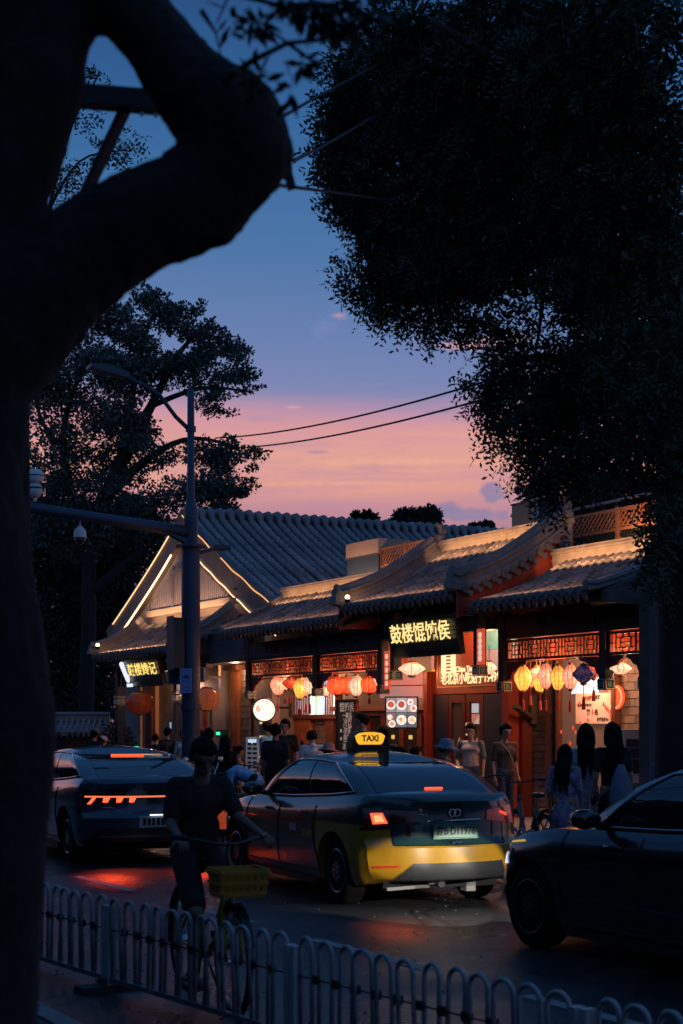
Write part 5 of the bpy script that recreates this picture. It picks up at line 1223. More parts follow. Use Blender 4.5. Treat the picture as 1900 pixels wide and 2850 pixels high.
# ------------------------------------------------------------------ vehicles (own frame: x forward from the rear bumper, y left, z up)
TYRE = M('tyre_rubber', (.006, .006, .006), .9, bump=.3, bs=60, spec=.2)
RIM = M('alloy_rim', (.35, .36, .38), .3, .9)
BLKP = M('black_plastic', (.012, .012, .013), .45)
CHROME = M('chrome_strip', (.6, .62, .65), .15, 1)
CGLASS = M('car_glass', (.012, .014, .016), .04, spec=.7, coat=.5)
UNDER = M('underbody', (.008, .008, .008), .9)
SEAM = M('panel_gap', (.004, .004, .004), .8)
TAILOFF = M('tail_lens_dark', (.12, .008, .006), .12, coat=.6)
TAILON = E('tail_lamp_lit', (1, .09, .035), 2.4)
TAILHOT = E('tail_lamp_hot', (1, .10, .035), 1.7)
TAILCORE = E('tail_lamp_core', (1, .30, .11), 1.9)
def wheel(root, x, y, s, r=.325, wd=.21, spokes=10, rim=None):
    w_ = thing_part = bpy.data.objects.new('wheel', None)
    w_ = part(root, 'wheel', MB().lathe([(r * .2, -wd * .3), (r * .6, -wd * .28), (r * .62, wd * .2), (r * .2, wd * .22)], c=(x, y, r), n=20, axis='y'), BLKP, 'auto', rel=True)
    pr = [(r * .64, -wd / 2), (r * .9, -wd / 2), (r * .98, -wd * .4), (r, -wd * .25), (r, wd * .25), (r * .98, wd * .4), (r * .9, wd / 2), (r * .64, wd / 2)]
    part(w_, 'tyre', MB().lathe(pr, c=(x, y, r), n=36, axis='y'), TYRE, 'auto', rel=True)
    mb = MB(); yo = y + s * wd * .46
    mb.tube([(x + r * .64 * math.cos(a * math.pi / 18), yo, r + r * .64 * math.sin(a * math.pi / 18)) for a in range(37)], .014, 6)
    for k in range(spokes):
        a = 2 * math.pi * k / spokes; ca, sa = math.cos(a), math.sin(a)
        mb.bar((x + .05 * ca, yo + s * .004, r + .05 * sa), (x + r * .63 * ca, yo - s * .012, r + r * .63 * sa), .03, .02, up=(0, 1, 0))
    mb.lathe([(.055, -.02), (.06, .0), (.03, .012)] if s > 0 else [(.03, -.012), (.06, 0), (.055, .02)], c=(x, yo, r), n=14, axis='y')
    part(w_, 'rim', mb, rim or RIM, rel=True)
    return w_

def sedan(root, L=4.65, W=1.8, Ht=1.47, paint=None, rear_ov=1.0, front_ov=.92, trim=True, tail=None, roof_r=1.25, roof_f=2.35, gl_r=.55, gl_f=3.3, rim=None):
    hw = W / 2
    us = sorted(set([0, .006, .015, .03, .05, .075, .1, .125] + [i / 40 for i in range(5, 36)] + [.9, .925, .95, .97, .985, .994, 1]))
    VN, WN = 16, 14
    def ztop(u):
        x = u * L
        pts = [(0, .99), (.12, 1.055), (.35, 1.08), (.7, 1.075), (1.2, 1.035), (2.2, .985), (3.1, .965), (3.5, .95), (4.0, .88), (4.4, .77), (L, .66)]
        for i in range(len(pts) - 1):
            if x <= pts[i + 1][0]:
                t = (x - pts[i][0]) / (pts[i + 1][0] - pts[i][0]); t = t * t * (3 - 2 * t) if False else t
                return pts[i][1] + (pts[i + 1][1] - pts[i][1]) * t
        return pts[-1][1]
    def zbot(u):
        x = u * L
        if x < .7: return .30 - .10 * (x / .7)
        if x > L - .7: return .19 + .03 * (x - L + .7) / .7
        return .20
    def mapf(u, v, w):
        x = u * L; av = abs(v)
        zt = ztop(u); zb = zbot(u)
        # body side: shoulder, slight tumblehome and a crease
        k = [(.0, .90), (.1, .965), (.3, .99), (.5, 1.0), (.66, .992), (.72, 1.0), (.86, .97), (.95, .93), (1, .885)]
        for i in range(len(k) - 1):
            if w <= k[i + 1][0] + 1e-9:
                f = k[i][1] + (k[i + 1][1] - k[i][1]) * (w - k[i][0]) / (k[i + 1][0] - k[i][0]); break
        plan = 1.0 - .07 * max(0, (.25 - u) / .25) ** 1.6 - .13 * max(0, (u - .72) / .28) ** 1.9
        z = zb + w * (zt - zb)
        if w > .999: z = zt + .035 * (1 - av ** 2.5) - .0
        y = v * hw * f * plan
        # ends: plan rounding and vertical profile
        er = max(0, 1 - u / .09); ef = max(0, 1 - (1 - u) / .12)
        if er > 0:
            zz_ = z
            pr = 0
            if zz_ < .36: pr = .05 * (.36 - zz_) / .12
            elif zz_ < .60: pr = 0.0
            elif zz_ < .66: pr = .055 * (zz_ - .60) / .06
            elif zz_ < .95: pr = .055 + .03 * (zz_ - .66) / .29
            else: pr = .085 - .035 * min(1, (zz_ - .95) / .1)
            x += er ** .9 * (pr + .29 * av ** 2.3)
        if ef > 0:
            pr = .10 * max(0, (z - .5) / .3) ** 1.3 + .05 * max(0, (.3 - z) / .12)
            x -= ef ** .9 * (pr + .42 * av ** 2.6)
        return (x, y, z)
    idx = {}; vs = []
    def V(i, j, k):
        if (i, j, k) not in idx:
            idx[(i, j, k)] = len(vs); vs.append(mapf(us[i], -1 + 2 * j / VN, k / WN))
        return idx[(i, j, k)]
    UN = len(us) - 1; fs = []
    for i in range(UN):
        for k in range(WN):
            fs.append((V(i, 0, k), V(i + 1, 0, k), V(i + 1, 0, k + 1), V(i, 0, k + 1)))
            fs.append((V(i, VN, k), V(i, VN, k + 1), V(i + 1, VN, k + 1), V(i + 1, VN, k)))
        for j in range(VN):
            fs.append((V(i, j, 0), V(i, j + 1, 0), V(i + 1, j + 1, 0), V(i + 1, j, 0)))
            fs.append((V(i, j, WN), V(i + 1, j, WN), V(i + 1, j + 1, WN), V(i, j + 1, WN)))
    for j in range(VN):
        for k in range(WN):
            fs.append((V(0, j, k), V(0, j, k + 1), V(0, j + 1, k + 1), V(0, j + 1, k)))
            fs.append((V(UN, j, k), V(UN, j + 1, k), V(UN, j + 1, k + 1), V(UN, j, k + 1)))
    bvh = BVHTree.FromPolygons([Vector(p) for p in vs], fs)
    mb = MB().add(vs, fs)
    body = part(root, 'body', mb, [paint, UNDER], True, rel=True)
    body.data.set_sharp_from_angle(angle=R(34))
    axr, axf = rear_ov, L - front_ov
    cut = []
    for ax in (axr, axf):
        for s in (-1, 1):
            c = MB().lathe([(.375, -.16), (.375, .2)], c=(0, 0, 0), n=40, axis='y').mesh('cut', [UNDER])
            co = bpy.data.objects.new('cut', c); COL.objects.link(co); co.parent = root; co.location = (ax, s * (hw - .09), .335); cut.append(co)
            m = body.modifiers.new('arch', 'BOOLEAN'); m.operation = 'DIFFERENCE'; m.object = co; m.solver = 'EXACT'; m.material_mode = 'TRANSFER'
    PENDING.append((body, None)); CUTTERS.extend(cut)
    # greenhouse: ring of points at the belt and at the roof edge
    def ring(xr, xf, hwid, z, cr, zf=None):
        pts = []
        def arc(cx, cy, a0, a1, rx, ry, n):
            for i in range(n + 1):
                a = a0 + (a1 - a0) * i / n; pts.append((cx + rx * math.cos(a), cy + ry * math.sin(a)))
        pi = math.pi
        n = 5
        ry = min(hwid * .5, .32)
        # rear: curved across; sides straight
        side = [(xr + cr + (xf - xr - 2 * cr) * i / 16, hwid) for i in range(17)]
        left = side
        rear = []
        for i in range(1, 12):
            y = hwid - 2 * hwid * i / 12; rear.append((xr + cr * (abs(y) / hwid) ** 3.0, y))
        front = []
        for i in range(1, 12):
            y = -hwid + 2 * hwid * i / 12; front.append((xf - cr * (abs(y) / hwid) ** 2.4, y))
        right = [(x, -hwid) for x, _ in side]
        # order: rear from left to right, right side forward, front right to left, left side backward
        P = rear + right + front + left[::-1]
        return [(x, y, zf(x) if zf else z) for x, y in P]
    bz = lambda x: ztop(x / L) - .005
    bot = ring(gl_r, gl_f, hw * .865, 0, .12, bz)
    rz = lambda x: Ht - .055 - .06 * ((x - (roof_r + roof_f) / 2 - .1) / (.5 * (roof_f - roof_r))) ** 2 * .6
    top = ring(roof_r, roof_f, hw * .655, 0, .07, rz)
    n = len(bot)
    def G(i, t, off=0.0):
        a = Vector(bot[i % n]); b = Vector(top[i % n]); c = a.lerp(b, t)
        nb = (Vector(bot[(i + 1) % n]) - Vector(bot[(i - 1) % n])); nrm = nb.cross(b - a)
        if nrm.length < 1e-6: nrm = Vector((0, 0, 1))
        nrm.normalize()
        ctr = Vector(((gl_r + gl_f) / 2, 0, c.z))
        if nrm.dot(c - ctr) < 0: nrm = -nrm
        return c + nrm * (.05 * math.sin(math.pi * t) + off) + Vector((0, 0, .012 * math.sin(math.pi * t)))
    T = 10; vs2 = []; fs2 = []
    for k in range(T + 1):
        for i in range(n): vs2.append(G(i, k / T))
    for k in range(T):
        for i in range(n): fs2.append((k * n + i, k * n + (i + 1) % n, (k + 1) * n + (i + 1) % n, (k + 1) * n + i))
    ctr = Vector((sum(p[0] for p in top) / n, 0, 0)); base = T * n
    for q in range(1, 5):
        f = q / 5
        for i in range(n):
            p = Vector(top[i]); c = Vector((ctr.x + (p.x - ctr.x) * (1 - f), p.y * (1 - f), 0)); c.z = p.z * (1 - f) ** 2 + (1 - (1 - f) ** 2) * Ht
            vs2.append(c)
        for i in range(n): fs2.append((base + (q - 1) * n + i, base + (q - 1) * n + (i + 1) % n, base + q * n + (i + 1) % n, base + q * n + i))
    vs2.append(Vector((ctr.x, 0, Ht))); c_ = len(vs2) - 1
    for i in range(n): fs2.append((base + 4 * n + i, base + 4 * n + (i + 1) % n, c_))
    roof = part(root, 'roof', MB().add(vs2, fs2), paint, True, rel=True); 
    bv2 = BVHTree.FromPolygons(vs2, fs2)
    nr = 11; ns = 17
    def pane(name, i0, i1, t0, t1, mat, off=.006, nn=14, inset=None):
        vs = []; nt_ = 8
        for k in range(nt_ + 1):
            t = t0 + (t1 - t0) * k / nt_
            for j in range(nn + 1):
                f = i0 + (i1 - i0) * j / nn; a = int(math.floor(f)); fr_ = f - a
                p = G(a, t, off).lerp(G(a + 1, t, off), fr_)
                vs.append(p)
        m = nn + 1
        return part(root, name, MB().add(vs, [(k * m + j, k * m + j + 1, (k + 1) * m + j + 1, (k + 1) * m + j) for k in range(nt_) for j in range(nn)]), mat, True, rel=True)
    # indices: rear 0..10, right 11..27, front 28..38, left 39..55 (front to rear)
    pane('rear_window', .2, 9.8, .04, .93, CGLASS)
    pane('windscreen', 28.2, 37.8, .04, .95, CGLASS)
    for (a, b, c, d) in ((12.2, 18.6, 19.0, 26.2), (54.2 + .0, 47.8, 47.4, 40.2)):
        pane('side_window', a, b, .08, .88, CGLASS); pane('side_window', c, d, .08, .88, CGLASS)
    if trim:
        for (a, b) in ((12.0, 26.4), (54.4, 40.0)):
            pts = []
            def Gf(f, t): 
                i = int(math.floor(f)); return G(i, t, .012).lerp(G(i + 1, t, .012), f - i)
            pts = [Gf(a, .06 + .8 * i / 6) for i in range(6)] + [Gf(a + (b - a) * i / 14, .90) for i in range(15)] + [Gf(b, .86 - .8 * i / 6) for i in range(7)]
            part(root, 'window_trim', MB().tube(pts, .009, 5), CHROME, True, rel=True)
            part(root, 'belt_trim', MB().tube([Gf(a + (b - a) * i / 14, .05) for i in range(15)], .009, 5), CHROME, True, rel=True)
    for ax in (axr, axf):
        for s in (-1, 1): wheel(root, ax, s * (hw - (.165 if ax < 2 else .14)), s, rim=rim)
    def rear(y, z, off=.004):
        for _ in range(12):
            h = bvh.ray_cast(Vector((-3, y, z)), Vector((1, 0, 0)))
            if h[0]: return h[0] + h[1].normalized() * (off if h[1].x < 0 else -off)
            y *= .98
        return Vector((.1, y, z))
    def front(y, z, off=.004):
        for _ in range(12):
            h = bvh.ray_cast(Vector((9, y, z)), Vector((-1, 0, 0)))
            if h[0]: return h[0] + h[1].normalized() * (off if h[1].x > 0 else -off)
            y *= .98
        return Vector((L - .1, y, z))
    def side(x, z, s, off=.003):
        h = bvh.ray_cast(Vector((x, s * 3, z)), Vector((0, -s, 0)))
        return (h[0] + Vector((0, s * off, 0))) if h[0] else Vector((x, s * hw, z))
    def patch(name, quad, mat, fn, off=.005, n1=12, n2=5, parent=None, th=0):
        """quad: four (a, b) corners projected on the body"""
        q = [Vector((p[0], p[1], 0)) for p in quad]; vs = []
        for j in range(n2 + 1):
            for i in range(n1 + 1):
                p = q[0].lerp(q[1], i / n1).lerp(q[3].lerp(q[2], i / n1), j / n2); vs.append(fn(p.x, p.y, off))
        m = n1 + 1
        return part(parent or root, name, MB().add(vs, [(j * m + i, j * m + i + 1, (j + 1) * m + i + 1, (j + 1) * m + i) for j in range(n2) for i in range(n1)]), mat, True, rel=True)
    # door gaps and handles
    for s in (-1, 1):
        sm = MB()
        for x in (1.42, 2.38, 3.32):
            xs = [side(x - (.12 * max(0, (.62 - z) / .3) if x == 1.42 else 0), z, s, .001) for z in [.32 + i * .62 / 10 for i in range(11)]]
            sm.tube(xs, .009, 4)
        sm.tube([side(1.32 + i * .2, .30, s, .001) for i in range(11)], .008, 4)
        part(root, 'door_gap', sm, SEAM, rel=True)
        for x in (1.62, 2.58):
            part(root, 'door_handle', MB().tube([side(x, .86, s, .0), side(x + .03, .865, s, .025), side(x + .18, .865, s, .025), side(x + .21, .86, s, .0)], .014, 6), paint if s > 0 else paint, True, rel=True)
        # mirror
        m0 = Vector((gl_f - .42, s * hw * .9, 1.02))
        mb = MB().ell((m0.x - .02, s * (hw + .1), 1.06), (.085, .12, .075), 12, 8).tube([(m0.x, s * hw * .86, 1.0), (m0.x - .02, s * (hw + .06), 1.03)], .03, 6)
        mr = part(root, 'mirror', mb, paint, True, rel=True)
        part(mr, 'mirror_glass', MB().ell((m0.x - .085, s * (hw + .1), 1.06), (.022, .1, .06), 10, 6), CGLASS, True, rel=True)
        part(root, 'sill', MB().bar((axr + .45, s * (hw - .1), .19), (axf - .45, s * (hw - .1), .19), .1, .06), BLKP, rel=True)
    part(root, 'under_tray', MB().span((.35, -hw * .7, .19), (L - .3, hw * .7, .26)), UNDER, rel=True)
    # back seats and steering seen only as dark masses are left to the glass
    return dict(body=body, rear=rear, front=front, side=side, patch=patch, ztop=ztop, hw=hw, L=L, G=G, pane=pane, roofbvh=bv2)
CUTTERS = []

def place(name, label, O, phi, group='cars queuing in the street', cat='car'):
    return thing(name, label, cat, (O[0], O[1], 0), R(90 + phi), group, world=True)

# ---- the taxi
def taxi_paint():
    m = bpy.data.materials.new('taxi_two_tone_shaded'); m.use_nodes = True; t = m.node_tree; b = t.nodes['Principled BSDF']
    tcx = t.nodes.new('ShaderNodeTexCoord'); sp = t.nodes.new('ShaderNodeSeparateXYZ'); t.links.new(tcx.outputs['Object'], sp.inputs[0])
    def math_(op, a, b_):
        n = t.nodes.new('ShaderNodeMath'); n.operation = op
        for i, q in enumerate((a, b_)):
            if isinstance(q, (int, float)): n.inputs[i].default_value = q
            elif q is not None: t.links.new(q, n.inputs[i])
        return n.outputs[0]
    low = math_('LESS_THAN', sp.outputs[2], .80)
    ay = math_('ABSOLUTE', sp.outputs[1], None)
    lid = math_('MULTIPLY', math_('LESS_THAN', sp.outputs[0], .30), math_('MULTIPLY', math_('LESS_THAN', ay, .60), math_('GREATER_THAN', sp.outputs[2], .615)))
    yel = math_('MULTIPLY', low, math_('SUBTRACT', 1.0, lid))
    mx = t.nodes.new('ShaderNodeMix'); mx.data_type = 'RGBA'; t.links.new(yel, mx.inputs[0]); mx.inputs[6].default_value = (.012, .045, .04, 1); mx.inputs[7].default_value = (.46, .235, .012, 1)
    n = t.nodes.new('ShaderNodeTexNoise'); n.inputs['Scale'].default_value = 5; n.inputs['Detail'].default_value = 8; t.links.new(tcx.outputs['Object'], n.inputs['Vector'])
    rp = ramp_node(t, [(.3, (.82, .82, .82, 1)), (.6, (1, 1, 1, 1))]); t.links.new(n.outputs[0], rp.inputs[0])
    dr = t.nodes.new('ShaderNodeMapRange'); dr.inputs[1].default_value = 1.36; dr.inputs[2].default_value = 1.40; t.links.new(sp.outputs[0], dr.inputs[0])  # the yellow of the lower doors is darkened here to stand for shade
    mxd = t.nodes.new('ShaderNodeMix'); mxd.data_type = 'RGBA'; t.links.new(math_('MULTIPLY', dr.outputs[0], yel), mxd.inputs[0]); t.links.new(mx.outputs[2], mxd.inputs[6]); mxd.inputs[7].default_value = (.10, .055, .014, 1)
    mx2 = t.nodes.new('ShaderNodeMix'); mx2.data_type = 'RGBA'; mx2.blend_type = 'MULTIPLY'; mx2.inputs[0].default_value = 1; t.links.new(mxd.outputs[2], mx2.inputs[6]); t.links.new(rp.outputs[0], mx2.inputs[7])
    t.links.new(mx2.outputs[2], b.inputs['Base Color'])
    b.inputs['Roughness'].default_value = .3; b.inputs['Coat Weight'].default_value = .8; b.inputs['Coat Roughness'].default_value = .05
    return m
TO = (1.09, 14.75); TPHI = 24
taxi = place('taxi', 'yellow and dark green taxi with a lit roof sign, seen from behind in mid street', TO, TPHI)
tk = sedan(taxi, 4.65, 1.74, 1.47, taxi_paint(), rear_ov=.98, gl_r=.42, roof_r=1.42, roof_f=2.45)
pt = tk['patch']; rear = tk['rear']
# lamps: left cluster lit, right dark with a red glint
lft = pt('tail_lamp', [(.34, .84), (.80, .78), (.80, .96), (.36, .93)], TAILOFF, rear, .010)
pt('lit_segment', [(.615, .82), (.735, .81), (.745, .91), (.65, .915)], TAILHOT, rear, .016, parent=lft)
pt('lamp_core', [(.64, .835), (.715, .828), (.72, .89), (.665, .895)], TAILCORE, rear, .019, parent=lft)
pt('lamp_rim', [(.34, .81), (.82, .755), (.82, .785), (.34, .835)], BLKP, rear, .012, n2=2, parent=lft)
rgt = pt('tail_lamp', [(-.84, .78), (-.36, .84), (-.38, .93), (-.84, .97)], M('tail_lens_red', (.35, .02, .012), .12, coat=.6, emit=(1, .05, .02), es=.05), rear, .010)
pt('lens_glint', [(-.66, .86), (-.54, .90), (-.55, .92), (-.67, .89)], E('lens_glow', (1, .1, .04), .9), rear, .016, 5, 2, parent=rgt)
for s, mm in ((.47, TAILOFF), (-.47, TAILOFF)):
    pt('lid_lamp', [(s - .04 * (1 if s > 0 else -1), .70), (s + .0, .70), (s + .0, .82), (s - .03 * (1 if s > 0 else -1), .83)], mm, rear, .01, 4, 4)
# number plate
px_ = rear(-.0, .74).x - .012
npl = part(taxi, 'number_plate', MB().span((px_ - .006, -.235, .675), (px_ + .002, .235, .815)), M('plate_green', (.10, .36, .26), .4), rel=True)
bd = MB()
for (a, b) in (((-.228, .682), (.228, .687)), ((-.228, .803), (.228, .808)), ((-.228, .687), (-.223, .803)), ((.223, .687), (.228, .803))): bd.span((px_ - .0085, a[0], a[1]), (px_ - .0062, b[0], b[1]))
part(npl, 'plate_border', bd, M('plate_black', (.01, .01, .01), .5), rel=True)
text(npl, 'plate_lettering', '京B·D11976', .1, M('plate_black', (.01, .01, .01)), (px_ - .008, 0, .745), (R(90), 0, R(-90)), .003, .001, sx=.82)
# boot lid edge, badge, strip, reverse light glint
sm = MB().tube([rear(.585, .63 + i * .035, .0) for i in range(12)], .005, 4).tube([rear(-.585, .63 + i * .035, .0) for i in range(12)], .005, 4).tube([rear(-.585 + i * .117, .615, .0) for i in range(11)], .006, 4)
part(taxi, 'boot_gap', sm, SEAM, rel=True)
bx_ = rear(0, .915).x
ring_ = MB()
for s in (-.026, .026): ring_.tube([(bx_ - .012, s + .034 * math.cos(a * math.pi / 10), .915 + .034 * math.sin(a * math.pi / 10)) for a in range(21)], .008, 6)
part(taxi, 'badge', ring_, CHROME, True, rel=True)
part(taxi, 'plate_light_strip', MB().tube([rear(-.28 + i * .056, .845, .012) for i in range(11)], .01, 6), CHROME, rel=True)
part(taxi, 'boot_handle', MB().tube([rear(-.05, .635, .01), rear(.05, .635, .01)], .012, 6).tube([rear(0, .62, .012), rear(0, .65, .012)], .01, 6), CHROME, rel=True)
part(taxi, 'model_script', MB().tube([rear(.27 + i * .014, .9 + .006 * (i % 2), .004) for i in range(10)], .005, 4), CHROME, rel=True)
# bumper insert in grey, reflectors, tow parts
vs = []
def ins(y, z, off=.0): return rear(y, z, off)
pt('bumper_insert', [(-.60, .315), (.58, .315), (.42, .455), (-.52, .455)], M('silver_bumper', (.035, .037, .042), .34, .2), rear, .016, 20, 6)
part(taxi, 'bumper_lip', MB().tube([rear(-.62 + i * .115, .315, .02) for i in range(11)], .016, 6), BLKP, rel=True)
pt('reflector', [(.56, .415), (.76, .405), (.75, .43), (.53, .437)], M('reflector_red', (.5, .03, .02), .25, emit=(1, .1, .05), es=.08), rear, .012, 6, 2)
pt('reflector', [(-.76, .405), (-.68, .415), (-.68, .437), (-.76, .43)], M('reflector_red', (.5, .03, .02)), rear, .012, 6, 2)
part(taxi, 'exhaust', MB().lathe([(.03, .0), (.035, .0), (.035, .22)], c=(.1, .12, .25), n=14, axis='x'), CHROME, rel=True)
part(taxi, 'rear_axle', MB().tube([(.98, -.7, .3), (.98, .7, .3)], .04, 8).span((.35, -.38, .14), (.47, -.28, .3)).bar((.3, .6, .2), (.45, -.5, .22), .03, .03), M('axle_grey', (.2, .2, .2), .6), rel=True)
# high brake light inside the window, shark fin, roof sign
pa = tk['G'](5, .10, -.0)
mbk = MB(); g = [tk['G'](k, .085, .016) for k in (4, 5, 6)]
mbk.tube([g[0].lerp(g[2], .12), g[0].lerp(g[2], .88)], .013, 6)
part(taxi, 'brake_light', mbk, TAILHOT, rel=True)
fin = MB().prism([(1.52, 1.40), (1.74, 1.43), (1.74, 1.45), (1.60, 1.52), (1.53, 1.52)], -.02, .02); part(taxi, 'shark_fin', fin, BLKP, rel=True)
zr = 1.475; xs0 = 1.95
sgn = part(taxi, 'roof_sign', MB().prism([(-.2, zr - .01), (.2, zr - .01), (.205, zr + .02), (.19, zr + .13), (.15, zr + .19), (.09, zr + .205), (-.09, zr + .205), (-.15, zr + .19), (-.19, zr + .13), (-.205, zr + .02)], xs0, xs0 + .15, plane='yz'), BLKP, rel=True)
part(sgn, 'lit_face', MB().prism([(-.125, zr + .06), (.125, zr + .06), (.15, zr + .085), (.172, zr + .15), (.13, zr + .178), (.05, zr + .19), (-.05, zr + .19), (-.13, zr + .178), (-.172, zr + .15), (-.15, zr + .085)], xs0 - .012, xs0 - .001, plane='yz'), E('taxi_sign_yellow', (1, .5, .03), 1.0), rel=True)
text(sgn, 'sign_lettering', 'TAXI', .088, M('plate_black', (.01, .01, .01)), (xs0 - .014, 0, zr + .122), (R(90), 0, R(-90)), .003, .001)
part(sgn, 'foot', MB().span((xs0 + .02, -.17, zr - .04), (xs0 + .13, -.1, zr)).span((xs0 + .02, .1, zr - .04), (xs0 + .13, .17, zr)), BLKP, rel=True)
# door stickers and a small side marker
pt('door_sticker', [(2.05, .66), (1.87, .66), (1.87, .74), (2.05, .74)], M('sticker_pale', (.35, .33, .36), .4), lambda a, b, o_: tk['side'](a, b, 1, o_), .004, 3, 2)
pt('door_sticker', [(1.72, .62), (1.46, .62), (1.46, .70), (1.72, .70)], M('sticker_gold', (.3, .2, .06), .4), lambda a, b, o_: tk['side'](a, b, 1, o_), .004, 3, 2)
lamp_w = Matrix.Rotation(R(90 + TPHI), 3, 'Z')
def car2w(O, phi, p): return Matrix.Rotation(R(90 + phi), 3, 'Z') @ Vector(p) + Vector((O[0], O[1], 0))
def glow(O, phi, p, e, col, r=.08):
    l_ = lamp('tail_glow', 'SPOT', car2w(O, phi, p), e, col, r, spot=R(80), blend=.8, world=True); aim(l_, car2w(O, phi, (p[0] - .55, p[1], 0)))
glow(TO, TPHI, (-.1, .72, .8), 16, (1, .12, .04))

# ---- the grey saloon on the left
GO = (-2.27, 19.43); GPHI = 24
grey = place('saloon_car', 'grey blue saloon with a full width red tail light bar, left of the taxi', GO, GPHI)
gk = sedan(grey, 4.85, 1.86, 1.46, M('grey_blue_paint', (.035, .055, .09), .26, .3, coat=.8), rear_ov=1.02, roof_r=1.62, roof_f=2.65, gl_r=.33, gl_f=3.5)
pt = gk['patch']; rear = gk['rear']
pt('light_bar', [(-.82, .845), (.82, .845), (.82, .862), (-.82, .862)], TAILON, rear, .014, 24, 1)
fr_ = pt('tail_panel', [(-.86, .77), (.86, .77), (.84, .95), (-.84, .95)], M('gloss_black', (.01, .01, .012), .08, coat=.5), rear, .008, 24, 4)
for s in (1, -1):
    for k in range(4):
        y = s * (.78 - k * .15); q = [(y, .785), (y - s * .055, .785), (y - s * .09, .845), (y - s * .01, .845)] if k else [(y + s * .02, .765), (y - s * .02, .765), (y - s * .085, .845), (y - s * .045, .845)]
        pt('lamp_claw', q, TAILON, rear, .013, 4, 3, parent=fr_)
g = [gk['G'](k, .76, .016) for k in (3, 5, 7)]
part(grey, 'brake_light', MB().tube([g[0].lerp(g[1], .0), g[1], g[2]], .016, 6), TAILHOT, rel=True)
px_ = rear(0, .55).x - .012
npl = part(grey, 'number_plate', MB().span((px_ - .006, -.235, .48), (px_ + .002, .235, .62)), M('plate_pale', (.35, .42, .45), .4), rel=True)
gl2 = MB()
for k in range(7): gl2.span((px_ - .0085, -.2 + k * .058, .505), (px_ - .0062, -.16 + k * .058, .595))
part(npl, 'plate_glyph', gl2, M('plate_black', (.01, .01, .01)), rel=True)
part(npl, 'plate_lamp', MB().span((px_ - .02, -.1, .628), (px_ - .005, .1, .638)), E('plate_lamp', (.8, .9, 1), 3), rel=True)
pt('lower_bumper', [(-.78, .32), (.78, .32), (.72, .47), (-.72, .47)], BLKP, rear, .012, 16, 4)
pt('bumper_strip', [(-.7, .36), (.7, .36), (.66, .39), (-.66, .39)], M('satin_blue', (.12, .16, .22), .3, .6), rear, .02, 16, 2)
part(grey, 'script', MB().tube([rear(.5 + i * .012, .715 + .012 * (i % 2), .004) for i in range(12)], .006, 4), CHROME, rel=True)
glow(GO, GPHI, (-.12, .62, .80), 75, (1, .07, .015), .1); glow(GO, GPHI, (-.12, -.5, .80), 60, (1, .07, .015), .1)

# ---- the dark car coming up behind the taxi
BO = (3.96, 9.33); BPHI = 27
dark = place('saloon_car', 'black saloon at right, its headlight touching the taxi bumper in view', BO, BPHI)
bk = sedan(dark, 4.7, 1.82, 1.5, M('black_paint', (.012, .014, .018), .22, .2, coat=.7), front_ov=.92, rim=M('rim_black', (.02, .02, .022), .5))
fp = bk['patch']; front = bk['front']
for s in (1, -1):
    hl = fp('headlight', [(s * .50, .62), (s * .80, .64), (s * .80, .76), (s * .50, .72)], M('headlamp_glass', (.1, .1, .12), .1, coat=.5), front, .012, 8, 4)
    c = front(s * .72, .69, .02)
    part(hl, 'headlight_bulb', MB().ell((c.x, c.y, c.z), (.03, .05, .045), 12, 8), E('headlamp_white', (.9, .93, 1), 2.5), True, rel=True)
    fp('indicator', [(s * .66, .765), (s * .82, .77), (s * .82, .79), (s * .66, .785)], M('indicator_amber', (.6, .35, .02), .2, emit=(1, .7, .1), es=.25), front, .012, 5, 2)
    hp = car2w(BO, BPHI, (c.x + .12, c.y, c.z)); 
    lo = lamp('headlight_beam', 'SPOT', hp, 165, (1, .93, .8), .03, spot=R(42), blend=.2, world=True); aim(lo, car2w(TO, TPHI, (.0, .18 + s * .22, .03)))
sd = lambda a, b, o_: bk['side'](a, b, 1, o_)
hw_ = fp('headlight_side', [(3.98, .64), (4.30, .60), (4.34, .735), (4.02, .77)], M('headlamp_glass', (.1, .1, .12)), sd, .006, 8, 4)
fp('side_lamp', [(4.06, .645), (4.26, .625), (4.28, .715), (4.10, .735)], E('side_lamp_white', (.85, .9, 1), .9), sd, .012, 6, 4, parent=hw_)
fp('side_reflection', [(3.86, .83), (4.16, .80), (4.16, .812), (3.88, .845)], E('amber_glint', (1, .62, .05), .55), sd, .006, 6, 1, parent=hw_)  # glowing amber patch imitating a yellow reflection on the bonnet edge, no lamp
fp('grille', [(-.42, .5), (.42, .5), (.46, .66), (-.46, .66)], BLKP, front, .014, 12, 4)
fp('bonnet_reflection', [(.55, .80), (.8, .79), (.8, .80), (.55, .812)], M('yellow_reflection', (.5, .35, .03), .4), front, .01, 4, 1)  # yellow reflection along the bonnet edge, put in as colour

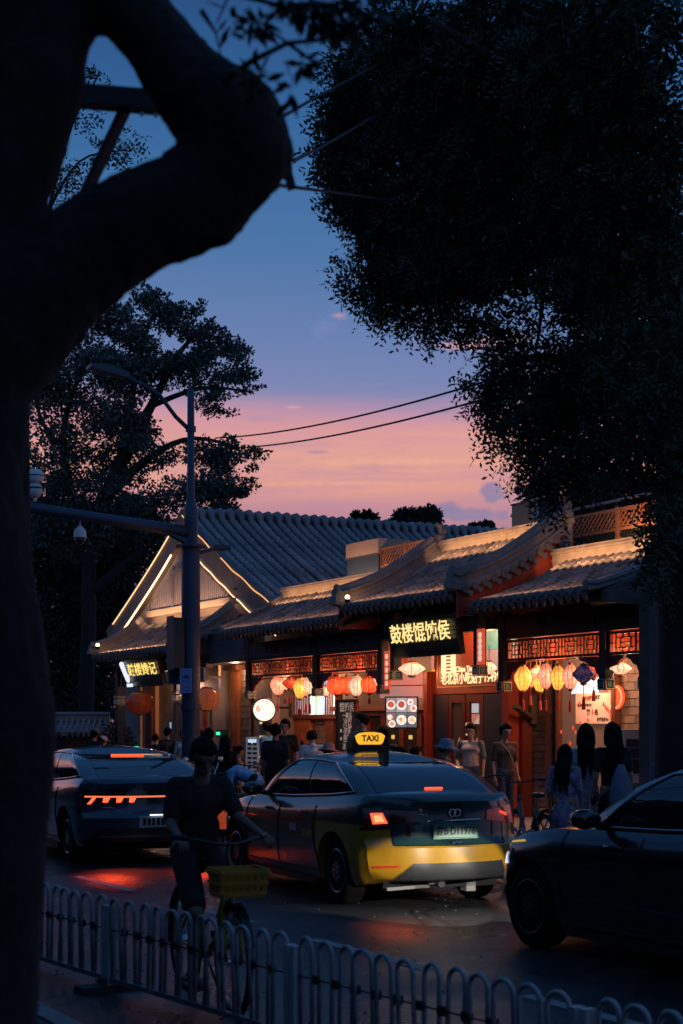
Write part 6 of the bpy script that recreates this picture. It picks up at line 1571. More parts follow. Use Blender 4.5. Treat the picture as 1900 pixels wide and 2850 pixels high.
# ------------------------------------------------------------------ bicycles and scooters
def bicycle(label, loc, rotz, frame_mat, basket=None, group='bicycles and scooters by the kerb', world=False, cat='bicycle', steer=0.0):
    t = thing('bicycle', label, cat, loc, rotz, group, world=world)
    r = .325; wb = 1.06
    for x in (0, wb):
        w_ = part(t, 'wheel', MB().lathe([(.03, -.04), (.03, .04)], c=(x, 0, r), n=10, axis='y'), CHROME, rel=True)
        part(w_, 'tyre', MB().tube([(x + r * math.cos(a * math.pi / 18), 0, r + r * math.sin(a * math.pi / 18)) for a in range(37)], .022, 6, cap=False), TYRE, True, rel=True)
        sp = MB().tube([(x + (r - .03) * math.cos(a * math.pi / 18), 0, r + (r - .03) * math.sin(a * math.pi / 18)) for a in range(37)], .009, 5, cap=False)
        for k in range(14):
            a = 2 * math.pi * k / 14; sp.tube([(x, .02 * (1 if k % 2 else -1), r), (x + (r - .03) * math.cos(a), 0, r + (r - .03) * math.sin(a))], .002, 3)
        part(w_, 'rim', sp, M('bike_rim', (.3, .3, .3), .35, .9), rel=True)
        part(t, 'mudguard', MB().sweep([(x + (r + .035) * math.cos(a * math.pi / 18), 0, r + (r + .035) * math.sin(a * math.pi / 18)) for a in ((range(2, 15) if x else range(4, 20)))], [(-.028, -.002), (.028, -.002), (.028, .002), (-.028, .002)], up=(0, 1, 0), side=(0, 1, 0)), BLKP, rel=True)
    f = MB(); hd = (wb - .13, 0, .78); bb = (.46, 0, .28); st = (.33, 0, .72)
    f.tube([hd, (.75, 0, .42), bb], .028, 8).tube([bb, st], .024, 8).tube([hd, (wb - .11, 0, .86)], .026, 8)
    for s in (-.05, .05): f.tube([(0, s, r), (.25, s * .6, .31), bb], .013, 6).tube([(0, s, r), st], .011, 6)
    part(t, 'frame', f, frame_mat, True, rel=True)
    fk = MB()
    for s in (-.05, .05): fk.tube([(wb, s, r), (wb - .06, s, .62), (wb - .1, 0, .72)], .014, 6)
    part(t, 'fork', fk, frame_mat, True, rel=True)
    part(t, 'seat_post', MB().tube([st, (.28, 0, .86)], .014, 6), CHROME, rel=True)
    part(t, 'saddle', MB().ell((.26, 0, .89), (.14, .085, .035), 12, 8).ell((.38, 0, .89), (.08, .03, .025), 10, 6), BLKP, True, rel=True)
    hb = MB().tube([(wb - .1, 0, .84), (wb - .12, 0, 1.02)], .014, 6).tube([(wb - .28, .29, 1.06), (wb - .16, .2, 1.05), (wb - .1, .06, 1.02), (wb - .1, -.06, 1.02), (wb - .16, -.2, 1.05), (wb - .28, -.29, 1.06)], .012, 6)
    h_ = part(t, 'handlebar', hb, M('bar_dark', (.05, .05, .055), .4, .6), True, rel=True)
    for s in (1, -1): part(h_, 'grip', MB().tube([(wb - .2, s * .235, 1.055), (wb - .29, s * .298, 1.06)], .018, 8), BLKP, rel=True)
    cr = MB().lathe([(.08, -.008), (.08, .008)], c=(bb[0], -.06, bb[2]), n=20, axis='y').bar((bb[0], -.075, bb[2]), (bb[0] + .1, -.075, bb[2] - .13), .02, .015).bar((bb[0], .075, bb[2]), (bb[0] - .1, .075, bb[2] + .13), .02, .015)
    part(t, 'crank', cr, M('bar_dark', (.05, .05, .055)), rel=True)
    for (x, s, z) in ((bb[0] + .1, -1, bb[2] - .13), (bb[0] - .1, 1, bb[2] + .13)): part(t, 'pedal', MB().span((x - .045, s * .08 - (.09 if s < 0 else 0), z - .012), (x + .045, s * .08 + (.09 if s > 0 else 0), z + .012)), BLKP, rel=True)
    if basket:
        bk_ = MB(); x0, x1, y0, y1, z0, z1 = wb - .02, wb + .2, -.13, .13, .745, .875
        def sl(a, b, wd=.022): bk_.bar(a, b, wd, .01)
        for z in (z0, (z0 + z1) / 2, z1):
            e = .02 * (1 - (z1 - z) / (z1 - z0))
            for (a, b) in (((x0 - e, y0 - e), (x1 + e, y0 - e)), ((x1 + e, y0 - e), (x1 + e, y1 + e)), ((x1 + e, y1 + e), (x0 - e, y1 + e)), ((x0 - e, y1 + e), (x0 - e, y0 - e))): bk_.bar((a[0], a[1], z), (b[0], b[1], z), .035, .012, up=(0, 0, 1)); bk_.bar((a[0], a[1], z + .0), (b[0], b[1], z), .012, .04)
        for i in range(7):
            y = y0 + (y1 - y0) * i / 6
            for x, e in ((x1, .02), (x0, -.02)): bk_.bar((x, y, z0), (x + e, y, z1), .03, .01, up=(1, 0, 0))
        for i in range(1, 6):
            x = x0 + (x1 - x0) * i / 6
            for y, e in ((y0, -.02), (y1, .02)): bk_.bar((x, y, z0), (x, y + e, z1), .03, .01, up=(0, 1, 0))
        bk_.span((x0, y0, z0 - .01), (x1, y1, z0 + .002))
        part(t, 'basket', bk_, basket, rel=True)
        part(t, 'front_light', MB().ell((wb + .06, 0, .58), (.04, .05, .035), 10, 6), M('lamp_shell', (.3, .3, .3), .3, .3), True, rel=True)
    part(t, 'kickstand', MB().tube([(.3, .05, .27), (.22, .16, .02)], .008, 5), BLKP, rel=True)
    return t
# ------------------------------------------------------------------ street fences of white hoops
FW = M('fence_white', (.38, .385, .4), .55, var=.5, vs=7)
CLAMP = M('fence_clamp', (.02, .02, .022), .6)
def hoop_fence(label, P0, dirv, n_panels, per, pl, hgt, start=0):
    a = math.atan2(dirv[1], dirv[0])
    t = thing('street_fence', label, 'fence', (P0[0], P0[1], 0), a, 'white hoop fences along the road', world=True)
    wd = .135; r = .0125; z0 = .09
    pts = [(-wd / 2, 0, z0)] + [(-wd / 2, 0, hgt - wd / 2)] + [(-wd / 2 * math.cos(q * math.pi / 10), 0, hgt - wd / 2 + wd / 2 * math.sin(q * math.pi / 10)) for q in range(1, 10)] + [(wd / 2, 0, hgt - wd / 2), (wd / 2, 0, z0)]
    hm = MB().tube(pts, r, 7).mesh('hoop', FW, True); cm = MB().box((0, 0, 0), (.06, .028, .045)).mesh('clamp', CLAMP)
    pm = MB().span((-.055, -.03, .03), (-.012, .03, .56)).span((.012, -.03, .03), (.055, .03, .56)).span((-.012, -.02, .03), (.012, .02, .5)).mesh('post', M('fence_post_white', (.5, .51, .52), .5, var=.2, vs=5))
    fm = MB().box((0, 0, .02), (.16, .42, .04)).box((0, 0, .06), (.07, .12, .05)).mesh('foot', M('fence_foot', (.05, .05, .05), .8))
    part(t, 'bottom_rail', MB().span((start * pl, -.022, .065), (n_panels * pl, .022, .095)), M('fence_rail', (.16, .165, .175), .55, var=.25, vs=5), rel=True)
    part(t, 'middle_rail', MB().span((start * pl, -.006, hgt * .66 - .004), (n_panels * pl, .004, hgt * .66 + .004)), CLAMP, rel=True)
    for k in range(start, n_panels + 1):
        inst(t, 'post', pm, (k * pl, 0, 0), (0, 0, R(rnd.uniform(-2, 2)))); inst(t, 'foot', fm, (k * pl, 0, 0))
        if k < n_panels:
            for j in range(per):
                x = k * pl + (j + .75) * pl / (per + .5)
                inst(t, 'hoop', hm, (x, 0, rnd.uniform(-.004, .004)), (R(rnd.uniform(-2.2, 2.2)), R(rnd.uniform(-.8, .8)), R(rnd.uniform(-7, 7))))
                if j < per - 1: inst(t, 'clamp', cm, (x + .5 * pl / (per + .5), 0, hgt * .66))
    return t
FD = Vector((1.27, -1.87)).normalized()
hoop_fence('near row of white hoop railings with paired posts, across the bottom', (-1.53, 10.36), FD, 4, 12, 2.26, .61, -3)
hoop_fence('far row of white hoop railings beyond the taxi', S2W(-14, -4.45)[:2], EX, 11, 12, 2.26, .60, 0)

# ------------------------------------------------------------------ parked bicycles and scooters
kb = M('bike_dark_blue', (.02, .04, .07), .4); kt = M('bike_teal', (.03, .2, .2), .4); kg = M('bike_grey', (.1, .1, .11), .4, .4)
bicycle('dark bicycle parked right behind the taxi boot', (5.1, -3.0, 0), R(150), kb)
bicycle('teal bicycle parked beside the two waiting women', (6.1, -2.75, 0), R(120), kt)
bicycle('grey bicycle nearest the long haired women', (6.9, -3.3, 0), R(165), kg)
bicycle('dark bicycle parked between the taxi windscreen and the men in black', (-2.2, -3.3, 0), R(140), kb)
def scooter(label, loc, rotz, pm):
    t = thing('scooter', label, 'scooter', loc, rotz, 'bicycles and scooters by the kerb')
    for x in (0, 1.2):
        w_ = part(t, 'wheel', MB().lathe([(.1, -.03), (.12, .0), (.1, .03)], c=(x, 0, .22), n=14, axis='y'), RIM, rel=True)
        part(w_, 'tyre', MB().lathe([(.14, -.05), (.2, -.05), (.22, -.02), (.22, .02), (.2, .05), (.14, .05)], c=(x, 0, .22), n=24, axis='y'), TYRE, 'auto', rel=True)
    part(t, 'body', MB().tube([(-.2, 0, .62), (.1, 0, .6), (.4, 0, .48), (.55, 0, .3), (.85, 0, .28), (1.0, 0, .5), (1.03, 0, .85)], [.09, .15, .16, .11, .1, .14, .1], 10), pm, True, rel=True)
    part(t, 'seat', MB().tube([(-.2, 0, .74), (.05, 0, .76), (.42, 0, .74)], [.09, .13, .1], 10, flat=.5), BLKP, True, rel=True)
    part(t, 'front_shield', MB().prism([(-.19, .35), (.19, .35), (.15, .9), (-.15, .9)], 1.06, 1.1, plane='yz'), pm, rel=True)
    part(t, 'handlebar', MB().tube([(1.03, 0, .85), (.98, 0, 1.02)], .03, 6).tube([(.86, .34, 1.06), (.98, .12, 1.02), (.98, -.12, 1.02), (.86, -.34, 1.06)], .016, 6), BLKP, rel=True)
    part(t, 'fork', MB().tube([(1.2, .06, .22), (1.06, .05, .6)], .022, 6).tube([(1.2, -.06, .22), (1.06, -.05, .6)], .022, 6), BLKP, rel=True)
    for s in (1, -1): part(t, 'mirror', MB().tube([(.96, s * .2, 1.03), (.98, s * .3, 1.2)], .007, 5).ell((.97, s * .33, 1.25), (.02, .06, .045), 10, 6), CHROME, rel=True)
    part(t, 'tail_light', MB().span((-.3, -.09, .58), (-.26, .09, .66)), M('scooter_tail', (.5, .04, .02), .3, emit=(1, .1, .03), es=.4), rel=True)
    return t
bg_ = at(620, 2282, 21.5); bs = W2S(bg_.x, bg_.y)
sct = scooter('scooter in the lane behind the cyclist, carrying an orange bag', (bs[0] + .3, bs[1] + .3, 0), R(200), M('scooter_grey', (.05, .05, .055), .4))
bag = thing('delivery_bag', 'glowing orange red bag hung behind the cyclist elbow', 'bag', (bs[0], bs[1], .2))
zb = bg_.z - .2
part(bag, 'sack', MB().tube([(0, 0, zb - .12), (.01, 0, zb - .03), (0, .01, zb + .07), (0, 0, zb + .12)], [.05, .10, .09, .04], 10), M('bag_orange', (.75, .1, .03), .5, var=.4, vs=9, emit=(1, .12, .03), es=.28), True, rel=True)
part(bag, 'loop', MB().tube([(.08 * math.cos(a * math.pi / 10), 0, zb + .1 + .2 * math.sin(a * math.pi / 10)) for a in range(11)], .012, 6), FW, rel=True)
part(bag, 'stand', MB().tube([(0, 0, -.2), (0, 0, zb - .1)], .02, 6), BLKP, rel=True)
# ------------------------------------------------------------------ people
SKIN = M('skin', (.42, .25, .18), .55, var=.12, vs=14); SKIN2 = M('skin_tan', (.33, .19, .13), .55, var=.12, vs=14)
HAIR = M('hair_black', (.010, .008, .008), .85, bump=.4, bs=90, spec=.15); EYE = M('eye_dark', (.02, .015, .012), .3)
def hand_mesh(wrist, dirv, palm_n, s=1.0, curl=.5, side=1):
    """palm with four unequal bent fingers and a thumb from its side"""
    d = Vector(dirv).normalized(); nrm = Vector(palm_n); nrm = (nrm - d * nrm.dot(d)).normalized(); lat = d.cross(nrm) * side
    w_ = Vector(wrist); mb = MB()
    mb.cap(w_ - d * .01, w_ + d * .055 * s, .024 * s, .034 * s, 8, flat=.6)
    mb.cap(w_ + d * .03 * s + lat * .018 * s, w_ + d * .075 * s + lat * .022 * s, .02 * s, .018 * s, 8).cap(w_ + d * .03 * s - lat * .018 * s, w_ + d * .075 * s - lat * .022 * s, .02 * s, .016 * s, 8)
    for k, (o_, ln) in enumerate(((.028, .066), (.010, .075), (-.008, .07), (-.026, .054))):
        b = w_ + d * .08 * s + lat * o_ * s; a = curl * .5
        p1 = b + (d * math.cos(a) + nrm * math.sin(a)) * ln * .5 * s; a2 = curl * 1.5
        p2 = p1 + (d * math.cos(a2) + nrm * math.sin(a2)) * ln * .35 * s; a3 = curl * 2.3
        p3 = p2 + (d * math.cos(a3) + nrm * math.sin(a3)) * ln * .25 * s
        mb.tube([b - d * .02, b, p1, p2, p3], [.009 * s, .0095 * s, .0088 * s, .008 * s, .006 * s], 6)
    b = w_ + d * .025 * s + lat * .03 * s
    p1 = b + (d * .6 + lat * .7 + nrm * .25).normalized() * .04 * s; p2 = p1 + (d * .9 + lat * .1 + nrm * .5).normalized() * .03 * s
    mb.tube([b - lat * .01, b, p1, p2], [.012 * s, .012 * s, .010 * s, .008 * s], 6)
    return mb
STAND = dict(pelvis=(0, 0, .94), chest=(0, 0, 1.27), neck=(0, .01, 1.42), head=(0, -.015, 1.575), shl=(.165, 0, 1.37), shr=(-.165, 0, 1.37), ell=(.21, .03, 1.09), elr=(-.21, .03, 1.09),
             wrl=(.22, -.05, .85), wrr=(-.22, -.05, .85), hipl=(.085, 0, .91), hipr=(-.085, 0, .91), knl=(.09, -.02, .49), knr=(-.09, -.02, .49), anl=(.09, .02, .08), anr=(-.09, .02, .08))
def person(label, loc, face, height, top, bottom, pose=None, hair='short', female=False, bottom_kind='trousers', sleeve=.55, skin=None, hat=None, vox=.016, extras=None, world=False, hairm=None, crop=0.0, curl=.5, kneel=None):
    """stands at loc looking along 'face' (degrees, 0 = towards the street); own frame: -y forward"""
    t = thing('person', label, 'person', loc, face, 'people on the street', world=world)
    J = {k: Vector(v) for k, v in STAND.items()}
    if pose:
        for k, v in pose.items():
            if not isinstance(v, (int, float)): J[k] = Vector(v)
    k_ = height / 1.70; skin = skin or SKIN
    for q in J: J[q] = J[q] * k_
    fs = .9 if female else 1.0
    r = lambda v: v * k_ * fs
    up = (J['head'] - J['neck']).normalized(); f = Vector((0, -1, 0))
    fwd = J.get('look', None)
    hd = J['head']
    face_d = (Vector(pose['face']) if pose and 'face' in pose else f); face_d = (face_d - up * face_d.dot(up)).normalized(); latd = up.cross(face_d)
    b = MB()
    sh = (J['shl'] - J['shr']).normalized()
    b.cap(J['chest'] + sh * r(.075), J['chest'] - sh * r(.075), r(.105), r(.105), 12).cap(J['chest'], J['pelvis'] + (J['chest'] - J['pelvis']) * .35, r(.115), r(.10 if female else .112), 12)
    hp = (J['hipl'] - J['hipr']).normalized()
    b.cap(J['pelvis'] + hp * r(.06), J['pelvis'] - hp * r(.06), r(.112), r(.112), 12).cap(J['pelvis'] + (J['chest'] - J['pelvis']) * .35, J['pelvis'], r(.10), r(.108), 12)
    b.cap(J['chest'] + (J['neck'] - J['chest']) * .35, J['neck'] + up * .05, r(.075), r(.05), 10).cap(J['neck'], hd - up * .05 * k_, r(.052), r(.05), 10)
    b.cap(J['shl'], J['shr'], r(.058), r(.058), 10)
    for s in 'lr':
        b.cap(J['sh' + s], J['el' + s], r(.05), r(.039), 10).cap(J['el' + s], J['wr' + s], r(.038), r(.025), 10)
        b.cap(J['hip' + s], J['kn' + s], r(.085), r(.055), 10).cap(J['kn' + s], J['an' + s], r(.055), r(.036), 10)
        b.cap(J['kn' + s].lerp(J['an' + s], .25) + Vector((0, .012, 0)), J['kn' + s].lerp(J['an' + s], .5), r(.05), r(.04), 8)
        toe = Vector(pose['toe' + s]) * k_ if pose and 'toe' + s in pose else J['an' + s] + Vector((0, -.15 * k_, -.045 * k_))
        J['toe' + s] = toe
        b.cap(J['an' + s] - Vector((0, -.03, .03 * k_)), toe, r(.04), r(.032), 8)
    # head: skull, jaw, nose, ears, brow
    def hp_(a, u_, l_=0): return hd + face_d * a * k_ + up * u_ * k_ + latd * l_ * k_
    b.cap(hp_(-.022, .03), hp_(.012, .035), .088 * k_, .082 * k_, 12).cap(hp_(.018, -.01), hp_(.035, -.075), .068 * k_, .04 * k_, 10).cap(hp_(.0, -.06), hp_(.02, -.06), .055 * k_, .05 * k_, 10)
    b.cap(hp_(.092, .015), hp_(.108, -.022), .012 * k_, .016 * k_, 8).cap(hp_(.078, .035, .03), hp_(.078, .035, -.03), .02 * k_, .02 * k_, 8)
    b.cap(hp_(.078, -.056, .018), hp_(.078, -.056, -.018), .014 * k_, .014 * k_, 8)
    for s in (1, -1): b.ell(hp_(-.005, 0, .083 * s), (.014 * k_, .022 * k_, .032 * k_), 8, 6)
    ex = MB()
    for s, nm in ((1, 'l'), (-1, 'r')):
        dv = (J['wr' + nm] - J['el' + nm]).normalized()
        pn = Vector(pose['palm' + nm]) if pose and 'palm' + nm in pose else Vector((-s, 0, 0))
        if abs(pn.normalized().dot(dv)) > .95: pn = Vector((0, -1, .2))
        hm = hand_mesh(J['wr' + nm], dv, pn, k_ * (.92 if female else 1.0), (pose or {}).get('curl' + nm, curl), s)
        ex.add(hm.v, hm.f)
    for s in (1, -1): pass
    body = part(t, 'body', b, skin, rel=True)
    em = ex.mesh('hands', skin, True)
    remesh(body, vox * k_, 2, em)
    if hair != 'hidden':
        for s in (1, -1): part(t, 'eye', MB().ell(hp_(.086, .018, .032 * s), (.011 * k_, .011 * k_, .007 * k_), 8, 6), EYE, True, rel=True)
        part(t, 'mouth', MB().cap(hp_(.091, -.056, .02), hp_(.091, -.056, -.02), .004 * k_, .004 * k_, 6), M('lips', (.3, .09, .07), .5), rel=True)
    # clothes: closed shells a little larger than the body
    c = MB(); g = 1.13
    if crop: low = J['pelvis'].lerp(J['chest'], crop)
    else: low = J['pelvis'] - (J['chest'] - J['pelvis']).normalized() * .06 * k_
    c.cap(J['chest'] + sh * r(.075), J['chest'] - sh * r(.075), r(.118), r(.118), 12).cap(J['shl'], J['shr'], r(.066), r(.066), 10)
    c.cap(J['chest'], low, r(.135), r(.128 if not female else .118), 12)
    c.cap(J['chest'].lerp(low, .45) + hp * r(.05), low + hp * r(.055), r(.105), r(.105), 12).cap(J['chest'].lerp(low, .45) - hp * r(.05), low - hp * r(.055), r(.105), r(.105), 12)
    c.cap(J['chest'].lerp(J['neck'], .3), J['neck'] - up * .02 * k_, r(.085), r(.062), 10)
    if sleeve:
        for s in 'lr':
            e = J['sh' + s].lerp(J['el' + s], min(sleeve * 1.4, 1)); c.cap(J['sh' + s], e, r(.066), r(.06), 10)
            if sleeve > .72: c.cap(J['el' + s], J['el' + s].lerp(J['wr' + s], (sleeve - .72) / .28), r(.056), r(.045), 10)
    if top: remesh(part(t, 'shirt', c, top, rel=True), vox * k_, 2)
    q = MB()
    if bottom_kind in ('trousers', 'shorts'):
        q.cap(J['pelvis'] + hp * r(.06), J['pelvis'] - hp * r(.06), r(.122), r(.122), 12)
        for s in 'lr':
            if bottom_kind == 'trousers':
                q.cap(J['hip' + s], J['kn' + s], r(.098), r(.07), 10).cap(J['kn' + s], J['an' + s], r(.07), r(.056), 10)
            else: q.cap(J['hip' + s], J['hip' + s].lerp(J['kn' + s], .85), r(.1), r(.085), 10)
        remesh(part(t, bottom_kind, q, bottom, rel=True), vox * k_, 2)
    elif bottom_kind in ('skirt', 'dress'):
        hem = .42 if bottom_kind == 'skirt' else .3
        hz = hem * k_ if kneel is None else kneel
        pz_ = J['pelvis'].z; pr = [(.10 * k_, pz_ + .14 * k_), (.135 * k_, pz_ + .02 * k_), (.17 * k_, pz_ - .15 * k_), (.22 * k_, hz), (.2 * k_, hz + .01)]
        part(t, bottom_kind, MB().lathe(pr, c=(J['pelvis'].x, J['pelvis'].y, 0), n=24, sq=.8, gore=.07), bottom, True, rel=True)
    for s in 'lr':
        a, e = J['an' + s], J['toe' + s]; dn = Vector((0, 0, -.018 * k_))
        part(t, 'shoe', MB().cap(a.lerp(e, -.18) + dn + Vector((0, 0, -.03 * k_)), e + dn, r(.046), r(.04), 10), M('shoe_dark', (.05, .05, .055), .6), True, rel=True)
    # hair
    hm = hairm or HAIR; h_ = MB()
    if hair in ('short', 'bob', 'long', 'tied'):
        h_.cap(hp_(-.03, .045), hp_(.0, .062), .094 * k_, .086 * k_, 12).cap(hp_(-.05, .0), hp_(-.045, .04), .07 * k_, .085 * k_, 12)
        for s in (1, -1): h_.cap(hp_(-.02, .05, .05 * s), hp_(-.03, .0, .062 * s), .045 * k_, .035 * k_, 8)
        h_.cap(hp_(.055, .088, .035), hp_(.06, .075, .012), .034 * k_, .024 * k_, 8).cap(hp_(.05, .092, -.01), hp_(.055, .07, -.045), .034 * k_, .022 * k_, 8).cap(hp_(.0, .03, .078), hp_(.012, -.015, .08), .024 * k_, .012 * k_, 8).cap(hp_(.0, .03, -.078), hp_(.012, -.015, -.08), .024 * k_, .012 * k_, 8).cap(hp_(.045, .10, .0), hp_(.0, .10, 0), .05 * k_, .06 * k_, 8)
        if hair == 'bob' or hair == 'long':
            for s in (1, -1): h_.cap(hp_(-.02, .03, .068 * s), hp_(-.03, -.1, .07 * s), .04 * k_, .045 * k_, 8)
        if hair == 'long':
            bk0 = hp_(-.06, .0); e = J['chest'].lerp(J['pelvis'], .45) - face_d * .13 * k_
            hr_ = random.Random(len(label) * 7)
            for i in range(9):
                l_ = -.072 + .018 * i; z_ = hr_.uniform(-.12, .06); w_ = hr_.uniform(-.02, .02)
                m_ = hp_(-.095 - .02 * hr_.random(), -.2, l_ * 1.15 + w_ * .5); tip = e + latd * (l_ * 1.25 + w_) * k_ + up * z_
                h_.cap(bk0 + latd * l_ * k_ * .8, m_, .034 * k_, .03 * k_, 8); h_.cap(m_, tip, .03 * k_, .010 * k_, 8)
        if hair == 'tied':
            h_.ell(hp_(-.11, .07), (.05 * k_, .05 * k_, .05 * k_), 10, 8).cap(hp_(-.11, .06), hp_(-.14, -.06), .035 * k_, .015 * k_, 8)
        remesh(part(t, 'hair', h_, hm, rel=True), .010 * k_, 1, rough=.006)
    if hat:
        kind, hmat = hat
        bx = Matrix((latd, -face_d, up)).transposed()
        def hl(pr, off=(0, 0, 0)):
            m = MB().lathe(pr, n=20, sq=1.12); m.v = [tuple(bx @ (Vector(p) * k_ + Vector(off) * k_) + hd + up * .055 * k_) for p in m.v]; return m
        if kind == 'cap':
            m = hl([(.1, -.015), (.1, .03), (.08, .075), (.03, .1), (.0, .102)]); part(t, 'cap', m, hmat, 'auto', rel=True)
            v = MB().prism([(-.075, -.07), (.075, -.07), (.065, -.15), (.03, -.185), (-.03, -.185), (-.065, -.15)], -.012, .0, plane='xy'); v.v = [tuple(bx @ (Vector(p) * k_) + hd + up * .05 * k_) for p in v.v]; part(t, 'peak', v, hmat, rel=True)
        else:
            m = hl([(.19, -.05), (.195, -.04), (.115, -.0), (.11, .03), (.095, .09), (.05, .115), (.0, .118)]); part(t, 'hat', m, hmat, True, rel=True)
    t['_h'] = 0; del t['_h']
    return t, J, k_
def at_y(px, y): return onY(px, 2015, y)[0]
def cloth(n, c, v=.2): return M('cloth_' + n, c, .85, var=v, vs=5, bump=.25, bs=30)
BLK = cloth('black', (.012, .012, .013)); WHT = cloth('white', (.65, .65, .66)); LBL = cloth('light_blue', (.14, .42, .8)); DNM = cloth('denim', (.04, .06, .10)); BGE = cloth('beige', (.52, .46, .32))
GRY = cloth('grey', (.12, .12, .12)); KHK = cloth('khaki', (.2, .15, .08)); PNK = cloth('pink', (.55, .3, .28)); BRN = cloth('brown_top', (.09, .06, .045)); FLR = M('cloth_floral', (.16, .13, .22), .85, var=.7, vs=24, tint=(.34, .28, .4)); DOT = M('cloth_dots', (.45, .5, .6), .85, var=.5, vs=30)
SW = .15
D = math.pi / 180
def stand(label, px, y, top_py, face, top, bottom, base=0.0, **k):
    x = at_y(px, y); Y = F0[1] + x * EX[1] + y * EY[1]
    h = H - (top_py - 2015) / F * Y - base
    return person(label, (x, y, base), face * D, max(1.1, min(1.88, h / 1.012)), top, bottom, **k)
# left of the pole
stand('person in a flat brown cap and black shirt at far left behind the grey car', 262, -2.9, 2028, 215, BLK, BLK, hat=('cap', cloth('cap_brown', (.2, .15, .12))))
stand('person in a white cap and pale blue shirt beside the brown cap', 285, -2.5, 2049, 190, cloth('pale_blue', (.3, .42, .6)), DNM, hat=('cap', cloth('cap_white', (.55, .52, .5))))
stand('person in dark clothes barely seen at the left edge beyond the grey car roof', 170, -4.6 + .8, 2082, 60, BLK, BLK)
t_, J, k = stand('woman in black holding up a phone to photograph the hall', 432, -1.6, 2042, 238, BLK, BLK, SW, hair='tied', female=True, pose=dict(ell=(.24, -.2, 1.25), wrl=(.12, -.34, 1.5), elr=(-.25, -.18, 1.22), wrr=(-.1, -.34, 1.48)))
ph = thing('phone', 'phone raised by the woman in black below the big red lantern', 'phone', (at_y(428, -1.6), -1.2, 1.72), R(10)); part(ph, 'case', MB().span((-.04, -.006, -.08), (.04, .006, .08)), BLKP, rel=True); part(ph, 'screen', MB().span((-.035, -.0075, -.07), (.035, -.0065, .07)), E('phone_blue', (.4, .7, 1), .5), rel=True)
ph = thing('phone', 'phone with a bright green screen above the roof of the grey car', 'phone', (at_y(380, -2.8), -2.8, onY(380, 2084, -2.8)[1]), R(40)); part(ph, 'case', MB().span((-.075, -.006, -.07), (.075, .006, .07)), BLKP, rel=True); part(ph, 'screen', MB().span((-.055, -.009, -.05), (.055, -.0065, .05)), E('phone_green', (.1, 1, .6), 1.2), rel=True)
stand('man in a dark shirt with his back turned, between the red lantern and the pole', 466, -1.9, 2024, 230, cloth('charcoal', (.025, .024, .022)), BLK, SW)
stand('person in a white shirt mostly hidden behind the lamp pole', 510, -1.7, 2030, 215, cloth('pale_white', (.42, .43, .45)), WHT, SW, bottom_kind='skirt', female=True)
stand('person in a beige shirt just right of the lamp pole, back turned', 580, -3.4, 2026, 250, BGE, BLK, 0)
stand('man with dark hair facing the beige shirt, half hidden by the pole', 556, -2.6, 2030, 260, BLK, BLK, 0)
stand('long haired woman in black beside the beige shirt', 626, -3.2, 2046, 240, BLK, KHK, 0, hair='long', female=True, bottom_kind='shorts')
stand('girl in a pink top and pale skirt left of the bending boy', 663, -2.6, 2076, 160, PNK, cloth('pale_skirt', (.45, .4, .38)), 0, hair='tied', female=True, bottom_kind='skirt', sleeve=0)
# the boy in bright blue bending down
x_ = at_y(690, -3.3)
person('boy in a bright blue shirt bending down with his arms hanging', (x_, -3.3, 0), -38 * D, 1.52, LBL, BLK, bottom_kind='shorts', pose=dict(pelvis=(0, .12, .92), chest=(0, -.2, 1.06), neck=(0, -.33, 1.06), head=(0, -.45, 1.02), shl=(.16, -.28, 1.07), shr=(-.16, -.28, 1.07), ell=(.19, -.30, .80), elr=(-.19, -.30, .80), wrl=(.17, -.36, .56), wrr=(-.17, -.36, .56), hipl=(.085, .12, .9), hipr=(-.085, .12, .9), face=(0, -.5, -1)))
stand('man in a light blue shirt just behind the man in black shorts', 744, -1.3, 2008, 300, cloth('sky_shirt', (.1, .28, .5)), DNM, SW)
stand('man in black shirt and shorts, back turned, below the round white sign', 766, -2.7, 2013, 232, BLK, BLK, 0, bottom_kind='shorts', skin=SKIN2)
stand('young man in a printed black shirt facing the road below the lanterns', 794, -1.7, 2000, 48, BLK, BLK, SW)
stand('man in a white shirt with a dark backpack, head bowed, left of the menu board', 870, -2.3, 2026, 250, WHT, DNM, 0, pose=dict(head=(0, -.09, 1.54)))
x_ = at_y(862, -2.3); bp = thing('backpack', 'dark backpack on the back of the man in the white shirt', 'backpack', (x_ - .1, -2.27, 1.0), 250 * D)
part(bp, 'bag', MB().ell((0, .2, .22), (.13, .09, .2), 12, 8), cloth('pack', (.02, .025, .05)), True, rel=True); part(bp, 'strap', MB().tube([(.1, .12, .38), (.12, -.02, .46), (.12, -.12, .35), (.12, -.08, .1)], .02, 6).tube([(-.1, .12, .38), (-.12, -.02, .46), (-.12, -.12, .35), (-.12, -.08, .1)], .02, 6), cloth('pack', (.02, .025, .05)), rel=True)
stand('child in a wide pink sun hat in front of the menu board', 912, -3.0, 2070, 200, cloth('child_top', (.2, .1, .08)), BLK, 0, hat=('hat', cloth('hat_pink', (.6, .24, .2))))
stand('tall man in a pale blue shirt behind the lit taxi roof sign', 1010, -1.6, 1983, 330, cloth('pale_blue2', (.25, .36, .62)), DNM, SW)
stand('dark haired woman between the taxi roof sign and the food box', 1069, -2.0, 2018, 235, BLK, BLK, 0, hair='long', female=True)
stand('small person whose head shows just above the taxi roof', 1118, -2.4, 2078, 340, PNK, BLK, 0, female=True, hair='bob')
stand('small person with black hair just right of the other low head above the taxi roof', 1156, -2.2, 2076, 170, BLK, BLK, 0, hair='bob')
stand('person in a grey bucket hat above the rear window of the taxi', 1238, -2.4, 2059, 130, BLK, BLK, 0, hat=('hat', cloth('hat_grey', (.2, .25, .32))))
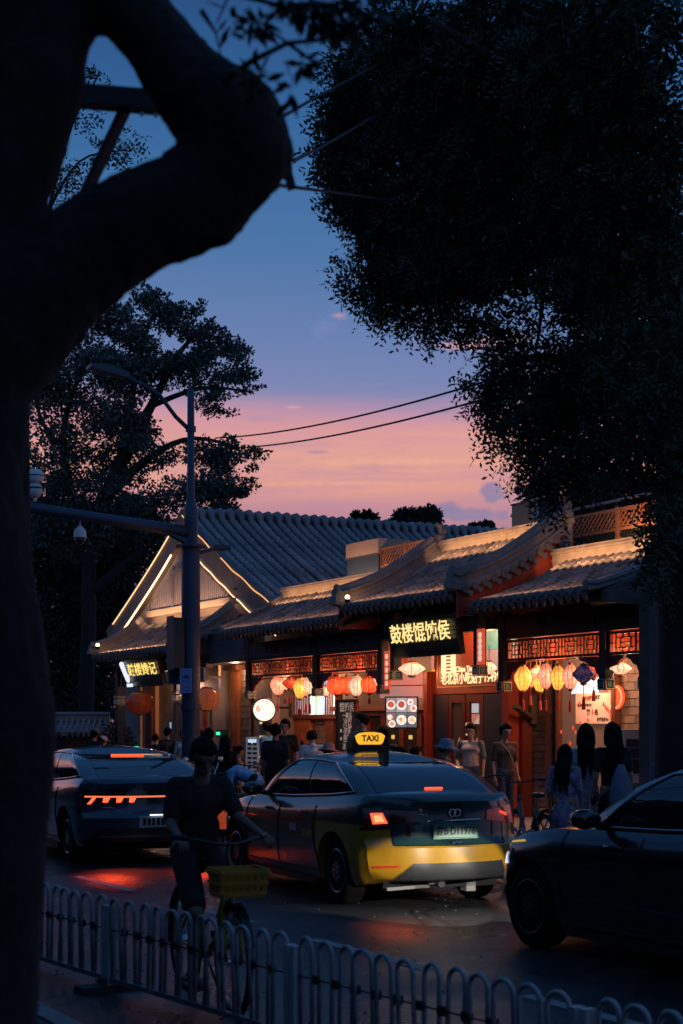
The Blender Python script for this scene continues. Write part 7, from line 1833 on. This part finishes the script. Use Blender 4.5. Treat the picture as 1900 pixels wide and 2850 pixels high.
t_, J, k = stand('woman in a white and grey raglan crop top standing at the gate door', 1310, -.9, 2012, 42, cloth('raglan', (.5, .42, .4)), DNM, SW, hair='tied', female=True, crop=.25, pose=dict(elr=(-.24, .02, 1.1), wrr=(-.16, -.2, .98)))
for s in 'lr': part(t_, 'raglan_sleeve', MB().cap(J['sh' + s], J['sh' + s].lerp(J['el' + s], .72), .067 * k, .061 * k, 10), GRY, True, rel=True)
text(t_, 'shirt_print', 'COFORBIA', .055, M('print_ink', (.08, .05, .05), .7), (0, J['chest'].y - .128 * k, J['chest'].z - .01), (R(90), 0, 0), .001, .001)
t_, J, k = stand('woman in a loose brown top with a thin shoulder strap, right of the raglan top', 1405, -1.0, 2013, 88, BRN, DNM, SW, hair='tied', female=True, crop=.2)
part(t_, 'shoulder_strap', MB().tube([J['shr'] + Vector((.04, -.06, .06)), J['chest'] + Vector((0, -.125, -.02)), J['pelvis'].lerp(J['chest'], .3) + Vector((.11, -.1, 0))], .008, 5), M('strap_white', (.4, .38, .36), .6), rel=True)
# the three long haired women, nearer to the road
t_, J, k = stand('short woman with long black hair in a purple flowered dress', 1572, -3.0, 2072, 222, FLR, FLR, 0, hair='long', female=True, bottom_kind='dress', sleeve=.8)
t_, J, k = stand('tall woman with very long hair in a pale blue dotted dress, middle of three', 1630, -2.6, 2014, 236, DOT, DOT, 0, hair='long', female=True, bottom_kind='dress', sleeve=.4)
t_, J, k = stand('tall woman with very long hair in black, carrying a pale bag', 1705, -2.5, 2010, 250, BLK, BLK, 0, hair='long', female=True, bottom_kind='dress', sleeve=.5)
x_ = at_y(1738, -2.5)
hbg = thing('tote_bag', 'pale blue cloth bag hanging at the side of the woman in black', 'bag', (x_, -2.55, .85), 170 * D); part(hbg, 'cloth', MB().tube([(0, 0, .42), (.01, 0, .25), (0, .01, .0), (0, 0, -.12)], [.04, .12, .16, .12], 10, flat=.5), cloth('bag_blue', (.14, .18, .27)), True, rel=True); part(hbg, 'handle', MB().tube([(0, -.03, .4), (-.03, -.03, .56), (0, 0, .4)], .01, 5), BLK, rel=True)
chn = thing('chain_bag', 'small black bag on a gold chain against the back of the woman in black', 'bag', (at_y(1698, -2.5), -2.72, .8), 170 * D)
stand('person in a blue shirt and dark hair at the right edge above the black car', 1866, -3.6, 2045, 245, cloth('blue_shirt', (.1, .14, .24)), BLK, 0, hair='long', female=True)
xq = at_y(1700, -2.75)
part(chn, 'pouch', MB().ell((0, 0, .05), (.12, .05, .09), 12, 8), BLKP, True, rel=True); part(chn, 'chain', MB().tube([(-.12, 0, .1), (-.1, .02, .0), (0, .06, -.09), (.1, .02, .0), (.12, 0, .1)], .008, 5), M('chain_gold', (.5, .4, .25), .3, .9), rel=True)

# ------------------------------------------------------------------ the cyclist coming towards us inside the near fence
RB = Vector((-1.035, 10.46, 0)); FB = Vector((-.63, 9.42, 0)); ang = math.atan2(FB.y - RB.y, FB.x - RB.x)
YB = M('basket_yellow', (.42, .2, .012), .5, var=.2, vs=8)
bk = bicycle('share bicycle with a yellow plastic basket, ridden towards the camera', (RB.x, RB.y, 0), ang, M('bike_yellow', (.4, .28, .03), .45), basket=YB, group=None, world=True)
# the rider: own frame of person() is -y forward, so turn by 90 degrees
rot = ang + R(90)
P_ = dict(pelvis=(0, .0, 1.0), chest=(0, -.08, 1.33), neck=(0, -.10, 1.49), head=(0, -.17, 1.62), shl=(.165, -.08, 1.43), shr=(-.165, -.08, 1.43),
          ell=(.225, -.24, 1.22), elr=(-.215, -.10, 1.19), wrl=(.30, -.50, 1.12), wrr=(-.23, -.43, 1.09), hipl=(.09, .0, .97), hipr=(-.09, .0, .97),
          knl=(.12, -.42, .80), knr=(-.12, -.40, .60), anl=(.11, -.22, .44), anr=(-.10, -.26, .20), toel=(.11, -.34, .40), toer=(-.10, -.40, .14), curll=1.0, curlr=1.0, palml=(0, 0, -1), palmr=(0, 0, -1))
base = RB + (FB - RB).normalized() * .26
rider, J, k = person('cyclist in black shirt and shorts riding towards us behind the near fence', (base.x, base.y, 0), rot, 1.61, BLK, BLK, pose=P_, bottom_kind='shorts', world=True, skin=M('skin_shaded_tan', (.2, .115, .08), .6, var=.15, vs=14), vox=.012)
rider['group'] = 'people on the street'
# ------------------------------------------------------------------ trees
def leaf_cloud(blobs, n, ln, wd, seed, pinnate=0, droop=.35, shell=.55, clump=0.0):
    """blobs: (centre, radii); returns quads scattered through the volume in sprays"""
    rg = np.random.default_rng(seed)
    vol = np.array([b[1][0] * b[1][1] * b[1][2] * (b[2] if len(b) > 2 else 1) for b in blobs]) ** (2 / 3.); vol /= vol.sum()
    ids = rg.choice(len(blobs), n, p=vol)
    C = np.array([b[0] for b in blobs])[ids]; Rr = np.array([b[1] for b in blobs])[ids]
    d = rg.normal(size=(n, 3)); d /= np.linalg.norm(d, axis=1)[:, None]
    u = rg.random(n) ** (1 / 3.); u = shell + (1 - shell) * u if shell else u
    u *= 1 + .10 * rg.normal(size=n)
    # lumpy outline: radius varies with direction
    ph = rg.random((len(blobs), 6)) * 6.28
    lump = 1 + .16 * np.sin(3 * d[:, 0] * 2 + ph[ids, 0]) * np.sin(4 * d[:, 2] + ph[ids, 1]) + .14 * np.sin(7 * d[:, 0] + ph[ids, 2]) * np.sin(6 * d[:, 1] + ph[ids, 3]) + .10 * np.sin(11 * d[:, 2] + ph[ids, 4])
    P = C + d * Rr * (u * lump)[:, None]
    ax = rg.normal(size=(n, 3)) * .8 + d * .7; ax[:, 2] -= droop; ax /= np.linalg.norm(ax, axis=1)[:, None]
    nn = rg.normal(size=(n, 3)); nn[:, 2] += .6; sd = np.cross(ax, nn); sd /= np.linalg.norm(sd, axis=1)[:, None]
    if pinnate:
        k = pinnate; L = ln * k * .36
        tt = np.linspace(.12, 1, k)
        Pc = (P[:, None, :] + ax[:, None, :] * (tt * L)[None, :, None])
        Pc[:, :, 2] -= (tt ** 2 * L * .25)[None, :]
        sg = np.where(np.arange(k) % 2 == 0, 1.0, -1.0)
        la = sd[:, None, :] * sg[None, :, None] * .85 + ax[:, None, :] * .5 + rg.normal(size=(n, k, 3)) * .15
        la /= np.linalg.norm(la, axis=2)[:, :, None]
        up = np.cross(sd, ax)[:, None, :] + rg.normal(size=(n, k, 3)) * .35
        ls = np.cross(la, up); ls /= np.linalg.norm(ls, axis=2)[:, :, None]
        P = Pc.reshape(-1, 3); ax = la.reshape(-1, 3); sd = ls.reshape(-1, 3)
    m = len(P); s = (.7 + .6 * rg.random(m))[:, None]
    a = P; b = P + ax * ln * .5 * s + sd * wd * .5 * s; c = P + ax * ln * s; e = P + ax * ln * .5 * s - sd * wd * .5 * s
    V = np.stack([a, b, c, e], 1).reshape(-1, 3); Q = np.arange(m * 4).reshape(-1, 4)
    return V, Q
def leafmat(name, c, tr=.15):
    m = bpy.data.materials.new(name); m.use_nodes = True; t = m.node_tree; b = t.nodes['Principled BSDF']
    tcx = t.nodes.new('ShaderNodeTexCoord'); n = t.nodes.new('ShaderNodeTexNoise'); n.inputs['Scale'].default_value = 1.3; n.inputs['Detail'].default_value = 5
    t.links.new(tcx.outputs['Object'], n.inputs['Vector'])
    rp = ramp_node(t, [(.3, tuple(q * .6 for q in c) + (1,)), (.7, tuple(q * 1.5 for q in c) + (1,))]); t.links.new(n.outputs[0], rp.inputs[0]); t.links.new(rp.outputs[0], b.inputs['Base Color'])
    b.inputs['Roughness'].default_value = .55; b.inputs['Specular IOR Level'].default_value = .3
    return m
BARK = M('bark', (.032, .028, .025), .95, var=.4, vs=4, bump=.8, bs=14)
BARKN = M('bark_near', (.02, .019, .018), .95, var=.4, vs=9, bump=.8, bs=20)
def split(blobs, k, f, seed, keep=.0):
    rr = random.Random(seed); out = []
    for b in blobs:
        w_ = b[2] if len(b) > 2 else 1
        if keep: out.append((b[0], tuple(q * keep for q in b[1]), w_ * .8))
        for _ in range(k):
            d = Vector((rr.gauss(0, 1), rr.gauss(0, 1), rr.gauss(0, 1))).normalized() * rr.uniform(.35, .88); g = f * rr.uniform(.65, 1.35)
            out.append((tuple(b[0][i] + d[i] * b[1][i] for i in range(3)), (b[1][0] * g * 1.25, b[1][1] * g, b[1][2] * g * .8), w_))
    return out
def blob(px, py, Y, rx, ry, dep=None, wt=1.0):
    c = at(px, py, Y); k = Y / F
    return (tuple(c), (rx * k, dep or (rx + ry) / 2 * k, ry * k), wt)
def crown(parent, name, blobs, n, ln, wd, seed, mat, **k):
    V, Q = leaf_cloud(blobs, n, ln, wd, seed, **k); o = bpy.data.objects.new(name, fast_mesh(name, V, Q, mat)); COL.objects.link(o); o.parent = parent
    return o
def wtree(name, label, cat='tree', group=None):
    t = bpy.data.objects.new(name, None); COL.objects.link(t); ORG[t] = (0, 0, 0); tag(t, label, cat, group); return t
def limb(parent, pts, mat, name='limb'):
    """pts: (px, py, Y, radius px)"""
    ps = [at(p[0], p[1], p[2]) for p in pts]; rs = [p[3] / F * p[2] for p in pts]
    # smooth
    out = []; rr = []
    for i in range(len(ps) - 1):
        for k in range(4):
            t = k / 4; p0 = ps[max(i - 1, 0)]; p1 = ps[i]; p2 = ps[i + 1]; p3 = ps[min(i + 2, len(ps) - 1)]
            out.append(.5 * ((2 * p1) + (p2 - p0) * t + (2 * p0 - 5 * p1 + 4 * p2 - p3) * t * t + (3 * p1 - p0 - 3 * p2 + p3) * t ** 3)); rr.append(rs[i] + (rs[i + 1] - rs[i]) * t)
    out.append(ps[-1]); rr.append(rs[-1])
    return part(parent, name, MB().tube(out, rr, 9), mat, True, rel=True)

# the big pagoda tree hanging over the street from the right
rt = wtree('pagoda_tree', 'big dark pagoda tree filling the right side, its twigs hanging over the gate roof', group='street trees')
TY = 13.6
tr_ = at(1925, 2900, TY)
limb(rt, [(1915, 2580, TY, 105), (1905, 2200, TY, 84), (1912, 1800, TY, 78), (1900, 1400, TY, 74), (1880, 1000, TY, 62), (1840, 600, TY, 50)], BARK, 'trunk')
limb(rt, [(1890, 1150, TY, 40), (1700, 850, 13.8, 30), (1500, 600, 14, 22), (1300, 400, 14.2, 14), (1100, 330, 14.4, 7), (950, 330, 14.5, 3)], BARK)
limb(rt, [(1850, 700, TY, 40), (1650, 420, 13, 28), (1420, 200, 12.6, 18), (1200, 60, 12.4, 9)], BARK)
limb(rt, [(1895, 1300, TY, 34), (1720, 1100, 13.9, 22), (1560, 1000, 14.1, 13), (1420, 1010, 14.2, 7), (1330, 1090, 14.3, 3)], BARK)
limb(rt, [(1500, 600, 14, 16), (1510, 760, 14, 10), (1505, 880, 14.1, 6), (1490, 980, 14.1, 3)], BARK)
limb(rt, [(1300, 400, 14.2, 10), (1200, 560, 14.2, 7), (1120, 720, 14.3, 4), (1060, 850, 14.3, 2)], BARK)
bl = [blob(*q) for q in (
    (1030, 210, 14.4, 130, 110), (985, 330, 14.5, 115, 95), (975, 430, 14.5, 105, 95), (1000, 540, 14.4, 105, 100), (1090, 640, 14.3, 120, 110), (1120, 760, 14.3, 125, 100), (1110, 850, 14.3, 100, 62),
    (1150, 120, 13.5, 150, 120), (1200, 350, 14, 200, 200), (1270, 560, 14, 190, 170), (1240, 750, 14, 140, 110), (1270, 870, 14.2, 90, 65), (1200, 890, 14.2, 60, 35),
    (1400, 100, 13, 220, 160), (1450, 350, 13.5, 240, 220), (1480, 600, 13.8, 200, 150), (1390, 740, 14, 120, 90), (1380, 890, 14.1, 62, 70), (1415, 970, 14.1, 66, 80), (1420, 1050, 14.1, 60, 60), (1470, 1010, 14.05, 45, 60), (1360, 1085, 14.2, 40, 22),
    (1700, 100, 12.5, 260, 200), (1720, 400, 13, 260, 240), (1760, 700, 13.2, 220, 200), (1640, 760, 13.6, 120, 110), (1590, 940, 13.8, 80, 60), (1640, 1020, 13.8, 120, 90),
    (1350, 1075, 14.2, 60, 28), (1430, 1120, 14.1, 90, 55), (1420, 1200, 14.1, 85, 62), (1470, 1270, 14, 80, 55), (1560, 1150, 13.8, 130, 110), (1600, 1270, 13.7, 120, 75), (1520, 1330, 13.9, 60, 45),
    (1760, 1000, 13.2, 200, 190), (1780, 1200, 13.2, 160, 120), (1700, 1290, 13.4, 90, 40, None, .5), (1545, 1390, 13.9, 40, 36, None, .6), (1875, 1400, 13.2, 80, 150), (1850, 1560, 13.2, 60, 130), (1500, 870, 14, 40, 60, None, .35))]
LEAF1 = leafmat('pagoda_leaf', (.045, .07, .045))
crown(rt, 'crown', split(bl, 4, .46, 6, .8), 14500, .062, .023, 11, LEAF1, pinnate=9, droop=.55, shell=.35)
# a second darker mass deeper in, so the middle closes
inner = [(b[0], tuple(q * .82 for q in b[1]), b[2] if len(b) > 2 else 1) for b in bl if b[1][0] > .33]
crown(rt, 'inner_foliage', inner, 26000, .09, .05, 12, LEAF1, shell=0)

# tree behind the hall on the left
lt = wtree('poplar_tree', 'broad leafy tree behind the gabled hall at left, twigs dark against the pink sky', group='street trees')
LY = 56
limb(lt, [(235, 2050, LY, 24), (245, 1750, LY, 21), (255, 1500, LY, 20), (330, 1300, LY, 20), (420, 1130, LY, 13), (500, 980, LY, 7), (600, 880, LY, 3)], BARK, 'trunk')
for q in ([(250, 1520, LY, 20), (200, 1380, LY, 14), (175, 1250, LY, 11), (190, 1130, LY, 8), (240, 1000, LY, 5)], [(300, 1380, LY, 16), (420, 1270, LY, 11), (540, 1220, LY, 6), (680, 1250, LY, 2)], [(330, 1300, LY, 14), (360, 1150, LY, 10), (390, 980, LY, 7), (430, 860, LY, 3)],
          [(250, 1650, LY, 16), (360, 1560, LY, 10), (470, 1480, LY, 6)], [(420, 1130, LY, 9), (560, 1080, LY, 6), (690, 1090, LY, 2)], [(175, 1250, LY, 8), (120, 1180, LY, 6), (90, 1080, LY, 3)]): limb(lt, q, BARK)
bl = [blob(*q) for q in ((330, 900, LY, 120, 85), (400, 850, LY, 60, 50), (470, 890, LY, 75, 60), (540, 930, LY, 70, 50), (610, 960, LY, 70, 45), (650, 1040, LY, 60, 50), (690, 1085, LY, 35, 16, None, .5), (560, 1030, LY, 110, 80), (430, 1010, LY, 130, 100), (290, 1020, LY, 150, 110), (180, 1080, LY, 110, 90),
    (600, 1130, LY, 70, 35, None, .5), (650, 1260, LY, 70, 60), (700, 1265, LY, 40, 24, None, .6), (650, 1350, LY, 65, 45), (560, 1300, LY, 110, 90), (430, 1220, LY, 130, 110), (300, 1230, LY, 140, 120, None, .7), (170, 1250, LY, 90, 110, None, .6), (600, 1400, LY, 80, 40), (470, 1400, LY, 130, 90), (330, 1400, LY, 120, 100), (200, 1450, LY, 110, 110), (120, 1350, LY, 60, 150), (385, 805, LY, 30, 26, None, .5), (425, 828, LY, 22, 30, None, .6), (520, 862, LY, 34, 22, None, .6), (555, 850, LY, 18, 14, None, .5), (580, 905, LY, 30, 20, None, .6), (660, 985, LY, 34, 22, None, .7), (715, 1078, LY, 24, 9, None, .5), (600, 1100, LY, 34, 22, None, .4), (715, 1255, LY, 22, 12, None, .6), (690, 1300, LY, 26, 16, None, .6), (680, 1372, LY, 24, 14, None, .6))]
LEAF2 = leafmat('poplar_leaf', (.10, .13, .115))
crown(lt, 'crown', split(bl, 6, .40, 5), 54000, .14, .085, 21, LEAF2, droop=-.1, shell=.1)
crown(lt, 'inner_foliage', [blob(*q) for q in ((130, 1120, LY, 90, 110), (170, 1270, LY, 110, 130), (130, 1390, LY, 90, 130), (250, 1420, LY, 130, 110), (380, 1430, LY, 130, 70), (290, 1130, LY, 120, 70))], 9000, .15, .09, 22, LEAF2, droop=-.1, shell=0)
# darker trees and shrubs lower down on the left
dt = wtree('cypress_tree', 'dark evergreen mass left of the gable, sky showing through small gaps', group='street trees')
limb(dt, [(200, 2060, 60, 20), (205, 1800, 60, 16), (215, 1500, 60, 8)], BARK, 'trunk')
bl = [blob(*q) for q in ((180, 1560, 60, 110, 90), (300, 1560, 60, 90, 80, None, .6), (170, 1700, 60, 110, 100), (280, 1700, 60, 80, 90), (150, 1850, 60, 100, 110), (260, 1850, 60, 80, 100), (210, 1960, 60, 130, 70), (380, 1520, 62, 80, 80, None, .5), (330, 1640, 62, 50, 60, None, .7), (110, 1960, 60, 80, 80), (250, 1480, 61, 120, 70), (130, 1480, 61, 90, 100), (340, 1750, 61, 60, 90))]
LEAF3 = leafmat('evergreen_leaf', (.04, .055, .045))
crown(dt, 'crown', bl + [(b_[0], tuple(q * 1.15 for q in b_[1]), 1) for b_ in bl], 80000, .17, .10, 31, LEAF3, droop=.2, shell=0)
sh = wtree('shrub', 'leafy shrub against the hall post beside the garden wall', 'shrub')
sy = 41.5
bl = [blob(*q) for q in ((322, 2040, sy, 38, 30), (330, 2080, sy, 50, 36), (300, 2090, sy, 40, 30))]
crown(sh, 'foliage', bl, 2600, .09, .06, 41, LEAF2, shell=.2)
limb(sh, [(322, 2190, sy, 4), (325, 2110, sy, 4), (322, 2050, sy, 2)], BARK, 'stem')
# tops of far trees over the big roof
for i, (lb, cx, cy, rx, ry) in enumerate((('small far treetop just left of the larger one over the big roof', 1012, 1440, 36, 24), ('larger far treetop standing over the ridge of the big roof', 1150, 1428, 72, 36), ('low far treetop just left of the dark roof tank', 1335, 1463, 34, 12))):
    ft = wtree('far_tree', lb, group='far treetops'); fy = 95
    limb(ft, [(cx, 2080, fy, 7), (cx, 1600, fy, 6), (cx, cy, fy, 3)], BARK, 'trunk')
    rr = random.Random(50 + i)
    bl = [blob(cx + rr.uniform(-.75, .75) * rx, cy + rr.uniform(-.5, .5) * ry + (abs(k - 3)) * 2, fy, rx * .36, ry * .42) for k in range(9)] + [blob(cx, cy + ry * .9, fy, rx * .9, ry * .6)]
    crown(ft, 'crown', bl, 5200, .22, .13, 60 + i, leafmat('far_leaf_%d' % i, (.03, .045, .035)), shell=.1)
bgm = wtree('background_tree', 'dark leafy tree behind the right roof trellis', group='street trees')
bl = [blob(*q) for q in ((1600, 1390, 34, 150, 80), (1750, 1400, 34, 140, 100), (1860, 1450, 34, 120, 120), (1680, 1450, 34, 160, 60))]
crown(bgm, 'crown', bl, 9000, .16, .1, 71, LEAF3, shell=0); limb(bgm, [(1760, 2060, 34, 20), (1755, 1700, 34, 18), (1750, 1400, 34, 8)], BARK, 'trunk')

# ------------------------------------------------------------------ the near tree, very close at the left, out of focus
nt_ = wtree('near_tree', 'very close forked tree trunk, black against the sky, along the left edge', group='street trees')
NY = 4.2
def nc(mb, pts, Y=NY):
    for a, b in zip(pts[:-1], pts[1:]):
        mb.cap(at(a[0], a[1], (a[3] if len(a) > 3 else Y)), at(b[0], b[1], (b[3] if len(b) > 3 else Y)), a[2] / F * Y, b[2] / F * Y, 14)
mb = MB()
nc(mb, [(-60, 3420, 180), (-52, 2850, 156), (-32, 2320, 164), (-20, 2080, 170), (-56, 1720, 172), (-110, 1340, 168), (-92, 1060, 182)])
nc(mb, [(-92, 1060, 182), (-62, 880, 192), (-72, 650, 165), (-10, 460, 160), (40, 340, 160), (65, 240, 165), (72, 140, 165), (85, -60, 190), (80, -400, 190)])
nc(mb, [(-40, 960, 190), (90, 830, 175), (165, 765, 158), (262, 690, 146), (388, 615, 143), (506, 578, 134), (591, 506, 127), (662, 424, 146)])
nc(mb, [(662, 424, 146), (638, 348, 146), (556, 262, 126), (495, 188, 108), (436, 106, 98), (378, 40, 98), (300, -60, 120), (200, -250, 150)])
nc(mb, [(700, 470, 60), (765, 432, 50), (735, 350, 60)])
nc(mb, [(690, 540, 40), (600, 628, 55)]); nc(mb, [(110, 10, 120), (240, 30, 55), (330, 20, 80)])
tk_ = part(nt_, 'trunk', mb, BARKN, rel=True); remesh(tk_, .020, 1, rough=.012)
# thin twigs with drooping leaves over the gap at the top
tw = MB()
def tw_(pts, Y=3.9):
    ps = [at(p[0], p[1], Y) for p in pts]; tw.tube(ps, [p[2] / F * Y for p in pts], 6)
tw_([(620, 230, 14), (700, 170, 9), (800, 120, 7), (900, 110, 5), (1000, 80, 3)]); tw_([(800, 120, 6), (870, 170, 5), (950, 180, 3)]); tw_([(560, 30, 9), (600, 90, 4), (615, 160, 2)]); tw_([(450, -50, 10), (640, -20, 8), (800, 20, 6), (950, 10, 4)]); tw_([(640, -20, 4), (600, 70, 2)]); tw_([(800, 120, 4), (720, 60, 3), (690, 20, 2)])
part(nt_, 'twig', tw, BARKN, True, rel=True)
bl = [blob(px, py, 3.9, rx, ry) for px, py, rx, ry in ((715, 215, 26, 36), (845, 175, 22, 14), (810, 250, 14, 26), (720, 65, 32, 16), (830, 10, 60, 24), (870, 30, 45, 40), (640, 60, 12, 40), (960, 60, 60, 40), (1010, 20, 60, 30))]
crown(nt_, 'leaf_spray', bl, 420, .05, .017, 81, leafmat('near_leaf', (.03, .04, .03)), droop=.8, shell=0)
# finer branches seen far through the fork
bl = [blob(px, py, 16, rx, ry) for px, py, rx, ry in ((130, 560, 60, 60), (190, 480, 50, 40), (260, 230, 30, 30), (350, 400, 40, 40), (230, 320, 40, 20), (310, 430, 60, 20))]
fb_ = wtree('background_tree', 'sparse leafy branch seen through the fork of the near trunk', group='street trees')
crown(fb_, 'crown', bl, 260, .055, .02, 82, LEAF1, pinnate=7, droop=.3, shell=0)
limb(fb_, [(60, 2300, 16, 30), (62, 1500, 16, 22), (70, 800, 16, 14), (130, 600, 16, 5), (220, 450, 16, 3), (330, 420, 16, 2)], BARK, 'trunk'); limb(fb_, [(130, 600, 16, 4), (200, 350, 16, 3), (280, 200, 16, 2)], BARK)
# utility cross-arm behind the fork
UY = 5.6
up_ = wtree('utility_pole', 'utility pole with a cross arm and insulator, mostly hidden behind the near trunk', 'utility pole')
mu = M('pole_dark', (.025, .026, .03), .6)
part(up_, 'pole', MB().tube([(at(-40, 2700, UY).x, UY, 0), at(-40, -200, UY)], .11, 12), mu, True, rel=True)
a = at(-60, 243, UY); b = at(752, 312, UY - .2); part(up_, 'cross_arm', MB().bar(a, b, .075, .065), mu, rel=True)
part(up_, 'brace', MB().bar(at(350, 300, UY - .08), at(190, 640, UY), .05, .02), mu, rel=True)
part(up_, 'bolt', MB().ell(at(395, 318, UY - .17), (.008, .008, .008), 8, 6).ell(at(433, 321, UY - .17), (.008, .008, .008), 8, 6), M('bolt_steel', (.4, .42, .45), .3, .9), rel=True)
part(up_, 'insulator', MB().lathe([(.02, -.04), (.035, -.03), (.035, 0), (.02, .01), (.03, .02), (.03, .05), (.012, .06)], c=at(745, 345, UY - .2), n=12), mu, rel=True)
part(up_, 'bracket', MB().bar(at(795, 460, UY - .3), at(812, 525, UY - .3), .03, .03).bar(at(700, 470, UY - .3), at(812, 480, UY - .3), .04, .04), mu, rel=True)
for lb, pts in (('short wire running from the cross arm end into the right tree', [(750, 345, 5.4), (880, 270, 9), (1050, 180, 13)]), ('wire leaving the middle of the fork towards the right tree', [(815, 447, 5.3), (890, 412, 8), (1050, 320, 13)]), ('wire leaving the lower insulator towards the right tree', [(755, 513, 5.3), (885, 530, 8), (1100, 560, 13)])):
    solo('service_wire', MB().tube([at(*p) for p in pts], .008, 5), wr, lb, 'cable', rel=True, world=True, group='service wires by the near tree')

# the street trees of the photographer's own side, out of the picture; they shade the road from the east sky
bl = []
rr = random.Random(99)
for k in range(30):
    p = S2W(-135 + k * 6.2 + rr.uniform(-1, 1), -20.2 + rr.uniform(-.5, .3), 4.6 + rr.uniform(-1, 1)); bl.append((tuple(p), (4.2, 4.2, 4.0), 1))
    p = S2W(-135 + k * 6.2 + 3, -20.5, 3.0); bl.append((tuple(p), (4.2, 3, 3.4), 1))
V, Q = leaf_cloud(bl, 110000, .85, .55, 91, shell=.3)
tl_ = bpy.data.objects.new('treeline', fast_mesh('treeline', V, Q, LEAF3)); COL.objects.link(tl_); tag(tl_, kind='stuff')
finish()
for c in CUTTERS: bpy.data.objects.remove(c, do_unlink=True)
